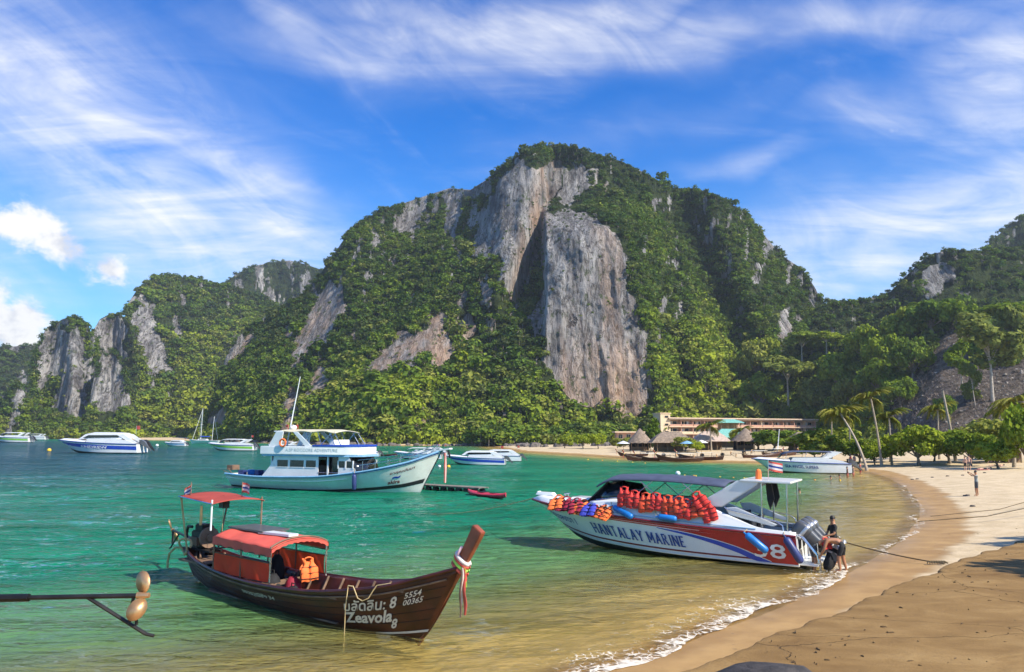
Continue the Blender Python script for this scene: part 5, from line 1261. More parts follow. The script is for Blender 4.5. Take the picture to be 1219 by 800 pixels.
    MB().tube([(4.2, .2, 3.4), (5.35, .2, 9.3)], [.06, .03], 6).build('mast', WHITE, o); MB().tube([(4.3, .2, 3.9), (3.7, .9, 2.8)], .02, 5).build('mast_stay', STEEL, o)
    MB().ball((5.0, 0, 4.95), (.3, .3, .22)).build('radar_dome', WHITE, o, smooth=60)
    for k in range(3): MB().tube([(4.9 + .25 * k, -.5 + .3 * k, 4.65), (4.9 + .25 * k, -.5 + .3 * k, 5.2)], .02, 5).add([(4.9 + .25 * k, -.5 + .3 * k, 5.2), (4.6 + .25 * k, -.45 + .3 * k, 5.18), (4.6 + .25 * k, -.45 + .3 * k, 4.98), (4.9 + .25 * k, -.5 + .3 * k, 4.96)], [(0, 1, 2, 3)]).build('pennant', [REDR, WHITER, REDR][k], o)
    # rails on the bow and the bowsprit
    for sd in (1, -1):
        for dz in (.55, .95 * .98):
            p = h.P(np.linspace(.66, .985, 16), 1.0, sd, -.1); p[:, 2] += np.minimum(dz * np.linspace(.9, .55, 16), 1); MB().tube(p, .026, 5).build('bow_rail', STEEL, o)
        for q in np.linspace(.68, .98, 7): p = h.P(q, 1.0, sd, -.1); MB().tube([p, p + np.array((0, 0, .72 - .9 * (q - .68)))], .022, 5).build('stanchion', STEEL, o)
    MB().box((16.9, 0, 2.93), (1.4, .5, .10), ry=-.14).build('bowsprit', WHITE, o); MB().tube([(17.4, 0, 2.9), (17.5, 0, 2.55), (17.4, .2, 2.45)], .06, 6).build('anchor', IRON, o)
    for k, (mm, dx) in enumerate(((REDR, 0), (PINK, .06))): MB().tube([(17.3 + dx, -.3, 2.75), (17.32 + dx, -.32, 1.8), (17.3 + dx, -.3, .75)], [.05, .12, .08], 6, flat=.4).build('bow_ribbon', mm, o, smooth=60)
    # deck clutter aft
    for k in range(7): MB().box((.8 + .5 * k, -.6 + .35 * (k % 3), 1.12), (.45, .5, .34 + .05 * (k % 2)), rz=k).build('deck_crate', [NAVYF, FENDER, BLUE][k % 3], o, bevel=.03)
    MB().tube([(-.1, .4, .95), (-.5, .4, 1.35), (-.5, -.6, 1.35), (-.1, -.6, .95)], .03, 6).build('stern_rail', WOODI, o); MB().box((-.5, -.1, 1.45), (.5, .8, .35)).build('stern_box', WOODI, o)
    hull_text(h, 'name_lettering', text2d('อาคุณปันนา', .02), .80, .905, .80, .10, MAROON, o, -1, .02, slope=.03)
    hull_text(h, 'logo_lettering', text2d('akira', .03), .80, .855, .50, .11, MAROON, o, -1, .02)
    hull_text(h, 'logo_wave', text2d('~', .06), .815, .85, .62, .12, BLUE, o, -1, .02)
    v, f = text2d('A.SP ROCCORE ADVENTURE', -.004); m = MB(); m.v = [(5.9 + q[0] * .40, -1.83, 3.0 + q[1] * .36) for q in v]; m.f = f; m.m = [0] * len(f); m.build('deck_lettering', SILVER, o, smooth=0)
    MB().tube([(-.15, -1.0, 1.1), (-.6, -1.05, 1.25)], .02, 5).build('ensign_staff', WOODI, o)
    for k, mm in enumerate((REDR, WHITER, NAVY, WHITER, REDR)): MB().add([(-.6, -1.05, 1.2 - .13 * k), (-.2, -1.5, 1.15 - .13 * k), (-.2, -1.5, 1.02 - .13 * k), (-.6, -1.05, 1.07 - .13 * k)], [(0, 1, 2, 3)]).build('ensign_stripe', mm, o)
build_dive_boat()
HOUSE = ('saloon', 'window', 'doorway', 'door_', 'wheelhouse', 'windscreen', 'upper_', 'bulwark', 'arch_', 'canopy', 'flybridge', 'helm', 'lifebuoy', 'mast', 'radar', 'pennant', 'deck_lettering', 'sill')
for q in db.children_recursive:
    if q.name.startswith(HOUSE):
        A_ = np.empty(len(q.data.vertices) * 3, np.float32); q.data.vertices.foreach_get('co', A_); A_ = A_.reshape(-1, 3); A_[:, 0] = 3.3 + (A_[:, 0] - 3.3) * .84; A_[:, 2] = 1.0 + (A_[:, 2] - 1.0) * .87; q.data.vertices.foreach_set('co', A_.ravel()); q.data.update()
DBM = db.matrix_basis
fp = DB.P(.655, 1.0, -1, .14)
f_ = fender((fp[0], fp[1], fp[2] - .1), (fp[0], fp[1] + .05, fp[2] - 1.15), .17, NAVYF, 'navy fender hanging on the side of the two-deck dive boat', DBM, group=None)
MB().tube([(0, 0, 0), (0, .05, .45)], .02, 5).build('lanyard', ROPEC, f_)

def small_speedboat(label, px, wl, hd, L, stripe, roof='cabin', txt=None, rack=False, arch=True, flag=True, group='speedboats lying at anchor', hull_m=WHITE, engines=2, Y=None):
    p = gnd(px, wl) if Y is None else at(px, wl, Y); p[2] = 0
    o = thing('speedboat', label, 'boat', p, R(hd), group=group, scale=L / 11.2); h = SB; c = 5.4      # origin amidships
    sh = Matrix.Translation((-c, 0, 0))
    def B(mb, nm, m, par=o, **k):
        mb.v = [(a - c, b, d) for a, b, d in mb.v]; return mb.build(nm, m, par, **k)
    B(h.skin(30, 10, v0=.25), 'hull', hull_m); B(h.skin(30, 4, v0=0, v1=.25), 'hull_bottom', ANTI)
    for sd in (1, -1):
        if stripe is not None: B(h.band(.0, .96, lambda u: .50 + .12 * u, lambda u: .82 + .04 * u, sd, .03, 24), 'hull_stripe', stripe)
        B(h.rail(0, 1, .06, 1, 0, .02, sd, 24), 'rub_rail', NAVY)
    n = 16; u = np.linspace(.60, 1, n)[:, None]; w = np.linspace(-1, 1, 7)[None]
    B(MB().grid(np.stack(np.broadcast_arrays(h.xs(u), h.half(u) * w, h.sheer(u) + .26 * np.clip(1 - np.abs(w) ** 4, 0, 1) * np.clip((1 - u) * 12, 0, 1)), -1)), 'foredeck', WHITE, smooth=60)
    B(MB().box((3.4, 0, .95), (6.6, 2.4, .1)), 'cockpit_sole', GREY)
    for sd in (1, -1): B(MB().prism([(.3, 1.2), (6.9, 1.35), (6.6, 1.85), (3.0, 1.9), (1.0, 1.5)], 1.22 * sd, 1.10 * sd, 'y'), 'coaming', WHITE)
    if roof == 'cabin':
        B(MB().loft([[(x, y * hw, z) for y, z in ((-1, 1.8), (-.92, zt), (-.4, zt + .12), (.4, zt + .12), (.92, zt), (1, 1.8))] for x, hw, zt in ((8.0, .85, 1.85), (7.2, .98, 2.35), (6.2, 1.05, 2.52), (3.0, 1.1, 2.5), (2.2, 1.1, 2.45))]), 'cabin', WHITE, smooth=50)
        for sd in (1, -1):
            B(MB().prism([(7.4, 1.92), (6.6, 2.28), (2.6, 2.30), (2.6, 2.0)], 1.10 * sd, 1.13 * sd, 'y'), 'cabin_window', GLASS)
            B(MB().prism([(2.9, 2.35), (2.0, 2.42), (.3, 1.35), (1.0, 1.3)], 1.14 * sd, 1.04 * sd, 'y'), 'arch', WHITE)
        B(MB().add([(8.05, -.75, 1.92), (8.05, .75, 1.92), (7.25, .8, 2.38), (7.25, -.8, 2.38)], [(0, 1, 2, 3)]), 'windscreen', GLASS, solid=.03)
    else:
        u = np.linspace(0, 1, 10)[:, None]; w = np.linspace(-1, 1, 7)[None]
        B(MB().grid(np.stack(np.broadcast_arrays(2.2 + 5.6 * u, 1.15 * w, 2.5 + .12 * (1 - w * w) + .06 * np.sin(u * 3.1) - .4 * np.clip(u - .85, 0, 1) * 5), -1)), 'canopy', {'dark': CANVAS, 'white': WHITE}[roof], solid=.05, smooth=60)
        for sd in (1, -1):
            for a, b in ((7.4, 7.2), (5.2, 5.0), (3.0, 2.6)): B(MB().tube([(a, 1.1 * sd, 1.8), (b, 1.1 * sd, 2.5)], .025, 5), 'canopy_strut', STEEL)
            B(MB().prism([(3.2, 1.85), (2.3, 1.85), (1.0, 2.55), (1.9, 2.6)], 1.16 * sd, 1.06 * sd, 'y'), 'arch', WHITE)
        B(MB().add([(8.1, -.9, 1.8), (8.1, .9, 1.8), (7.5, .85, 2.35), (7.5, -.85, 2.35)], [(0, 1, 2, 3)]), 'windscreen', GLASS, solid=.03)
    for k in range(engines):
        y = (k - (engines - 1) / 2) * .8
        B(MB().loft([[(x + .0, y + a * s, z + b * s * 1.2) for a, b in ((-.24, -.24), (.24, -.24), (.24, .24), (-.24, .24))] for x, z, s in ((.2, 1.5, .7), (-.1, 1.45, 1), (-.5, 1.2, 1), (-.9, .8, .5), (-1.3, .4, .35))]), 'outboard', GREY if k else BLACK, smooth=60)
    if txt: 
        q = hull_text(h, 'name_lettering', text2d(txt, .02), *((.68, .34) if math.sin(R(hd)) * 1 + 0 >= -2 and txt else (.34, .68)), .66, .22, WHITE if stripe else NAVY, o, 1, .05); q.data.transform(sh)
        q = hull_text(h, 'name_lettering', text2d(txt, .02), .34, .68, .66, .22, WHITE if stripe else NAVY, o, -1, .05); q.data.transform(sh)
    if flag:
        B(MB().tube([(.9, .2, 2.4), (.9, .2, 3.5)], .025, 5), 'flag_staff', STEEL); B(MB().add([(.9, .2, 3.5), (.35, .3, 3.45), (.35, .25, 3.0), (.9, .2, 3.05)], [(0, 1, 2, 3)]), 'flag', REDR)
    return o
small_speedboat('long white speedboat with a broad blue band moored far out', 121, 538.5, 176, 19.0, BLUE, 'cabin', 'ANDREW', Y=168)
small_speedboat('white open speedboat half hidden behind the blue-banded speedboat', 112, 532, 178, 15.0, None, 'white', Y=235, flag=False)
small_speedboat('small blue and white cabin speedboat near the two-masted yacht', 209, 531, 168, 8.6, LBLUE, 'cabin', Y=262)
small_speedboat('white speedboat with a lime green stripe in front of the yacht', 276, 536, 176, 12.5, GREENP, 'white', Y=198)
small_speedboat('green-striped speedboat cut off by the picture edge near the headland', 14, 524, 178, 18.5, GREENP, 'white', Y=345, flag=False)
small_speedboat('grey-white speedboat anchored beyond the green-striped one by the headland', 42, 520.5, 176, 15, None, 'white', Y=470, flag=False)
small_speedboat('low white speedboat anchored past the bow of the dive boat', 498, 546.5, 176, 8.6, LBLUE, 'white', Y=136)
small_speedboat('white cabin speedboat just behind the low white one past the dive boat', 513, 541, 177, 7.0, None, 'cabin', Y=160)
small_speedboat('white cabin speedboat with blue patches beside the yellow buoy', 567, 553.5, 174, 8.8, BLUE, 'cabin', Y=112)
small_speedboat('white cabin speedboat tucked behind the one beside the yellow buoy', 592, 549, 174, 8.2, None, 'cabin', Y=128)
small_speedboat('grey speedboat showing behind the cabin of the dive boat', 428, 541, 176, 8.0, None, 'white', Y=150, flag=False)
small_speedboat('pale speedboat seen past the stern of the dive boat cabin', 338, 534, 178, 9.0, LBLUE, 'white', Y=215, flag=False)
sa = small_speedboat('pale speedboat with blue underside and dark top nosed up to the beach', 955, 562, 169, 11.0, None, 'dark', 'SEA ANGEL SUPERB', Y=92, group=None, engines=2, flag=False)

# two-masted yacht
p = at(243, 526, 330); p[2] = 0
yt = thing('sailing_yacht', 'white two-masted sailing yacht at anchor under the wooded hill', 'yacht', p, R(176))
YH = Hull(xk=[(0, 0), (1, 11.2)], xs=[(0, -.6), (1, 12.6)], half=[(0, 1.2), (.4, 1.8), (.8, 1.1), (1, .1)], keel=[(0, -.2), (1, -.2)], sheer=[(0, 1.3), (.5, 1.25), (1, 1.8)], round_=.5)
m = YH.skin(24, 8); m.v = [(a - 6, b, c) for a, b, c in m.v]; m.build('hull', WHITE, yt)
MB().box((-.2, 0, 1.25), (9.5, 2.3, .1)).build('deck', WOODG, yt); MB().box((.5, 0, 1.6), (4.5, 1.6, .7), taper=.85).build('coachroof', WHITE, yt, bevel=.05)
for y in (1, -1): MB().box((.5, .76 * y, 1.62), (3, .06, .25)).build('cabin_window', GLASS, yt)
MB().tube([(1.6, 0, 1.3), (1.3, 0, 15)], [.13, .08], 6).build('main_mast', WHITE, yt); MB().tube([(-3.4, 0, 1.3), (-3.9, 0, 11.5)], [.11, .07], 6).build('mizzen_mast', WHITE, yt)
MB().tube([(1.6, 0, 2.9), (-2.6, 0, 2.9)], .22, 7).build('furled_sail', BLUE, yt); MB().tube([(5.2, 0, 1.7), (1.3, 0, 14.6)], .09, 5).build('furled_jib', CREAM, yt)
MB().tube([(1.45, -1.1, 8), (1.45, 1.1, 8)], .06, 5).build('spreader', WHITE, yt)
for y in (1, -1): MB().tube([(1.5, 1.6 * y, 1.3), (1.45, 1.1 * y, 8), (1.3, 0, 14.5)], .035, 4).build('shroud', STEEL, yt)
MB().tube([(-6, 0, 1.4), (-3.9, 0, 11.3)], .03, 4).build('backstay', STEEL, yt)

# long-tail boats drawn up on the far beach and one at anchor
lproto = None
for k, (px, Y, hd, s, lb) in enumerate([(792, 134, 205, .85, 'long-tail boat leftmost in the row hauled up below the thatched bar'), (812, 131, 176, .80, 'long-tail boat lying broadside on the sand before the round green tree'), (838, 130, 187, .85, 'long-tail boat moored broadside in the middle of the beach row'),
        (862, 131, 168, .80, 'long-tail boat next to the grey thatched hut on the beach'), (884, 134, 20, .85, 'long-tail boat whose prow points at the white flagpole'), (908, 138, 28, .9, 'long-tail boat with raised prow beside the white flagpole'),
        (772, 150, 180, .62, 'small dark long-tail boat alone at the water edge by the casuarina'), (443, 154, 6, .55, 'small long-tail boat at anchor off the dive boat')]):
    p = at(px, 545, Y); p[2] = max(-.02, float(ground_z(p[:2])) * .9)
    if lproto is None:
        o = thing('longtail_boat', lb, 'boat', p, R(hd), 'long-tail boats beyond the swimming line', s); make_longtail(o, False); lproto = o
        cb = MB().box((4.0, 0, 1.55), (3.2, 1.5, .05)); cb.build('sun_cloth', CREAM, o)
        for x_ in (2.5, 5.5):
            for y_ in (-.7, .7): MB().tube([(x_, y_, .6), (x_, y_, 1.55)], .03, 5).build('awning_post', WOODI, o)
    else:
        o = copy_tree(lproto); o.location = V(p); o.rotation_euler = (0, 0, R(hd)); o.scale = (s,) * 3; o['label'] = lb

# pontoon and kayak
pA = gnd(494, 582); pB = gnd(576, 587); rz, ln = place_line(pA, pB)
pt = thing('pontoon', 'grey plank pontoon on black floats at the bow of the dive boat', 'pontoon', pA, rz)
n = int(ln / .28)
for k in range(n): MB().box((.14 + k * ln / n, 0, .40), (ln / n - .03, 1.25, .05)).build('plank', WOODG, pt)
for y in (-.55, .55): MB().box((ln / 2, y, .345), (ln, .09, .06)).build('stringer', WOODG, pt)
for k in range(9):
    for y in (-.42, .42): MB().tube([(.3 + k * ln / 9, y - .17, .12), (.3 + k * ln / 9, y + .17, .12)], .19, 10).build('float', BLACK, pt)
p = gnd(579, 592.5); q = gnd(607, 594.5); rz, _ = place_line(gnd(551, 588), q)
ky = thing('kayak', 'red plastic sit-on kayak floating beside the pontoon', 'kayak', gnd(579, 591.5), rz, scale=1.25)
rr = []
for x_, hw, zc in ((-1.85, .03, .26), (-1.6, .16, .2), (-1.0, .33, .16), (0, .39, .15), (1.0, .33, .16), (1.6, .16, .2), (1.85, .03, .27)):
    rr.append([(x_, math.cos(a) * hw, zc + math.sin(a) * (.17 if math.sin(a) < 0 else .10)) for a in np.linspace(0, 2 * math.pi, 12, endpoint=False)])
MB().loft(rr).build('hull', mat('red_plastic', (.55, .035, .06), .4), ky, smooth=60); MB().box((-.3, 0, .26), (.6, .45, .03)).build('seat_well', BLACK, ky); MB().box((.75, 0, .265), (.45, .36, .02)).build('foot_well', BLACK, ky)

# mooring lines
def rope(name, pts, r, m, label, cat='rope', seg=5, sag=0.0, n=14, group=None):
    a = [V(p) for p in pts]
    if len(a) == 2: a = [a[0].lerp(a[1], t) - Vector((0, 0, sag * 4 * t * (1 - t))) for t in np.linspace(0, 1, n)]
    o = MB().tube(a, r, seg).build(name, m, None, smooth=60); return tag(o, label, cat, group)
bow = SBM((10.6, 0, 1.9)); w0 = Vector(gnd(505, 612))
rope('mooring_rope', [w0, bow], .022, ROPEC, 'pale rope slanting from the speedboat bow down into the water', sag=.25)
g1 = V(land(1124, 673)); rope('mooring_rope', [V(land(1008, 664)) + Vector((0, 0, .55)), g1 + Vector((0, 0, .05))], .022, ROPED, 'taut brown rope from the men to the edge of the sand shelf', sag=.06)
rope('mooring_rope', [V(land(1093, 627)) + Vector((0, 0, .25)), V(land(1175, 622)) + Vector((0, 0, .30)), V(land(1240, 613)) + Vector((0, 0, .5))], .022, ROPED, 'lower of two dark ropes stretched across the pale sand')
rope('mooring_rope', [V(land(1108, 618)) + Vector((0, 0, .15)), V(land(1190, 612)) + Vector((0, 0, .25)), V(land(1240, 603)) + Vector((0, 0, .5))], .018, ROPED, 'upper thinner dark rope stretched across the pale sand')
kn = MB()
for k in range(7): a = V(land(1104 + 3 * k, 672.5)); kn.tube([a + Vector((0, 0, .05)), a + Vector((.08, .05, .12)), a + Vector((.16, -.04, .06))], .024, 5)
tag(kn.build('rope_knot', ROPED), 'knotted end of the brown rope at the sand shelf', 'rope')

# buoys and swimming-line floats
def buoy(px, py, r, m, label, group=None, mast=False):
    r = r * .6; p = gnd(px, py); o = thing('buoy', label, 'buoy', p, group=group)
    MB().ball((0, 0, r * .45), (r, r, r * .95), 12, 8).build('float', m, o, smooth=70); MB().tube([(0, 0, r * 1.2), (0, 0, r * 1.55)], r * .2, 6).build('ring', BLACK, o)
    return o
YEL = mat('yellow_plastic', (.75, .48, .03), .5); ORP = mat('orange_plastic', (.75, .30, .03), .5)
buoy(58.5, 537, .8, YEL, 'yellow buoy off the bow of the blue-banded speedboat'); buoy(187, 531, .85, WHITE, 'white ball buoy beside the small blue cabin speedboat')
buoy(534, 556.5, .42, YEL, 'yellow-green buoy by the bow of the white cabin speedboat'); buoy(523, 556, .35, WHITE, 'white ball buoy under the dive boat bowsprit')
buoy(807, 565, .48, WHITE, 'large white ball buoy on the swimming line'); buoy(315, 537.5, .5, WHITE, 'white ball buoy beyond the stern of the dive boat')
for k, (px, py) in enumerate([(815, 566.5), (826, 567), (828.5, 567.2), (857, 568.5), (873, 569.5), (886, 570), (889, 570.3), (893, 570.5), (938, 571), (953, 572), (970, 572), (1000, 572.5), (700, 547.5), (717, 548.5), (735, 549.5), (753, 551), (768, 552), (905, 571), (920, 571.5)]):
    buoy(px, py, .17 if py > 560 else .2, [YEL, ORP, YEL][k % 3], 'small orange float of the swimming line' if k % 3 == 1 else 'small yellow float of the swimming line', 'floats of the swimming line')

# ================================================================== BUILDINGS BEHIND THE BEACH
TERRA = mat('terracotta_wall', (.50, .29, .21), .85, var=.12, dirt=.2); CREAMW = mat('cream_wall', (.62, .50, .34), .85, var=.1, dirt=.3); FASC = mat('orange_fascia', (.70, .52, .36), .8, var=.1)
ROOFM = mat('pale_roof_sheet', (.46, .36, .30), .8, var=.15); PANE = mat('window_pane', (.03, .035, .04), .12, var=.3, spec=.8); CURT = mat('curtain', (.60, .58, .54), .9)
THATCH = mat('thatch', (.23, .175, .13), .95, var=.35, vscale=2, bump=.8, bscale=8); TEAL = mat('teal_roof', (.16, .40, .34), .6, var=.15); POLE = mat('hut_pole', (.22, .15, .09), .9)
def ground_at(x, y): return float(ground_z(np.array([x, y])))
def hotel():
    a = at(797, 520, 298); b = at(972, 520, 318); rzh, L = place_line(a, b); gz = ground_at(a[0], a[1])
    o = thing('hotel', 'long three-storey terracotta hotel with rows of balconies behind the beach', 'building', (a[0], a[1], gz - .3), rzh)
    fh = 2.75; z0 = .6; dep_ = 9
    MB().box((L / 2, dep_ / 2 + 1.6, z0 + 1.5 * fh), (L, dep_, 3 * fh)).build('wall', TERRA, o)
    for f in range(4):
        MB().box((L / 2, dep_ / 2 + .6, z0 + f * fh), (L + .6, dep_ + 2.4, .28)).build('floor_slab', FASC, o)
    MB().box((L / 2, dep_ / 2 + .4, z0 + 3 * fh + .42), (L + 1.2, dep_ + 3.2, .22)).build('roof', ROOFM, o); MB().box((L / 2, -1.0, z0 + 3 * fh + .62), (L + 1.0, .3, .3)).build('roof_edge', FASC, o)
    nb = 13; w = L / nb
    for k in range(nb + 1): MB().box((k * w if 0 < k < nb else (k * w + (.2 if k == 0 else -.2)), .75, z0 + 1.5 * fh), (.28, 1.6, 3 * fh - .3)).build('partition', CREAMW if k % 4 == 0 else TERRA, o)
    for f in range(3):
        for k in range(nb):
            x = (k + .5) * w; z = z0 + f * fh + 1.3
            wn = MB().box((x, 1.50, z), (w * .62, .12, 1.75)).build('window', CREAMW, o)
            for q in (-.75, .1, .62): MB().box((x + q * w * .3, 1.42, z), (w * .16, .06, 1.55)).build('pane', PANE if (k + f + int(q * 3)) % 4 else CURT, wn)
            MB().box((x, -.28, z0 + f * fh + .55), (w - .32, .07, .75)).build('balcony_wall', TERRA if f % 2 == 0 else CREAMW, o)
    MB().box((-1.6, 3, 5.5), (4.2, 6, 11.2)).build('stair_tower', CREAMW, o); MB().box((-1.6, 3, 11.25), (4.8, 6.6, .3)).build('tower_roof', FASC, o)
    for z in (9.9, 6.9, 4.1): wn = MB().box((-1.2, -.03, z), (2.0, .12, 1.0)).build('window', FASC, o); MB().box((-1.55, -.11, z), (.75, .06, .8)).build('pane', PANE, wn); MB().box((-.75, -.11, z), (.75, .06, .8)).build('pane', PANE, wn)
hotel()
def lowblock():
    a = at(733, 520, 262); b = at(772, 520, 262); rzh, L = place_line(a, b); gz = ground_at(a[0], a[1])
    o = thing('guest_house', 'low pink guest house with a flat orange-edged roof by the casuarina', 'building', (a[0], a[1], gz - .2), rzh)
    MB().box((L / 2, 3, 2.0), (L - 1, 6, 4.0)).build('wall', TERRA, o); MB().box((L / 2, 2.6, 4.1), (L + .8, 8, .4)).build('roof', FASC, o); MB().box((L / 2, 2.6, 1.2), (L, 7.6, .3)).build('terrace', FASC, o)
    for k in range(4): wn = MB().box((1.6 + k * (L - 3) / 3, -.02, 2.6), (1.5, .14, 1.5)).build('window', CREAMW, o); MB().box((1.25 + k * (L - 3) / 3, -.11, 2.6), (.6, .06, 1.3)).build('pane', PANE, wn); MB().box((1.95 + k * (L - 3) / 3, -.11, 2.6), (.6, .06, 1.3)).build('pane', PANE, wn)
lowblock()
def thatched(px, Y, w, hgt, label, kind='gable', rot=0.0, m=None, eave=2.0):
    p = at(px, 530, Y); gz = ground_at(p[0], p[1]); o = thing('thatched_hut' if m is None else 'beach_bar', label, 'hut', (p[0], p[1], gz - .1), rot); m = m or THATCH
    if kind == 'cone':
        rr = []
        for t_, q in ((0, 1.0), (.15, .86), (.5, .52), (.8, .24), (1, .03)): rr.append([(math.cos(a) * w / 2 * q * (1 + .03 * math.sin(a * 9)), math.sin(a) * w / 2 * q, eave + (hgt - eave) * t_ - (.12 * abs(math.sin(a * 6)) if t_ == 0 else 0)) for a in np.linspace(0, 2 * math.pi, 24, endpoint=False)])
        MB().loft(rr).build('roof', m, o, smooth=70)
    else:
        d_ = w * .6
        rr = [[(-w / 2, -d_ / 2, eave), (w / 2, -d_ / 2, eave), (w / 2, d_ / 2, eave), (-w / 2, d_ / 2, eave)], [(-w * .36, -d_ * .3, eave + (hgt - eave) * .55), (w * .36, -d_ * .3, eave + (hgt - eave) * .55), (w * .36, d_ * .3, eave + (hgt - eave) * .55), (-w * .36, d_ * .3, eave + (hgt - eave) * .55)],
              [(-w * .2, -.1, hgt), (w * .2, -.1, hgt), (w * .2, .1, hgt), (-w * .2, .1, hgt)]]
        MB().loft(rr).build('roof', m, o, smooth=0)
    for sx in (-1, -.33, .33, 1):
        for sy in (-1, 1): MB().tube([(sx * w * .36, sy * w * .22, 0), (sx * w * .36, sy * w * .22, eave + .35)], .09, 6).build('post', POLE, o)
    MB().box((0, w * .1, .55), (w * .55, .3, 1.0)).build('counter', POLE, o); MB().box((0, w * .24, eave * .5), (w * .68, .1, eave)).build('back_wall', CLOB if kind == 'cone' else POLE, o)
    return o
thatched(762, 176, 6.0, 5.2, 'steep conical thatched hut beside the casuarina', 'cone')
thatched(799, 170, 9.5, 4.4, 'wide thatched beach bar under the terracotta hotel')
thatched(846, 172, 8.0, 4.2, 'thatched hut with teal awning neighbour in the middle of the beach', m=ROOFM)
thatched(888, 168, 6.5, 4.8, 'grey thatched hut right of the teal awning', 'cone')
thatched(958, 150, 7.0, 4.0, 'long thatched shelter behind the beached speedboat')
thatched(1206, 104, 3.6, 2.7, 'small dark thatched sun shade at the right end of the beach', eave=1.6)
thatched(868, 190, 9.0, 4.6, 'teal-roofed beach bar in front of the hotel', m=TEAL)
thatched(869, 215, 7.5, 7.2, 'high teal awning standing over the beach bars', m=TEAL, eave=6.2)
def umbrella(px, Y, label, m):
    p = at(px, 530, Y); o = thing('parasol', label, 'parasol', (p[0], p[1], ground_at(p[0], p[1]))); MB().tube([(0, 0, -.1), (0, 0, 2.3)], .04, 6).build('pole', POLE, o)
    MB().loft([[(math.cos(a) * r_, math.sin(a) * r_, z) for a in np.linspace(0, 6.283, 8, endpoint=False)] for r_, z in ((1.5, 1.85), (.8, 2.2), (.05, 2.45))]).build('canopy', m, o, smooth=0)
umbrella(818, 160, 'pale blue parasol next to the wide thatched bar', LBLUE); umbrella(742, 172, 'white parasol left of the conical hut', WHITE); umbrella(835, 163, 'cream parasol in front of the teal bars', CREAM)
p = at(925, 546, 140); fp_ = thing('flag_pole', 'bare white pole leaning among the beached long-tail boats', 'pole', (p[0], p[1], ground_at(p[0], p[1])))
MB().tube([(0, 0, -.3), (.6, 0, 4.6)], [.09, .06], 8).build('shaft', WHITE, fp_); MB().ball((.61, 0, 4.65), .1).build('cap', WHITE, fp_)

# ================================================================== TREES
def tree_proto(name, H_, Rc, kind, seed, leaves=95, size=.34):
    """trunk with limbs, and a crown of small leaf faces in clumps; unit metres, base at 0"""
    g = random.Random(seed); mb = MB(); tips = []
    if kind == 'umb': hb = .70
    elif kind == 'tall': hb = .50
    elif kind == 'bush': hb = .12
    else: hb = .20
    lean = g.uniform(-.06, .06) * H_
    r0 = (.030 * H_ + .06) if kind in ('round', 'bush') else .013 * H_ + .04
    tr = [(0, 0, -.6), (lean * .2, 0, H_ * .05), (lean * .6, lean * .2, H_ * hb * .6), (lean, lean * .3, H_ * hb)]
    mb.tube(tr, [r0 * 1.5, r0 * 1.05, r0 * .8, r0 * .62], 8)
    n = 14 if kind in ('round', 'tall') else 10; cl = []
    for k in range(n):
        a = k * 2.4 + g.random(); q = math.sqrt((k + .6) / n) * Rc * .74
        if kind == 'umb': z = H_ * (.74 + .18 * (1 - (q / Rc) ** 2)) + g.uniform(-.10, .05) * H_
        elif kind == 'tall': z = H_ * (.46 + .48 * ((k * .618) % 1)); q *= (1.05 - .55 * ((z / H_ - .46) / .48))
        elif kind == 'bush': z = H_ * (.25 + .55 * (1 - (q / Rc) ** 2) * g.uniform(.7, 1.05))
        else: z = H_ * (.24 + .60 * (1 - (q / Rc) ** 2) * g.uniform(.55, 1.05))
        e = Vector((lean + math.cos(a) * q, math.sin(a) * q, z)); s0 = Vector(tr[-1]).lerp(Vector(tr[2]), g.random() * .5)
        mid = s0.lerp(e, .5) + Vector((0, 0, .10 * H_ * g.random())); mb.tube([s0, mid, e], ([r0 * .45, r0 * .28, r0 * .10] if kind in ('round', 'bush') else [r0 * .30, r0 * .2, r0 * .08]), 6)
        rad = Rc * (g.uniform(.30, .44) if kind != 'umb' else g.uniform(.28, .40)); cl.append((tuple(e), rad))
        for j in range(3):
            b = a + g.uniform(-1, 1); rr = rad * .62; cl.append(((e.x + math.cos(b) * rad * .8, e.y + math.sin(b) * rad * .8, e.z + g.uniform(-.45, .5) * rad * (.5 if kind == 'umb' else 1)), rr))
    sq = .62 if kind == 'umb' else .85
    g2 = np.random.default_rng(seed); Vs = []; rn = []
    v, f, r = crown_np([(c, rad) for c, rad in cl], 1, size, seed, squash=sq) if False else (None, None, None)
    V_ = []; R_ = []
    for c, rad in cl:
        n_ = int(leaves * (rad / (Rc * .4)) ** 2); vv, ff, r_ = crown_np([(c, rad)], n_ * (.5 / rad) ** 2, size, g2.integers(1e6), out=.6, squash=sq, droop=.15); V_.append(vv); R_.append(r_)
    vv = np.concatenate(V_); me = mesh_np('crown', vv, np.arange(len(vv)).reshape(-1, 4), dict(leafrnd=np.concatenate(R_)), smooth=False); me.materials.append(LEAF)
    tm = mb.mesh('trunk', 60); tm.materials.append(BARK_L if kind in ('umb', 'tall') else BARK)
    return tm, me, H_
BARK_L = mat('pale_bark', (.40, .35, .29), .9, var=.25, vscale=3, bump=.5, bscale=8, spec=.1)
PROTO = {'round': [tree_proto('r', 6, 3.4, 'round', s, 130, .26) for s in (1, 2, 3)], 'umb': [tree_proto('u', 15, 5.2, 'umb', s, 120, .42) for s in (11, 12, 13)],
         'tall': [tree_proto('t', 18, 5.4, 'tall', s, 130, .42) for s in (21, 22)], 'bush': [tree_proto('b', 3, 2.2, 'bush', s, 90, .22) for s in (31, 32)]}
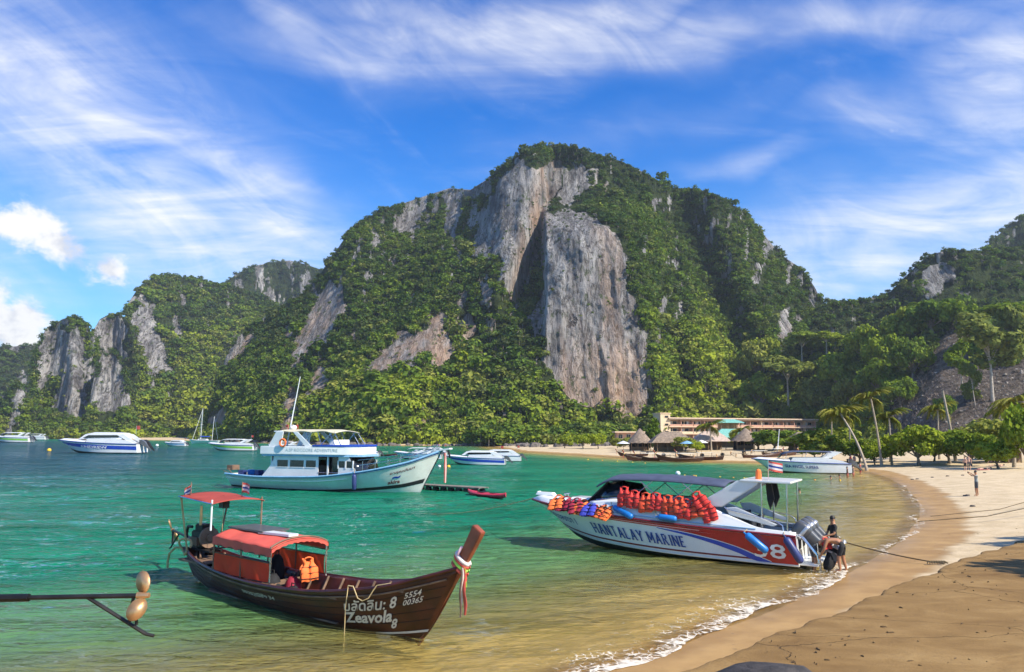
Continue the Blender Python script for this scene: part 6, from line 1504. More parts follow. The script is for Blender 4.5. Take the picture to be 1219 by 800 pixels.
def plant_tree(pos, H_, wid, kind, tint, label, cat='tree', group=None, idx=0, name=None):
    tm, cm, ph = PROTO[kind][idx % len(PROTO[kind])]
    o = thing(name or {'round': 'beach_tree', 'umb': 'umbrella_tree', 'tall': 'tall_tree', 'bush': 'shrub'}[kind], label, cat, pos, random.uniform(0, 6.28), group)
    rc = {'round': 3.4, 'umb': 5.2, 'tall': 5.4, 'bush': 2.2}[kind]
    o.scale = (wid / rc, wid / rc, H_ / ph)
    for nm, me in (('trunk', tm), ('crown', cm)):
        q = bpy.data.objects.new(nm, me); COL.objects.link(q); q.parent = o
        if nm == 'crown': q['tint'] = float(tint)
    return o
# broad trees along the beach: px, distance, top py, half width px, tint
bt = [(985, 118, 505, 34, .50, 'broad green tree behind the leaning palm foot'), (1022, 112, 517, 22, .72, 'light green beach tree between the palm trunks'), (1058, 113, 514, 20, .78, 'yellow-green beach tree right of the tall palm'), (1091, 102, 502, 29, .62, 'round bright green tree standing out on the beach edge'),
      (1128, 104, 506, 28, .42, 'dark green tree beside the round bright one'), (1152, 98, 508, 24, .45, 'dense tree behind the standing couple'), (1172, 106, 495, 36, .60, 'wide green tree below the scree slope'), (1186, 90, 520, 24, .78, 'low yellow-green tree next to the small sun shade'),
      (1216, 88, 472, 26, .45, 'tall leafy tree at the right end of the beach'), (955, 150, 514, 24, .62, 'bright tree above the long thatched shelter'), (920, 160, 508, 26, .40, 'dark spreading tree in front of the hotel end'), (902, 170, 514, 18, .55, 'mid green tree left of the dark spreading one'),
      (938, 165, 510, 22, .60, 'leafy tree shading the flag pole'), (815, 165, 517, 14, .80, 'yellow-green round tree before the hotel balconies'), (829, 160, 523, 9, .85, 'small golden-green tree by the beach bars'), (750, 185, 519, 13, .66, 'olive tree hiding the low guest house'),
      (712, 200, 513, 10, .70, 'pale olive tree at the foot of the big cliff'), (694, 205, 514, 9, .55, 'small tree left of the pale olive one under the cliff'), (672, 215, 516, 10, .70, 'bright shrubby tree at the end of the sandy shore'), (970, 130, 522, 16, .5, 'small tree beside the long thatched shelter'), (1040, 106, 524, 14, .55, 'low tree at the foot of the tall palm'),
      (735, 200, 520, 8, .5, 'small tree behind the white parasol'), (876, 185, 512, 10, .6, 'tree rising behind the grey hut'), (1110, 112, 515, 18, .5, 'tree filling the gap behind the dark one'), (1195, 112, 500, 22, .5, 'tree under the scree at the right')]
for k, (px, Y, ty, hw, tint, lb) in enumerate(bt):
    p = at(px, ty, Y); gz = ground_at(p[0], p[1]); plant_tree((p[0], p[1], gz - .1), p[2] - gz, hw * Y / F, 'round', tint + .24, lb, group='broadleaf trees along the beach', idx=k)
# casuarina: tall soft cone
p = at(779, 496, 180); gz = ground_at(p[0], p[1]); cz = thing('casuarina_tree', 'tall feathery grey-green casuarina beside the hotel stair tower', 'tree', (p[0], p[1], gz))
Hc = p[2] - gz; MB().tube([(0, 0, -.3), (.1, 0, Hc * .5), (0, 0, Hc * .95)], [.22, .14, .04], 7).build('trunk', BARK, cz)
g = np.random.default_rng(5); cl = []
for k in range(46):
    t_ = (k + .5) / 46; a = k * 2.4; q = 2.6 * (1 - t_) ** .55 * math.sqrt(g.random()); cl.append(((math.cos(a) * q, math.sin(a) * q, Hc * (.12 + .84 * t_)), .9 * (1 - .55 * t_)))
vv, ff, r_ = crown_np(cl, 16, .34, 8, out=.3, droop=.9); q = link('crown', mesh_np('crown', vv, ff, dict(leafrnd=r_), smooth=False), LEAF, cz); q['tint'] = .42

# trees standing out on the slope behind
st_ = [(1183, 372, 477, 34, 'tall', .42, 'big pale-trunked tree alone on the scree slope'), (1161, 432, 484, 10, 'tall', .35, 'slim tree with bare trunk left of the big one on the scree'), (1149, 402, 472, 16, 'tall', .45, 'bent tree at the left edge of the scree trees'), (1202, 362, 430, 30, 'umb', .55, 'flat-topped tree above the big pale-trunked one'),
       (1216, 352, 418, 22, 'umb', .5, 'leafy tree high at the right of the slope'), (938, 424, 497, 27, 'umb', .45, 'umbrella tree with a tall white trunk behind the hotel'), (955, 396, 452, 20, 'umb', .70, 'sunlit umbrella tree above the white-trunked one'), (985, 394, 440, 18, 'umb', .72, 'sunlit flat-crowned tree on the shoulder of the slope'),
       (1001, 414, 470, 22, 'round', .55, 'rounded tree under the flat-crowned one on the slope'), (1031, 384, 434, 17, 'umb', .62, 'leafy tree in the middle of the slope'), (1056, 392, 446, 20, 'umb', .60, 'spreading tree left of the scree top'), (1077, 364, 416, 24, 'umb', .58, 'broad tree on the upper slope'),
       (1097, 361, 408, 22, 'umb', .66, 'yellowish flat-crowned tree on the upper slope'), (1112, 352, 398, 26, 'umb', .35, 'dark wide-crowned tree beneath the pale rock face'), (1086, 398, 452, 22, 'umb', .62, 'pale tree overhanging the scree'), (1046, 424, 474, 20, 'round', .45, 'dense tree in the hollow of the slope'),
       (1018, 440, 492, 20, 'round', .42, 'dark green tree low on the slope'), (1072, 446, 486, 15, 'round', .45, 'bushy tree at the left foot of the scree'), (976, 446, 496, 20, 'round', .5, 'bushy tree behind the palm crowns'), (910, 397, 442, 16, 'umb', .72, 'sunlit tree at the foot of the white cliff patch'),
       (889, 402, 450, 20, 'round', .75, 'golden-green tree over the hotel roof'), (905, 440, 490, 20, 'round', .5, 'dense tree behind the hotel roof'), (1140, 354, 396, 17, 'umb', .55, 'small tree at the head of the scree'), (1126, 468, 503, 11, 'round', .30, 'dark green bush on the scree behind the dead trunk'), (1158, 462, 478, 8, 'round', .55, 'small bright bush on the scree'),
       (1000, 468, 505, 18, 'round', .40, 'dark tree behind the cluster of palms'), (1040, 470, 508, 16, 'round', .35, 'shadowed tree behind the tall palm'), (960, 470, 505, 18, 'round', .5, 'broad tree close behind the hotel end')]
for k, (px, ty, by, hw, kind, tint, lb) in enumerate(st_):
    if kind == 'umb' and px not in (938, 955, 985, 1097, 1202): kind = 'round'
    tint += .12
    if kind == 'umb': by = ty + (by - ty) * (1 if px == 938 else .72)
    b = slope_point(px, by); Y = b[1]; top = at(px, ty, Y); plant_tree((b[0], b[1], b[2] - .5), top[2] - b[2] + .5, hw * 1.15 * Y / F, kind, tint, lb, group='single trees on the slope behind the beach', idx=k, name='slope_tree')
# dry brush and stones on the scree (too many to count)
def scree():
    g = np.random.default_rng(3); mask = in_poly(GX, GY, [(1056,505),(1070,470),(1088,445),(1112,420),(1132,392),(1146,384),(1158,405),(1152,432),(1178,442),(1219,428),(1300,428),(1300,545),(1056,545)])
    idx = np.flatnonzero(mask.ravel()); P = GP.reshape(-1, 3)[g.choice(idx, 2600)] + g.normal(size=(2600, 3)) * (.5, .5, .05)
    mb = MB(); 
    for q in P[:900]:
        s = .12 + .55 * g.random() ** 3; a = g.random() * 6.28
        mb.add([(q[0] + math.cos(a + t_) * s * w_, q[1] + math.sin(a + t_) * s * w_, q[2] + z_ * s) for w_, z_ in ((1.1, -.3), (.75, .55)) for t_ in (0, 1.4, 3.0, 4.5)], [(0, 1, 5, 4), (1, 2, 6, 5), (2, 3, 7, 6), (3, 0, 4, 7), (4, 5, 6, 7)])
    tag(mb.build('scree_stones', mat('scree_stone', (.30, .27, .235), .9, var=.3), None, smooth=0), 'loose grey stones strewn on the brown slope', kind='stuff')
    mb = MB(); 
    for q in P[900:]:
        for j in range(7):
            a = g.random() * 6.28; l = .5 + 1.3 * g.random(); d = np.array((math.cos(a) * .5, math.sin(a) * .5, .85)) * l; s = np.array((-math.sin(a), math.cos(a), 0)) * .035
            m_ = q + d * .55; mb.add([q - s, q + s, m_ + s, m_ - s], [(0, 1, 2, 3)]); e1 = q + d + np.array((-.2, .1, .1)) * l; e2 = q + d * .9 + np.array((.25, -.1, 0)) * l
            mb.add([m_ - s, m_ + s, e1], [(0, 1, 2)]); mb.add([m_ - s, m_ + s, e2], [(0, 1, 2)])
    tag(mb.build('dry_brush', mat('dry_twigs', (.24, .19, .155), .95, var=.35), None, smooth=0), 'leafless grey-brown brush on the slope', kind='stuff')
scree()

# ---- coconut palms
FROND = leaf_material('palm_fronds', (.055, .085, .012), (.16, .19, .025), (.38, .34, .06), None, .3)
PTR = mat('palm_trunk', (.34, .28, .21), .9, var=.25, vscale=6, bump=.6, bscale=12)
def frond_mesh(seed):
    g = np.random.default_rng(seed); L = 3.6; V_ = []; r_ = []
    n = 30
    t = np.linspace(0, 1, n); sp = np.stack([L * t * (1 - .18 * t), np.zeros(n), 1.15 * L * (.32 * t - .62 * t ** 2.2)], 1)
    for i in range(2, n - 1):
        d = sp[i + 1] - sp[i - 1]; d /= np.linalg.norm(d); ll = .85 * math.sin(math.pi * (.12 + .84 * t[i])) ** .7
        for s in (1, -1):
            o = np.array((.45 * d[0], s * .8, -.45 - .35 * g.random())); o /= np.linalg.norm(o); e = sp[i] + o * ll * (.85 + .3 * g.random()); w = d * .075
            V_.append([sp[i] - w, sp[i] + w, (sp[i] + e) / 2 + w * .8 + np.array((0, 0, .08)), e]); r_ += [g.random()] * 4
    for i in range(n - 1): V_.append([sp[i] + (0, .03, 0), sp[i + 1] + (0, .03, 0), sp[i + 1] - (0, .03, 0), sp[i] - (0, .03, 0)]); r_ += [.9] * 4
    vv = np.array(V_).reshape(-1, 3); me = mesh_np('frond', vv, np.arange(len(vv)).reshape(-1, 4), dict(leafrnd=np.array(r_)), smooth=False); me.materials.append(FROND); return me
FR = [frond_mesh(s) for s in range(4)]
NUT = MB().ball((0, 0, 0), (.13, .13, .16), 8, 6).mesh('coconut', 70); NUT.materials.append(mat('green_coconut', (.20, .17, .04), .6))
def palm(base, top, label, s=1.0, tint=.5, group='coconut palms on the beach', n=26):
    s *= 1.12; base, top = Vector(base), Vector(top); o = thing('coconut_palm', label, 'palm', base, group=group); d = top - base; g = random.Random(int(abs(base.x) * 97))
    bend = Vector((d.x, d.y, 0)) * .25
    pts = [d * t_ - bend * math.sin(math.pi * t_) * .5 + Vector((0, 0, -.3 if t_ == 0 else 0)) for t_ in np.linspace(0, 1, 9)]
    MB().tube(pts, [.24 * s, .18 * s, .16 * s, .15 * s, .14 * s, .135 * s, .13 * s, .125 * s, .13 * s], 8).build('trunk', PTR, o, smooth=70)
    for k in range(n):
        q = bpy.data.objects.new('frond', FR[k % 4]); COL.objects.link(q); q.parent = o; q.location = d; q['tint'] = tint + g.uniform(-.2, .2)
        q.rotation_euler = (g.uniform(-.25, .25), R(-42 + 72 * ((k * .618) % 1)), k * 2.4 + g.uniform(-.2, .2)); q.scale = (s * g.uniform(.85, 1.1),) * 3
    for k in range(5): q = bpy.data.objects.new('coconut', NUT); COL.objects.link(q); q.parent = o; q.location = d + Vector((math.cos(k * 1.3) * .22, math.sin(k * 1.3) * .22, -.2)) * s
    return o
def palm_px(bx, Yb, tx, ty, label, s=1.0, tint=.5, Yt=None):
    b = at(bx, 540, Yb); b[2] = ground_at(b[0], b[1]); t_ = at(tx, ty, Yt or Yb); return palm(b, t_, label, s, tint)
palm_px(1031.5, 98, 1000, 492, 'palm with a trunk leaning far out over the sand', .85, .75, 104)
palm_px(1049, 104, 1036, 472, 'tallest palm standing over the beach trees', .90, .62)
palm_px(1061, 106, 1058, 495, 'shorter palm right beside the tallest one', .80, .55)
palm_px(1012, 112, 1011, 492, 'upright palm behind the leaning one', .75, .6)
palm_px(990, 116, 990, 490, 'pale-fronded palm left of the leaning palm', .75, .75)
palm_px(1118, 118, 1116, 486, 'palm showing between the beach trees and the scree', .85, .6)
palm_px(1206, 92, 1211, 478, 'big palm against the right-hand trees', 1.0, .75)
palm_px(1194, 108, 1193, 490, 'palm left of the big one near the right-hand trees', .8, .6)
palm_px(847, 168, 845, 507, 'slim palm in front of the hotel balconies', .95, .5); palm_px(884, 176, 882, 513, 'short palm between the hotel and the grey hut', .8, .55); palm_px(960, 142, 958, 521, 'dark short palm beside the long thatched shelter', .7, .2)
b = at(1136, 520, 112); t_ = at(1122, 466, 112); dt = thing('dead_palm', 'bare headless palm trunk leaning above the beach trees', 'trunk', (b[0], b[1], ground_at(b[0], b[1])))
dv = Vector(t_) - dt.location; MB().tube([(0, 0, -.3), dv * .5 + Vector((.1, 0, 0)), dv], [.26, .19, .17], 8).build('trunk', PTR, dt, smooth=70); MB().tube([dv * .97, dv * 1.02 + Vector((.08, 0, .05))], [.2, .12], 7).build('broken_top', BARK, dt)
# tall shade trees just right of the view; their shade falls across the sand
for k, (x, y, h_, w_) in enumerate([(25, 16.5, 10, 3.8), (30, 24, 10.5, 4.4)]):
    plant_tree((x, y, ground_at(x, y) - .2), h_, w_, 'round', .5, 'spreading shade tree on the landward side of the sand shelf', group='shade trees beside the sand shelf', idx=k, name='shade_tree')

# ---- rubble along the far water edge, boulder in front, stones on the sand
def rock_mesh(seed, r, flat=.7):
    bm = bmesh.new(); bmesh.ops.create_icosphere(bm, subdivisions=3, radius=1); P = np.array([v.co[:] for v in bm.verts]); d = fbm(P * 1.3 + seed, 4, seed) * .35
    for v, q in zip(bm.verts, d): v.co = v.co * (1 + q); v.co.z *= flat
    for v in bm.verts: v.co *= r
    me = bpy.data.meshes.new('rock'); bm.to_mesh(me); bm.free(); me.polygons.foreach_set('use_smooth', np.ones(len(me.polygons), bool)); return me
DARKR = mat('dark_boulder', (.045, .04, .038), .8, var=.4, vscale=5, bump=.9, bscale=24)
p = gnd(912, 822, .60); bo = link('boulder', rock_mesh(4, 1.0, .55), DARKR); bo.location = (p[0], p[1], .52); bo.scale = (1.0, .7, .95); tag(bo, 'rounded dark boulder poking up from the sand shelf', 'rock')
def rubble():
    g = np.random.default_rng(9); mb = MB()
    L_ = [gnd(a, b)[:2] for a, b in ((622, 538), (650, 539.5), (690, 541.5), (735, 544))] ; L0 = [(-105, 352), (-60, 294), (-30, 293), (-8, 290), (12, 225), (2, 200)]
    def put(x, y, s, z):
        a = g.random() * 6.28; tops = [(math.cos(a + t_) * s * w_ * g.uniform(.8, 1.2), math.sin(a + t_) * s * w_ * g.uniform(.8, 1.2), zz * s * g.uniform(.8, 1.2)) for w_, zz in ((1.1, -.5), (1.0, .35), (.55, .75)) for t_ in np.linspace(0, 5.2, 6)]
        mb.add([(x + q[0], y + q[1], z + q[2]) for q in tops], [(k, (k + 1) % 6, 6 + (k + 1) % 6, 6 + k) for k in range(6)] + [(6 + k, 6 + (k + 1) % 6, 12 + (k + 1) % 6, 12 + k) for k in range(6)] + [tuple(range(12, 18))])
    pts = [at(a, 530, b)[:2] for a, b in ((240, 430), (320, 366), (430, 291), (520, 290), (600, 289), (640, 240), (700, 232), (740, 225))]
    for a, b in zip(pts[:-1], pts[1:]):
        n = int(np.linalg.norm(b - a) / 1.1)
        for k in range(n): q = a + (b - a) * (k + g.random()) / n + g.normal(size=2) * 1.6; put(q[0], q[1], .5 + 1.1 * g.random() ** 2, max(-.1, ground_at(q[0], q[1])) + .1)
    tag(mb.build('shore_rocks', mat('shore_rock', (.13, .11, .095), .85, var=.45, vscale=1.5, bump=.6, bscale=5), None, smooth=40), 'dark rocks piled along the foot of the wooded shore', kind='stuff')
rubble()
SM = rock_mesh(7, .16, .6); SM.materials.append(DARKR)
for px, py in ((1086, 571), (1092, 570.5), (1110, 568.5), (1128, 567), (1146, 566), (1152, 590), (1149, 590.6), (1158, 603), (1172, 563)):
    q = bpy.data.objects.new('stone', SM); COL.objects.link(q); q.location = V(land(px, py)); q.rotation_euler.z = px; tag(q, 'small dark stone lying on the dry sand', 'stone', 'stones scattered on the dry sand')

# leaves and twigs washed up on the sand
def litter():
    g = np.random.default_rng(21); mb = MB()
    for k in range(170):
        if k < 95: px, py = g.uniform(880, 1219), g.uniform(655, 800); z = BZ + .03
        else: px, py = g.uniform(1010, 1219), g.uniform(556, 680); z = None
        if z is not None and py < np.interp(px, [815, 921, 1040, 1130, 1219], [800, 754, 709, 674, 644]) + 6: continue
        p = gnd(px, py, z) + np.array((0, 0, .012 + .012 * max(0, 0))) if z is not None else land(px, py, 4)
        if z is None and shore_dist(p[:2]) < 1.2: continue
        s = g.uniform(.008, .026); a = g.random() * 6.28; l = s * g.uniform(.8, 3.0); w = s * .5; c_, s_ = math.cos(a), math.sin(a)
        q = [(-l, 0, .0), (-l * .3, -w, .006), (l * .5, -w * .8, .01), (l, 0, .002), (l * .5, w * .8, .01), (-l * .3, w, .006)]; top = [(x * c_ - y * s_ + p[0], x * s_ + y * c_ + p[1], z_ + p[2]) for x, y, z_ in q]; bot = [(x, y, z_ - .025) for x, y, z_ in top]
        mb.add(top + bot, [(0, 1, 2, 3, 4, 5), (11, 10, 9, 8, 7, 6)] + [(i, (i + 1) % 6, 6 + (i + 1) % 6, 6 + i) for i in range(6)])
    tag(mb.build('beach_litter', mat('dry_leaf', (.12, .075, .035), .9, var=.5), None, smooth=0), 'dry leaves and bits of bark scattered on the sand', kind='stuff')
litter()

# ================================================================== PEOPLE
def person(label, loc, rz, J, cloth, scale=1.0, hair=True, group=None, fingers=True, name='person', bulk=1.0, hairm=None):
    """J: joints of the pose (x forward, y left, z up). One continuous skinned body; cloth maps bones to materials"""
    jn = list(J); B = [('pelvis', 'belly', .125, .12), ('belly', 'chest', .12, .135), ('chest', 'neck', .135, .058), ('neck', 'head', .058, .088), ('head', 'crown', .088, .062)]
    for s in 'LR':
        B += [('chest', 'sh' + s, .1, .062), ('sh' + s, 'el' + s, .058, .043), ('el' + s, 'wr' + s, .042, .030), ('wr' + s, 'ha' + s, .030, .034), ('pelvis', 'hip' + s, .12, .098), ('hip' + s, 'kn' + s, .092, .062), ('kn' + s, 'an' + s, .060, .040), ('an' + s, 'to' + s, .042, .034)]
    P = {k: Vector(v) for k, v in J.items()}
    for s in 'LR':
        if 'ha' + s not in P: P['ha' + s] = P['wr' + s] + (P['wr' + s] - P['el' + s]).normalized() * .08
    P['crown'] = P['head'] + (P['head'] - P['neck']).normalized() * .10
    rad = {}; 
    for a, b, ra, rb in B: rad.setdefault(a, ra); rad[b] = rb if b not in ('chest', 'belly', 'head') else rad.get(b, rb)
    names = list(P); idx = {n: i for i, n in enumerate(names)}; verts = [P[n] for n in names]; edges = [(idx[a], idx[b]) for a, b, *_ in B]; rr = [rad.get(n, .05) * bulk for n in names]
    if fingers:
        for s in 'LR':
            d = (P['ha' + s] - P['wr' + s]).normalized(); side = d.cross(Vector((0, 0, 1)));
            if side.length < .1: side = Vector((0, 1, 0))
            side.normalize(); nn = d.cross(side)
            for k, (o_, L) in enumerate(((-.030, .062), (-.010, .074), (.010, .070), (.030, .055), (.045, .040))):
                m_ = P['ha' + s] + side * o_ + d * (L * .55 if k < 4 else -.01 + .02); e = m_ + d * L * .45 + nn * .018 * (1 if k < 4 else -.4) + (side * .02 if k == 4 else Vector())
                verts += [m_, e]; rr += [.0095, .0075]; n0 = len(verts) - 2; edges += [(idx['ha' + s], n0), (n0, n0 + 1)]
    me = bpy.data.meshes.new('skeleton'); me.from_pydata([tuple(v) for v in verts], edges, []); o = bpy.data.objects.new('skeleton', me); COL.objects.link(o)
    md = o.modifiers.new('skin', 'SKIN'); md.use_smooth_shade = True; md.branch_smoothing = .5; ss = o.modifiers.new('sub', 'SUBSURF'); ss.levels = 1; ss.render_levels = 1
    for i, r_ in enumerate(rr): me.skin_vertices[0].data[i].radius = (r_, r_)
    me.skin_vertices[0].data[idx['pelvis']].use_root = True
    dg = bpy.context.evaluated_depsgraph_get(); bmesh_ = bpy.data.meshes.new_from_object(o.evaluated_get(dg)); bpy.data.objects.remove(o)
    root = thing(name, label, 'person', loc, rz, group, scale)
    mats = [SKIN]; 
    for q in cloth.values():
        if q not in mats: mats.append(q)
    C = np.array([p.center[:] for p in bmesh_.polygons]); best = np.full(len(C), 1e9); pick = np.zeros(len(C), int)
    for a, b, ra, rb in B:
        A, D = np.array(P[a]), np.array(P[b] - P[a]); t_ = np.clip((C - A) @ D / (D @ D + 1e-9), 0, 1); d = np.linalg.norm(C - (A + t_[:, None] * D), axis=1) - (ra * (1 - t_) + rb * t_)
        key = (a, b); m_ = None
        for ck, cm in cloth.items():
            if ck == 'top' and key in (('belly', 'chest'), ('chest', 'neck'), ('chest', 'shL'), ('chest', 'shR')): m_ = cm
            if ck == 'sleeve' and key in (('shL', 'elL'), ('shR', 'elR')): m_ = cm
            if ck == 'shorts' and key in (('pelvis', 'belly'), ('pelvis', 'hipL'), ('pelvis', 'hipR'), ('hipL', 'knL'), ('hipR', 'knR')): m_ = cm
            if ck == 'skin': mats[0] = cm
        mi = mats.index(m_) if m_ is not None else 0
        upd = d < best; best[upd] = d[upd]
        if m_ is not None and 'shorts' in cloth and m_ is cloth['shorts'] and a.startswith('hip'): mi_arr = np.where(t_ < .8, mi, 0)
        elif m_ is not None and a.startswith('sh') and b.startswith('el'): mi_arr = np.where(t_ < .75, mi, 0)
        elif m_ is not None and 'top' in cloth and m_ is cloth['top'] and b == 'neck': mi_arr = np.where(t_ < .7, mi, 0)
        elif key == ('pelvis', 'belly') and 'top' in cloth: mi_arr = np.where(t_ > .35, mats.index(cloth['top']), mi)
        elif key == ('pelvis', 'belly'): mi_arr = np.where(t_ < .35, mi, 0)
        else: mi_arr = np.full(len(C), mi)
        pick[upd] = mi_arr[upd]
    for q in mats: bmesh_.materials.append(q)
    bmesh_.polygons.foreach_set('material_index', pick.astype(np.int32)); bmesh_.polygons.foreach_set('use_smooth', np.ones(len(bmesh_.polygons), bool))
    link('body', bmesh_, None, root)
    if hair:
        hd = P['head']; up = (P['crown'] - hd).normalized(); fw = Vector((1, 0, 0)); fw = (fw - up * fw.dot(up)).normalized(); sd = up.cross(fw); mb = MB(); rg = []
        for t_ in np.linspace(.0, 1.0, 7):
            a0 = t_ * 1.75; rg.append([hd + up * (.045 + math.cos(a0) * .105) + (fw * (math.cos(b) * .100 - .022) + sd * math.sin(b) * .092) * max(math.sin(a0), .03) for b in np.linspace(0, 6.283, 14, endpoint=False)])
        mb.loft(rg, cap=True).build('hair', hairm or HAIR, root, smooth=80)
        MB().ball(tuple(hd + fw * .095 + up * .01), (.018, .014, .022), 6, 4).build('nose', mats[0], root, smooth=80)
        for s_ in (1, -1): MB().ball(tuple(hd + sd * .088 * s_ + up * .01), (.022, .010, .032), 6, 4).build('ear', mats[0], root, smooth=80)
    return root
def stand(armL=None, armR=None, lean=0.0, step=0.0, turn=0.0):
    J = dict(pelvis=(0, 0, .93), belly=(lean * .2, 0, 1.10), chest=(lean * .5, 0, 1.32), neck=(lean * .8, 0, 1.47), head=(lean + .02, 0, 1.60), hipL=(0, .10, .88), hipR=(0, -.10, .88), knL=(.03 + step * .5, .11, .49), knR=(.03 - step * .5, -.11, .49),
             anL=(step, .11, .08), anR=(-step, -.11, .08), toL=(step + .15, .13, .035), toR=(-step + .15, -.13, .035), shL=(lean * .5, .19, 1.38), shR=(lean * .5, -.19, 1.38))
    aL = armL or ((0, .25, 1.10), (.06, .26, .86)); aR = armR or ((0, -.25, 1.10), (.06, -.26, .86)); J['elL'], J['wrL'] = aL; J['elR'], J['wrR'] = aR
    return J
bent = dict(pelvis=(0, 0, .90), belly=(.17, 0, .98), chest=(.40, 0, 1.00), neck=(.55, 0, .93), head=(.66, 0, .84), hipL=(-.02, .11, .84), hipR=(-.02, -.11, .84), knL=(.10, .13, .47), knR=(.02, -.12, .47), anL=(.06, .14, .08), anR=(-.08, -.12, .08), toL=(.21, .16, .035), toR=(.07, -.14, .035),
            shL=(.42, .19, .97), shR=(.42, -.19, .97), elL=(.50, .24, .70), elR=(.52, -.22, .70), wrL=(.62, .18, .50), wrR=(.64, -.16, .50))
p = land(994, 673); person('man in a black shirt standing in the shallows beside the outboards', V(p) + Vector((0, 0, 0)), R(190), stand(armL=((.12, .22, 1.12), (.32, .12, 1.05)), armR=((.10, -.22, 1.12), (.30, -.1, 1.02))), dict(top=CLOB, sleeve=CLOB, shorts=CLOB), .97)
p = land(1004, 681.5); person('bare-backed man in black shorts bending over at the water edge', V(p), R(148), bent, dict(shorts=CLOB), 1.03, bulk=1.12)
b2 = {k: v for k, v in bent.items()}; b2.update(belly=(.13, 0, 1.04), chest=(.30, 0, 1.17), neck=(.42, 0, 1.20), head=(.53, 0, 1.15), shL=(.32, .19, 1.15), shR=(.32, -.19, 1.15), elL=(.42, .22, .90), elR=(.44, -.2, .88), wrL=(.58, .14, .70), wrR=(.60, -.12, .68))
p = land(969, 681); person('man in a grey shirt stooping behind the outboard propellers', V(p), R(15), b2, dict(top=CLOD, sleeve=CLOD, shorts=CLOD), .94)
def gear_bag():
    p = V(land(984, 681)); o = thing('gear_bag', 'bulky black bag with pale straps held up between the stooping men', 'bag', p, R(10)); d = Vector((.42, .05, .78)); rr = []
    sx = Vector((.8, 0, -.45)).normalized(); sy = Vector((0, 1, 0))
    for t_, q in zip(np.linspace(0, 1, 9), (.5, .85, 1, 1.02, 1, 1, .96, .8, .4)): rr.append([d * t_ * 1.0 + (sx * math.cos(a) * .19 + sy * math.sin(a) * .16) * q * (1 + .05 * math.sin(a * 3 + t_ * 7)) + Vector((0, 0, .06)) for a in np.linspace(0, 6.283, 14, endpoint=False)])
    MB().loft(rr).build('bag_body', CLOB, o, smooth=70)
    for t_ in (.66, .88): MB().loft([[d * (t_ + k) + (sx * math.cos(a) * .205 + sy * math.sin(a) * .175) * (1 if k else .98) + Vector((0, 0, .06)) for a in np.linspace(0, 6.283, 14, endpoint=False)] for k in (-.035, .035)], cap=False).build('strap', WHITER, o, smooth=70)
    MB().tube([d * .9 + sx * .15, d * 1.12 + sx * .12, d * 1.15 - sx * .1, d * .95 - sx * .15], .025, 6).build('handle', WHITER, o)
gear_bag()
lj = life_jacket(Matrix.Translation(V(land(969, 681)) + Vector((.34, -.20, 1.12))) @ Matrix.Rotation(R(190), 4, 'Z') @ Matrix.Rotation(R(20), 4, 'X') @ Matrix.Scale(.62, 4), JRED, 'red life jacket slung on the stooping man in grey', None, 1)
p = land(1163.5, 590.5); ph = person('man in a grey-green shirt on the sand holding up a phone', V(p), R(175), stand(armL=((.20, .22, 1.42), (.42, .10, 1.58)), armR=((.18, -.22, 1.38), (.42, -.06, 1.52))), dict(top=CLOG, sleeve=CLOG, shorts=CLOD), 1.0)
pm = V(p) + Matrix.Rotation(R(175), 3, 'Z') @ Vector((.52, .02, 1.62)); fo = thing('phone', 'dark phone held up by the man in grey-green', 'phone', pm, R(175)); MB().box((0, 0, 0), (.012, .17, .09)).build('phone_body', BLACK, fo, bevel=.004); MB().box((-.009, 0, 0), (.004, .15, .075)).build('screen', GLASS, fo)
p = land(1149.5, 560.5); person('woman in dark swimwear standing with a companion before the dense tree', V(p), R(200), stand(), dict(shorts=CLOB, skin=SKINL), .92, fingers=False, hairm=mat('brown_hair', (.10, .05, .025), .6))
p = land(1154, 560); person('bare-chested man standing next to the woman in dark swimwear', V(p), R(240), stand(step=.05), dict(shorts=CLOD, skin=SKINL), .98, fingers=False)
lying = dict(pelvis=(0, 0, .14), belly=(.17, 0, .15), chest=(.40, 0, .16), neck=(.55, 0, .17), head=(.68, 0, .19), hipL=(-.03, .10, .13), hipR=(-.03, -.10, .13), knL=(-.42, .13, .16), knR=(-.42, -.12, .16), anL=(-.82, .14, .08), anR=(-.82, -.14, .08), toL=(-.86, .16, .2), toR=(-.86, -.16, .2),
             shL=(.44, .19, .14), shR=(.44, -.19, .14), elL=(.30, .34, .08), elR=(.30, -.34, .08), wrL=(.08, .36, .06), wrR=(.08, -.36, .06))
TOW = mat('pink_towel', (.62, .26, .24), .95, var=.2); TOW2 = mat('striped_towel', (.5, .42, .38), .95, var=.3)
for px, py, rz_, lb, lb2, tm in ((1173, 559.5, 10, 'sunbather lying flat on a pink towel in the sun', 'pink towel spread under the nearer sunbather', TOW), (1187, 555.5, -15, 'second sunbather lying behind the first near the sun shade', 'striped towel under the second sunbather', TOW2)):
    p = V(land(px, py)); person(lb, p + Vector((0, 0, .02)), R(rz_), lying, dict(shorts=CLOB, skin=SKINL), 1.0, fingers=False)
    o = MB().box((-.1, 0, .0), (2.0, .85, .03)).build('towel', tm); o.location = p + Vector((0, 0, .03)); o.rotation_euler.z = R(rz_); tag(o, lb2, 'towel')
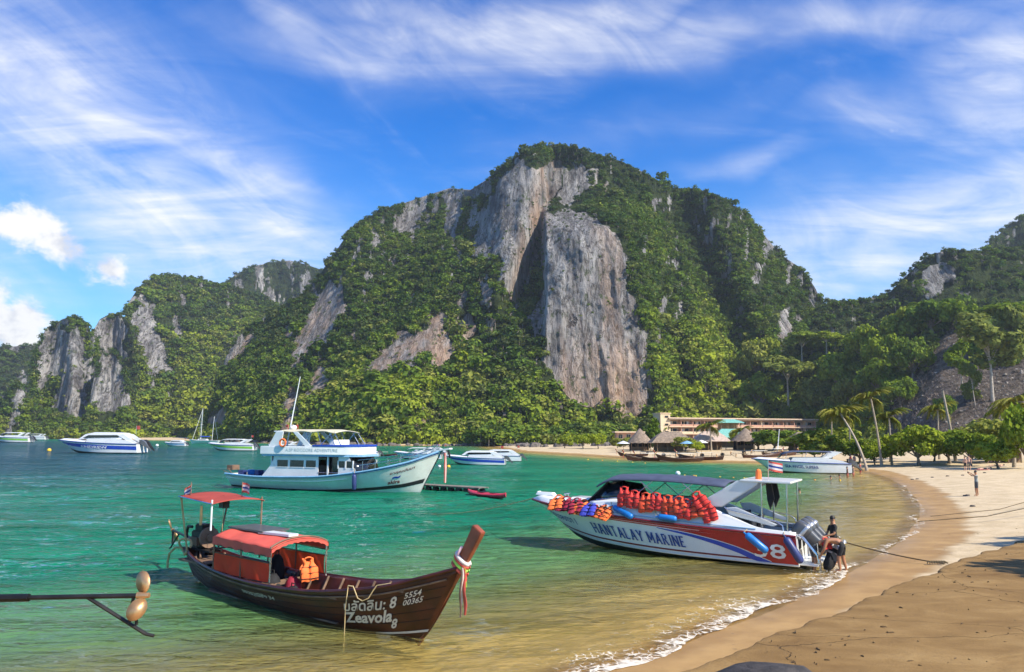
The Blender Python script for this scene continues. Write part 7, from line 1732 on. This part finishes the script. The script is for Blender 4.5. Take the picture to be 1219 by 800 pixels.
sit = dict(lying); sit.update(pelvis=(0, 0, .14), belly=(-.02, 0, .32), chest=(-.03, 0, .54), neck=(0, 0, .70), head=(.03, 0, .82), knL=(.30, .14, .42), knR=(.30, -.14, .42), anL=(.55, .14, .08), anR=(.55, -.14, .08), toL=(.68, .15, .04), toR=(.68, -.15, .04), hipL=(.02, .1, .14), hipR=(.02, -.1, .14), shL=(-.03, .19, .60), shR=(-.03, -.19, .60), elL=(.12, .25, .40), elR=(.12, -.25, .40), wrL=(.28, .14, .40), wrR=(.28, -.14, .40))
p = V(land(1182, 551)); person('person in pink sitting on the sand by the sun shade', p, R(200), sit, dict(top=TOW, shorts=TOW, skin=SKINL), 1.15, fingers=False)
for px, py, lb, cl in ((1013, 556.5, 'bather in red standing on the shore by the pale speedboat', dict(top=JRED, shorts=CLOB, skin=SKINL)), (1017.5, 556, 'taller bather beside the one in red on the shore', dict(shorts=REDR, skin=SKINL))):
    person(lb, V(land(px, py)), R(200), stand(), cl, 1.0, fingers=False)
for px, py, dz, lb, sk in ((1009, 566, -.75, 'bather standing waist-deep behind the pale speedboat', dict(skin=SKIN, top=CLOB)), (1016, 565.5, -.7, 'bather in dark top wading next to another behind the pale speedboat', dict(top=CLOB, skin=SKINL)), (1024.5, 563.5, -.45, 'bather crouching at the water edge in red', dict(top=JRED, skin=SKINL))):
    p = gnd(px, py); person(lb, (p[0], p[1], dz), R(170), stand(), dict(cl, **sk), 1.0, fingers=False)
for px, py, lb in ((952, 587, 'swimmer with only a dark head above the splash'), (999.5, 568.5, 'bather whose head shows above the water near the pale speedboat'), (989, 570, 'another bather low in the water off the pale speedboat')):
    p = gnd(px, py); person(lb, (p[0], p[1], -1.42), R(180), stand(armL=((.2, .3, 1.35), (.42, .3, 1.42)), armR=((.2, -.3, 1.35), (.42, -.3, 1.42))), dict(skin=SKIN), 1.0, fingers=False)

# ================================================================== AIR
hb_ = MB().box((0, 690, 108), (4000, 1560, 250)); hz_ = hb_.build('haze', None, None, smooth=0); hz_.data.materials.clear()
hm = bpy.data.materials.new('sea_air'); hm.use_nodes = True; t = NT(hm.node_tree); t.n.clear(); pv = t.new('ShaderNodeVolumePrincipled'); pv.inputs['Color'].default_value = (.80, .88, .97, 1); pv.inputs['Density'].default_value = .00014; pv.inputs['Anisotropy'].default_value = .2
ou = t.new('ShaderNodeOutputMaterial'); t.l.new(pv.outputs[0], ou.inputs['Volume']); hz_.data.materials.append(hm); tag(hz_, 'thin sea haze over the whole bay', kind='stuff')
scene.cycles.volume_bounces = 0
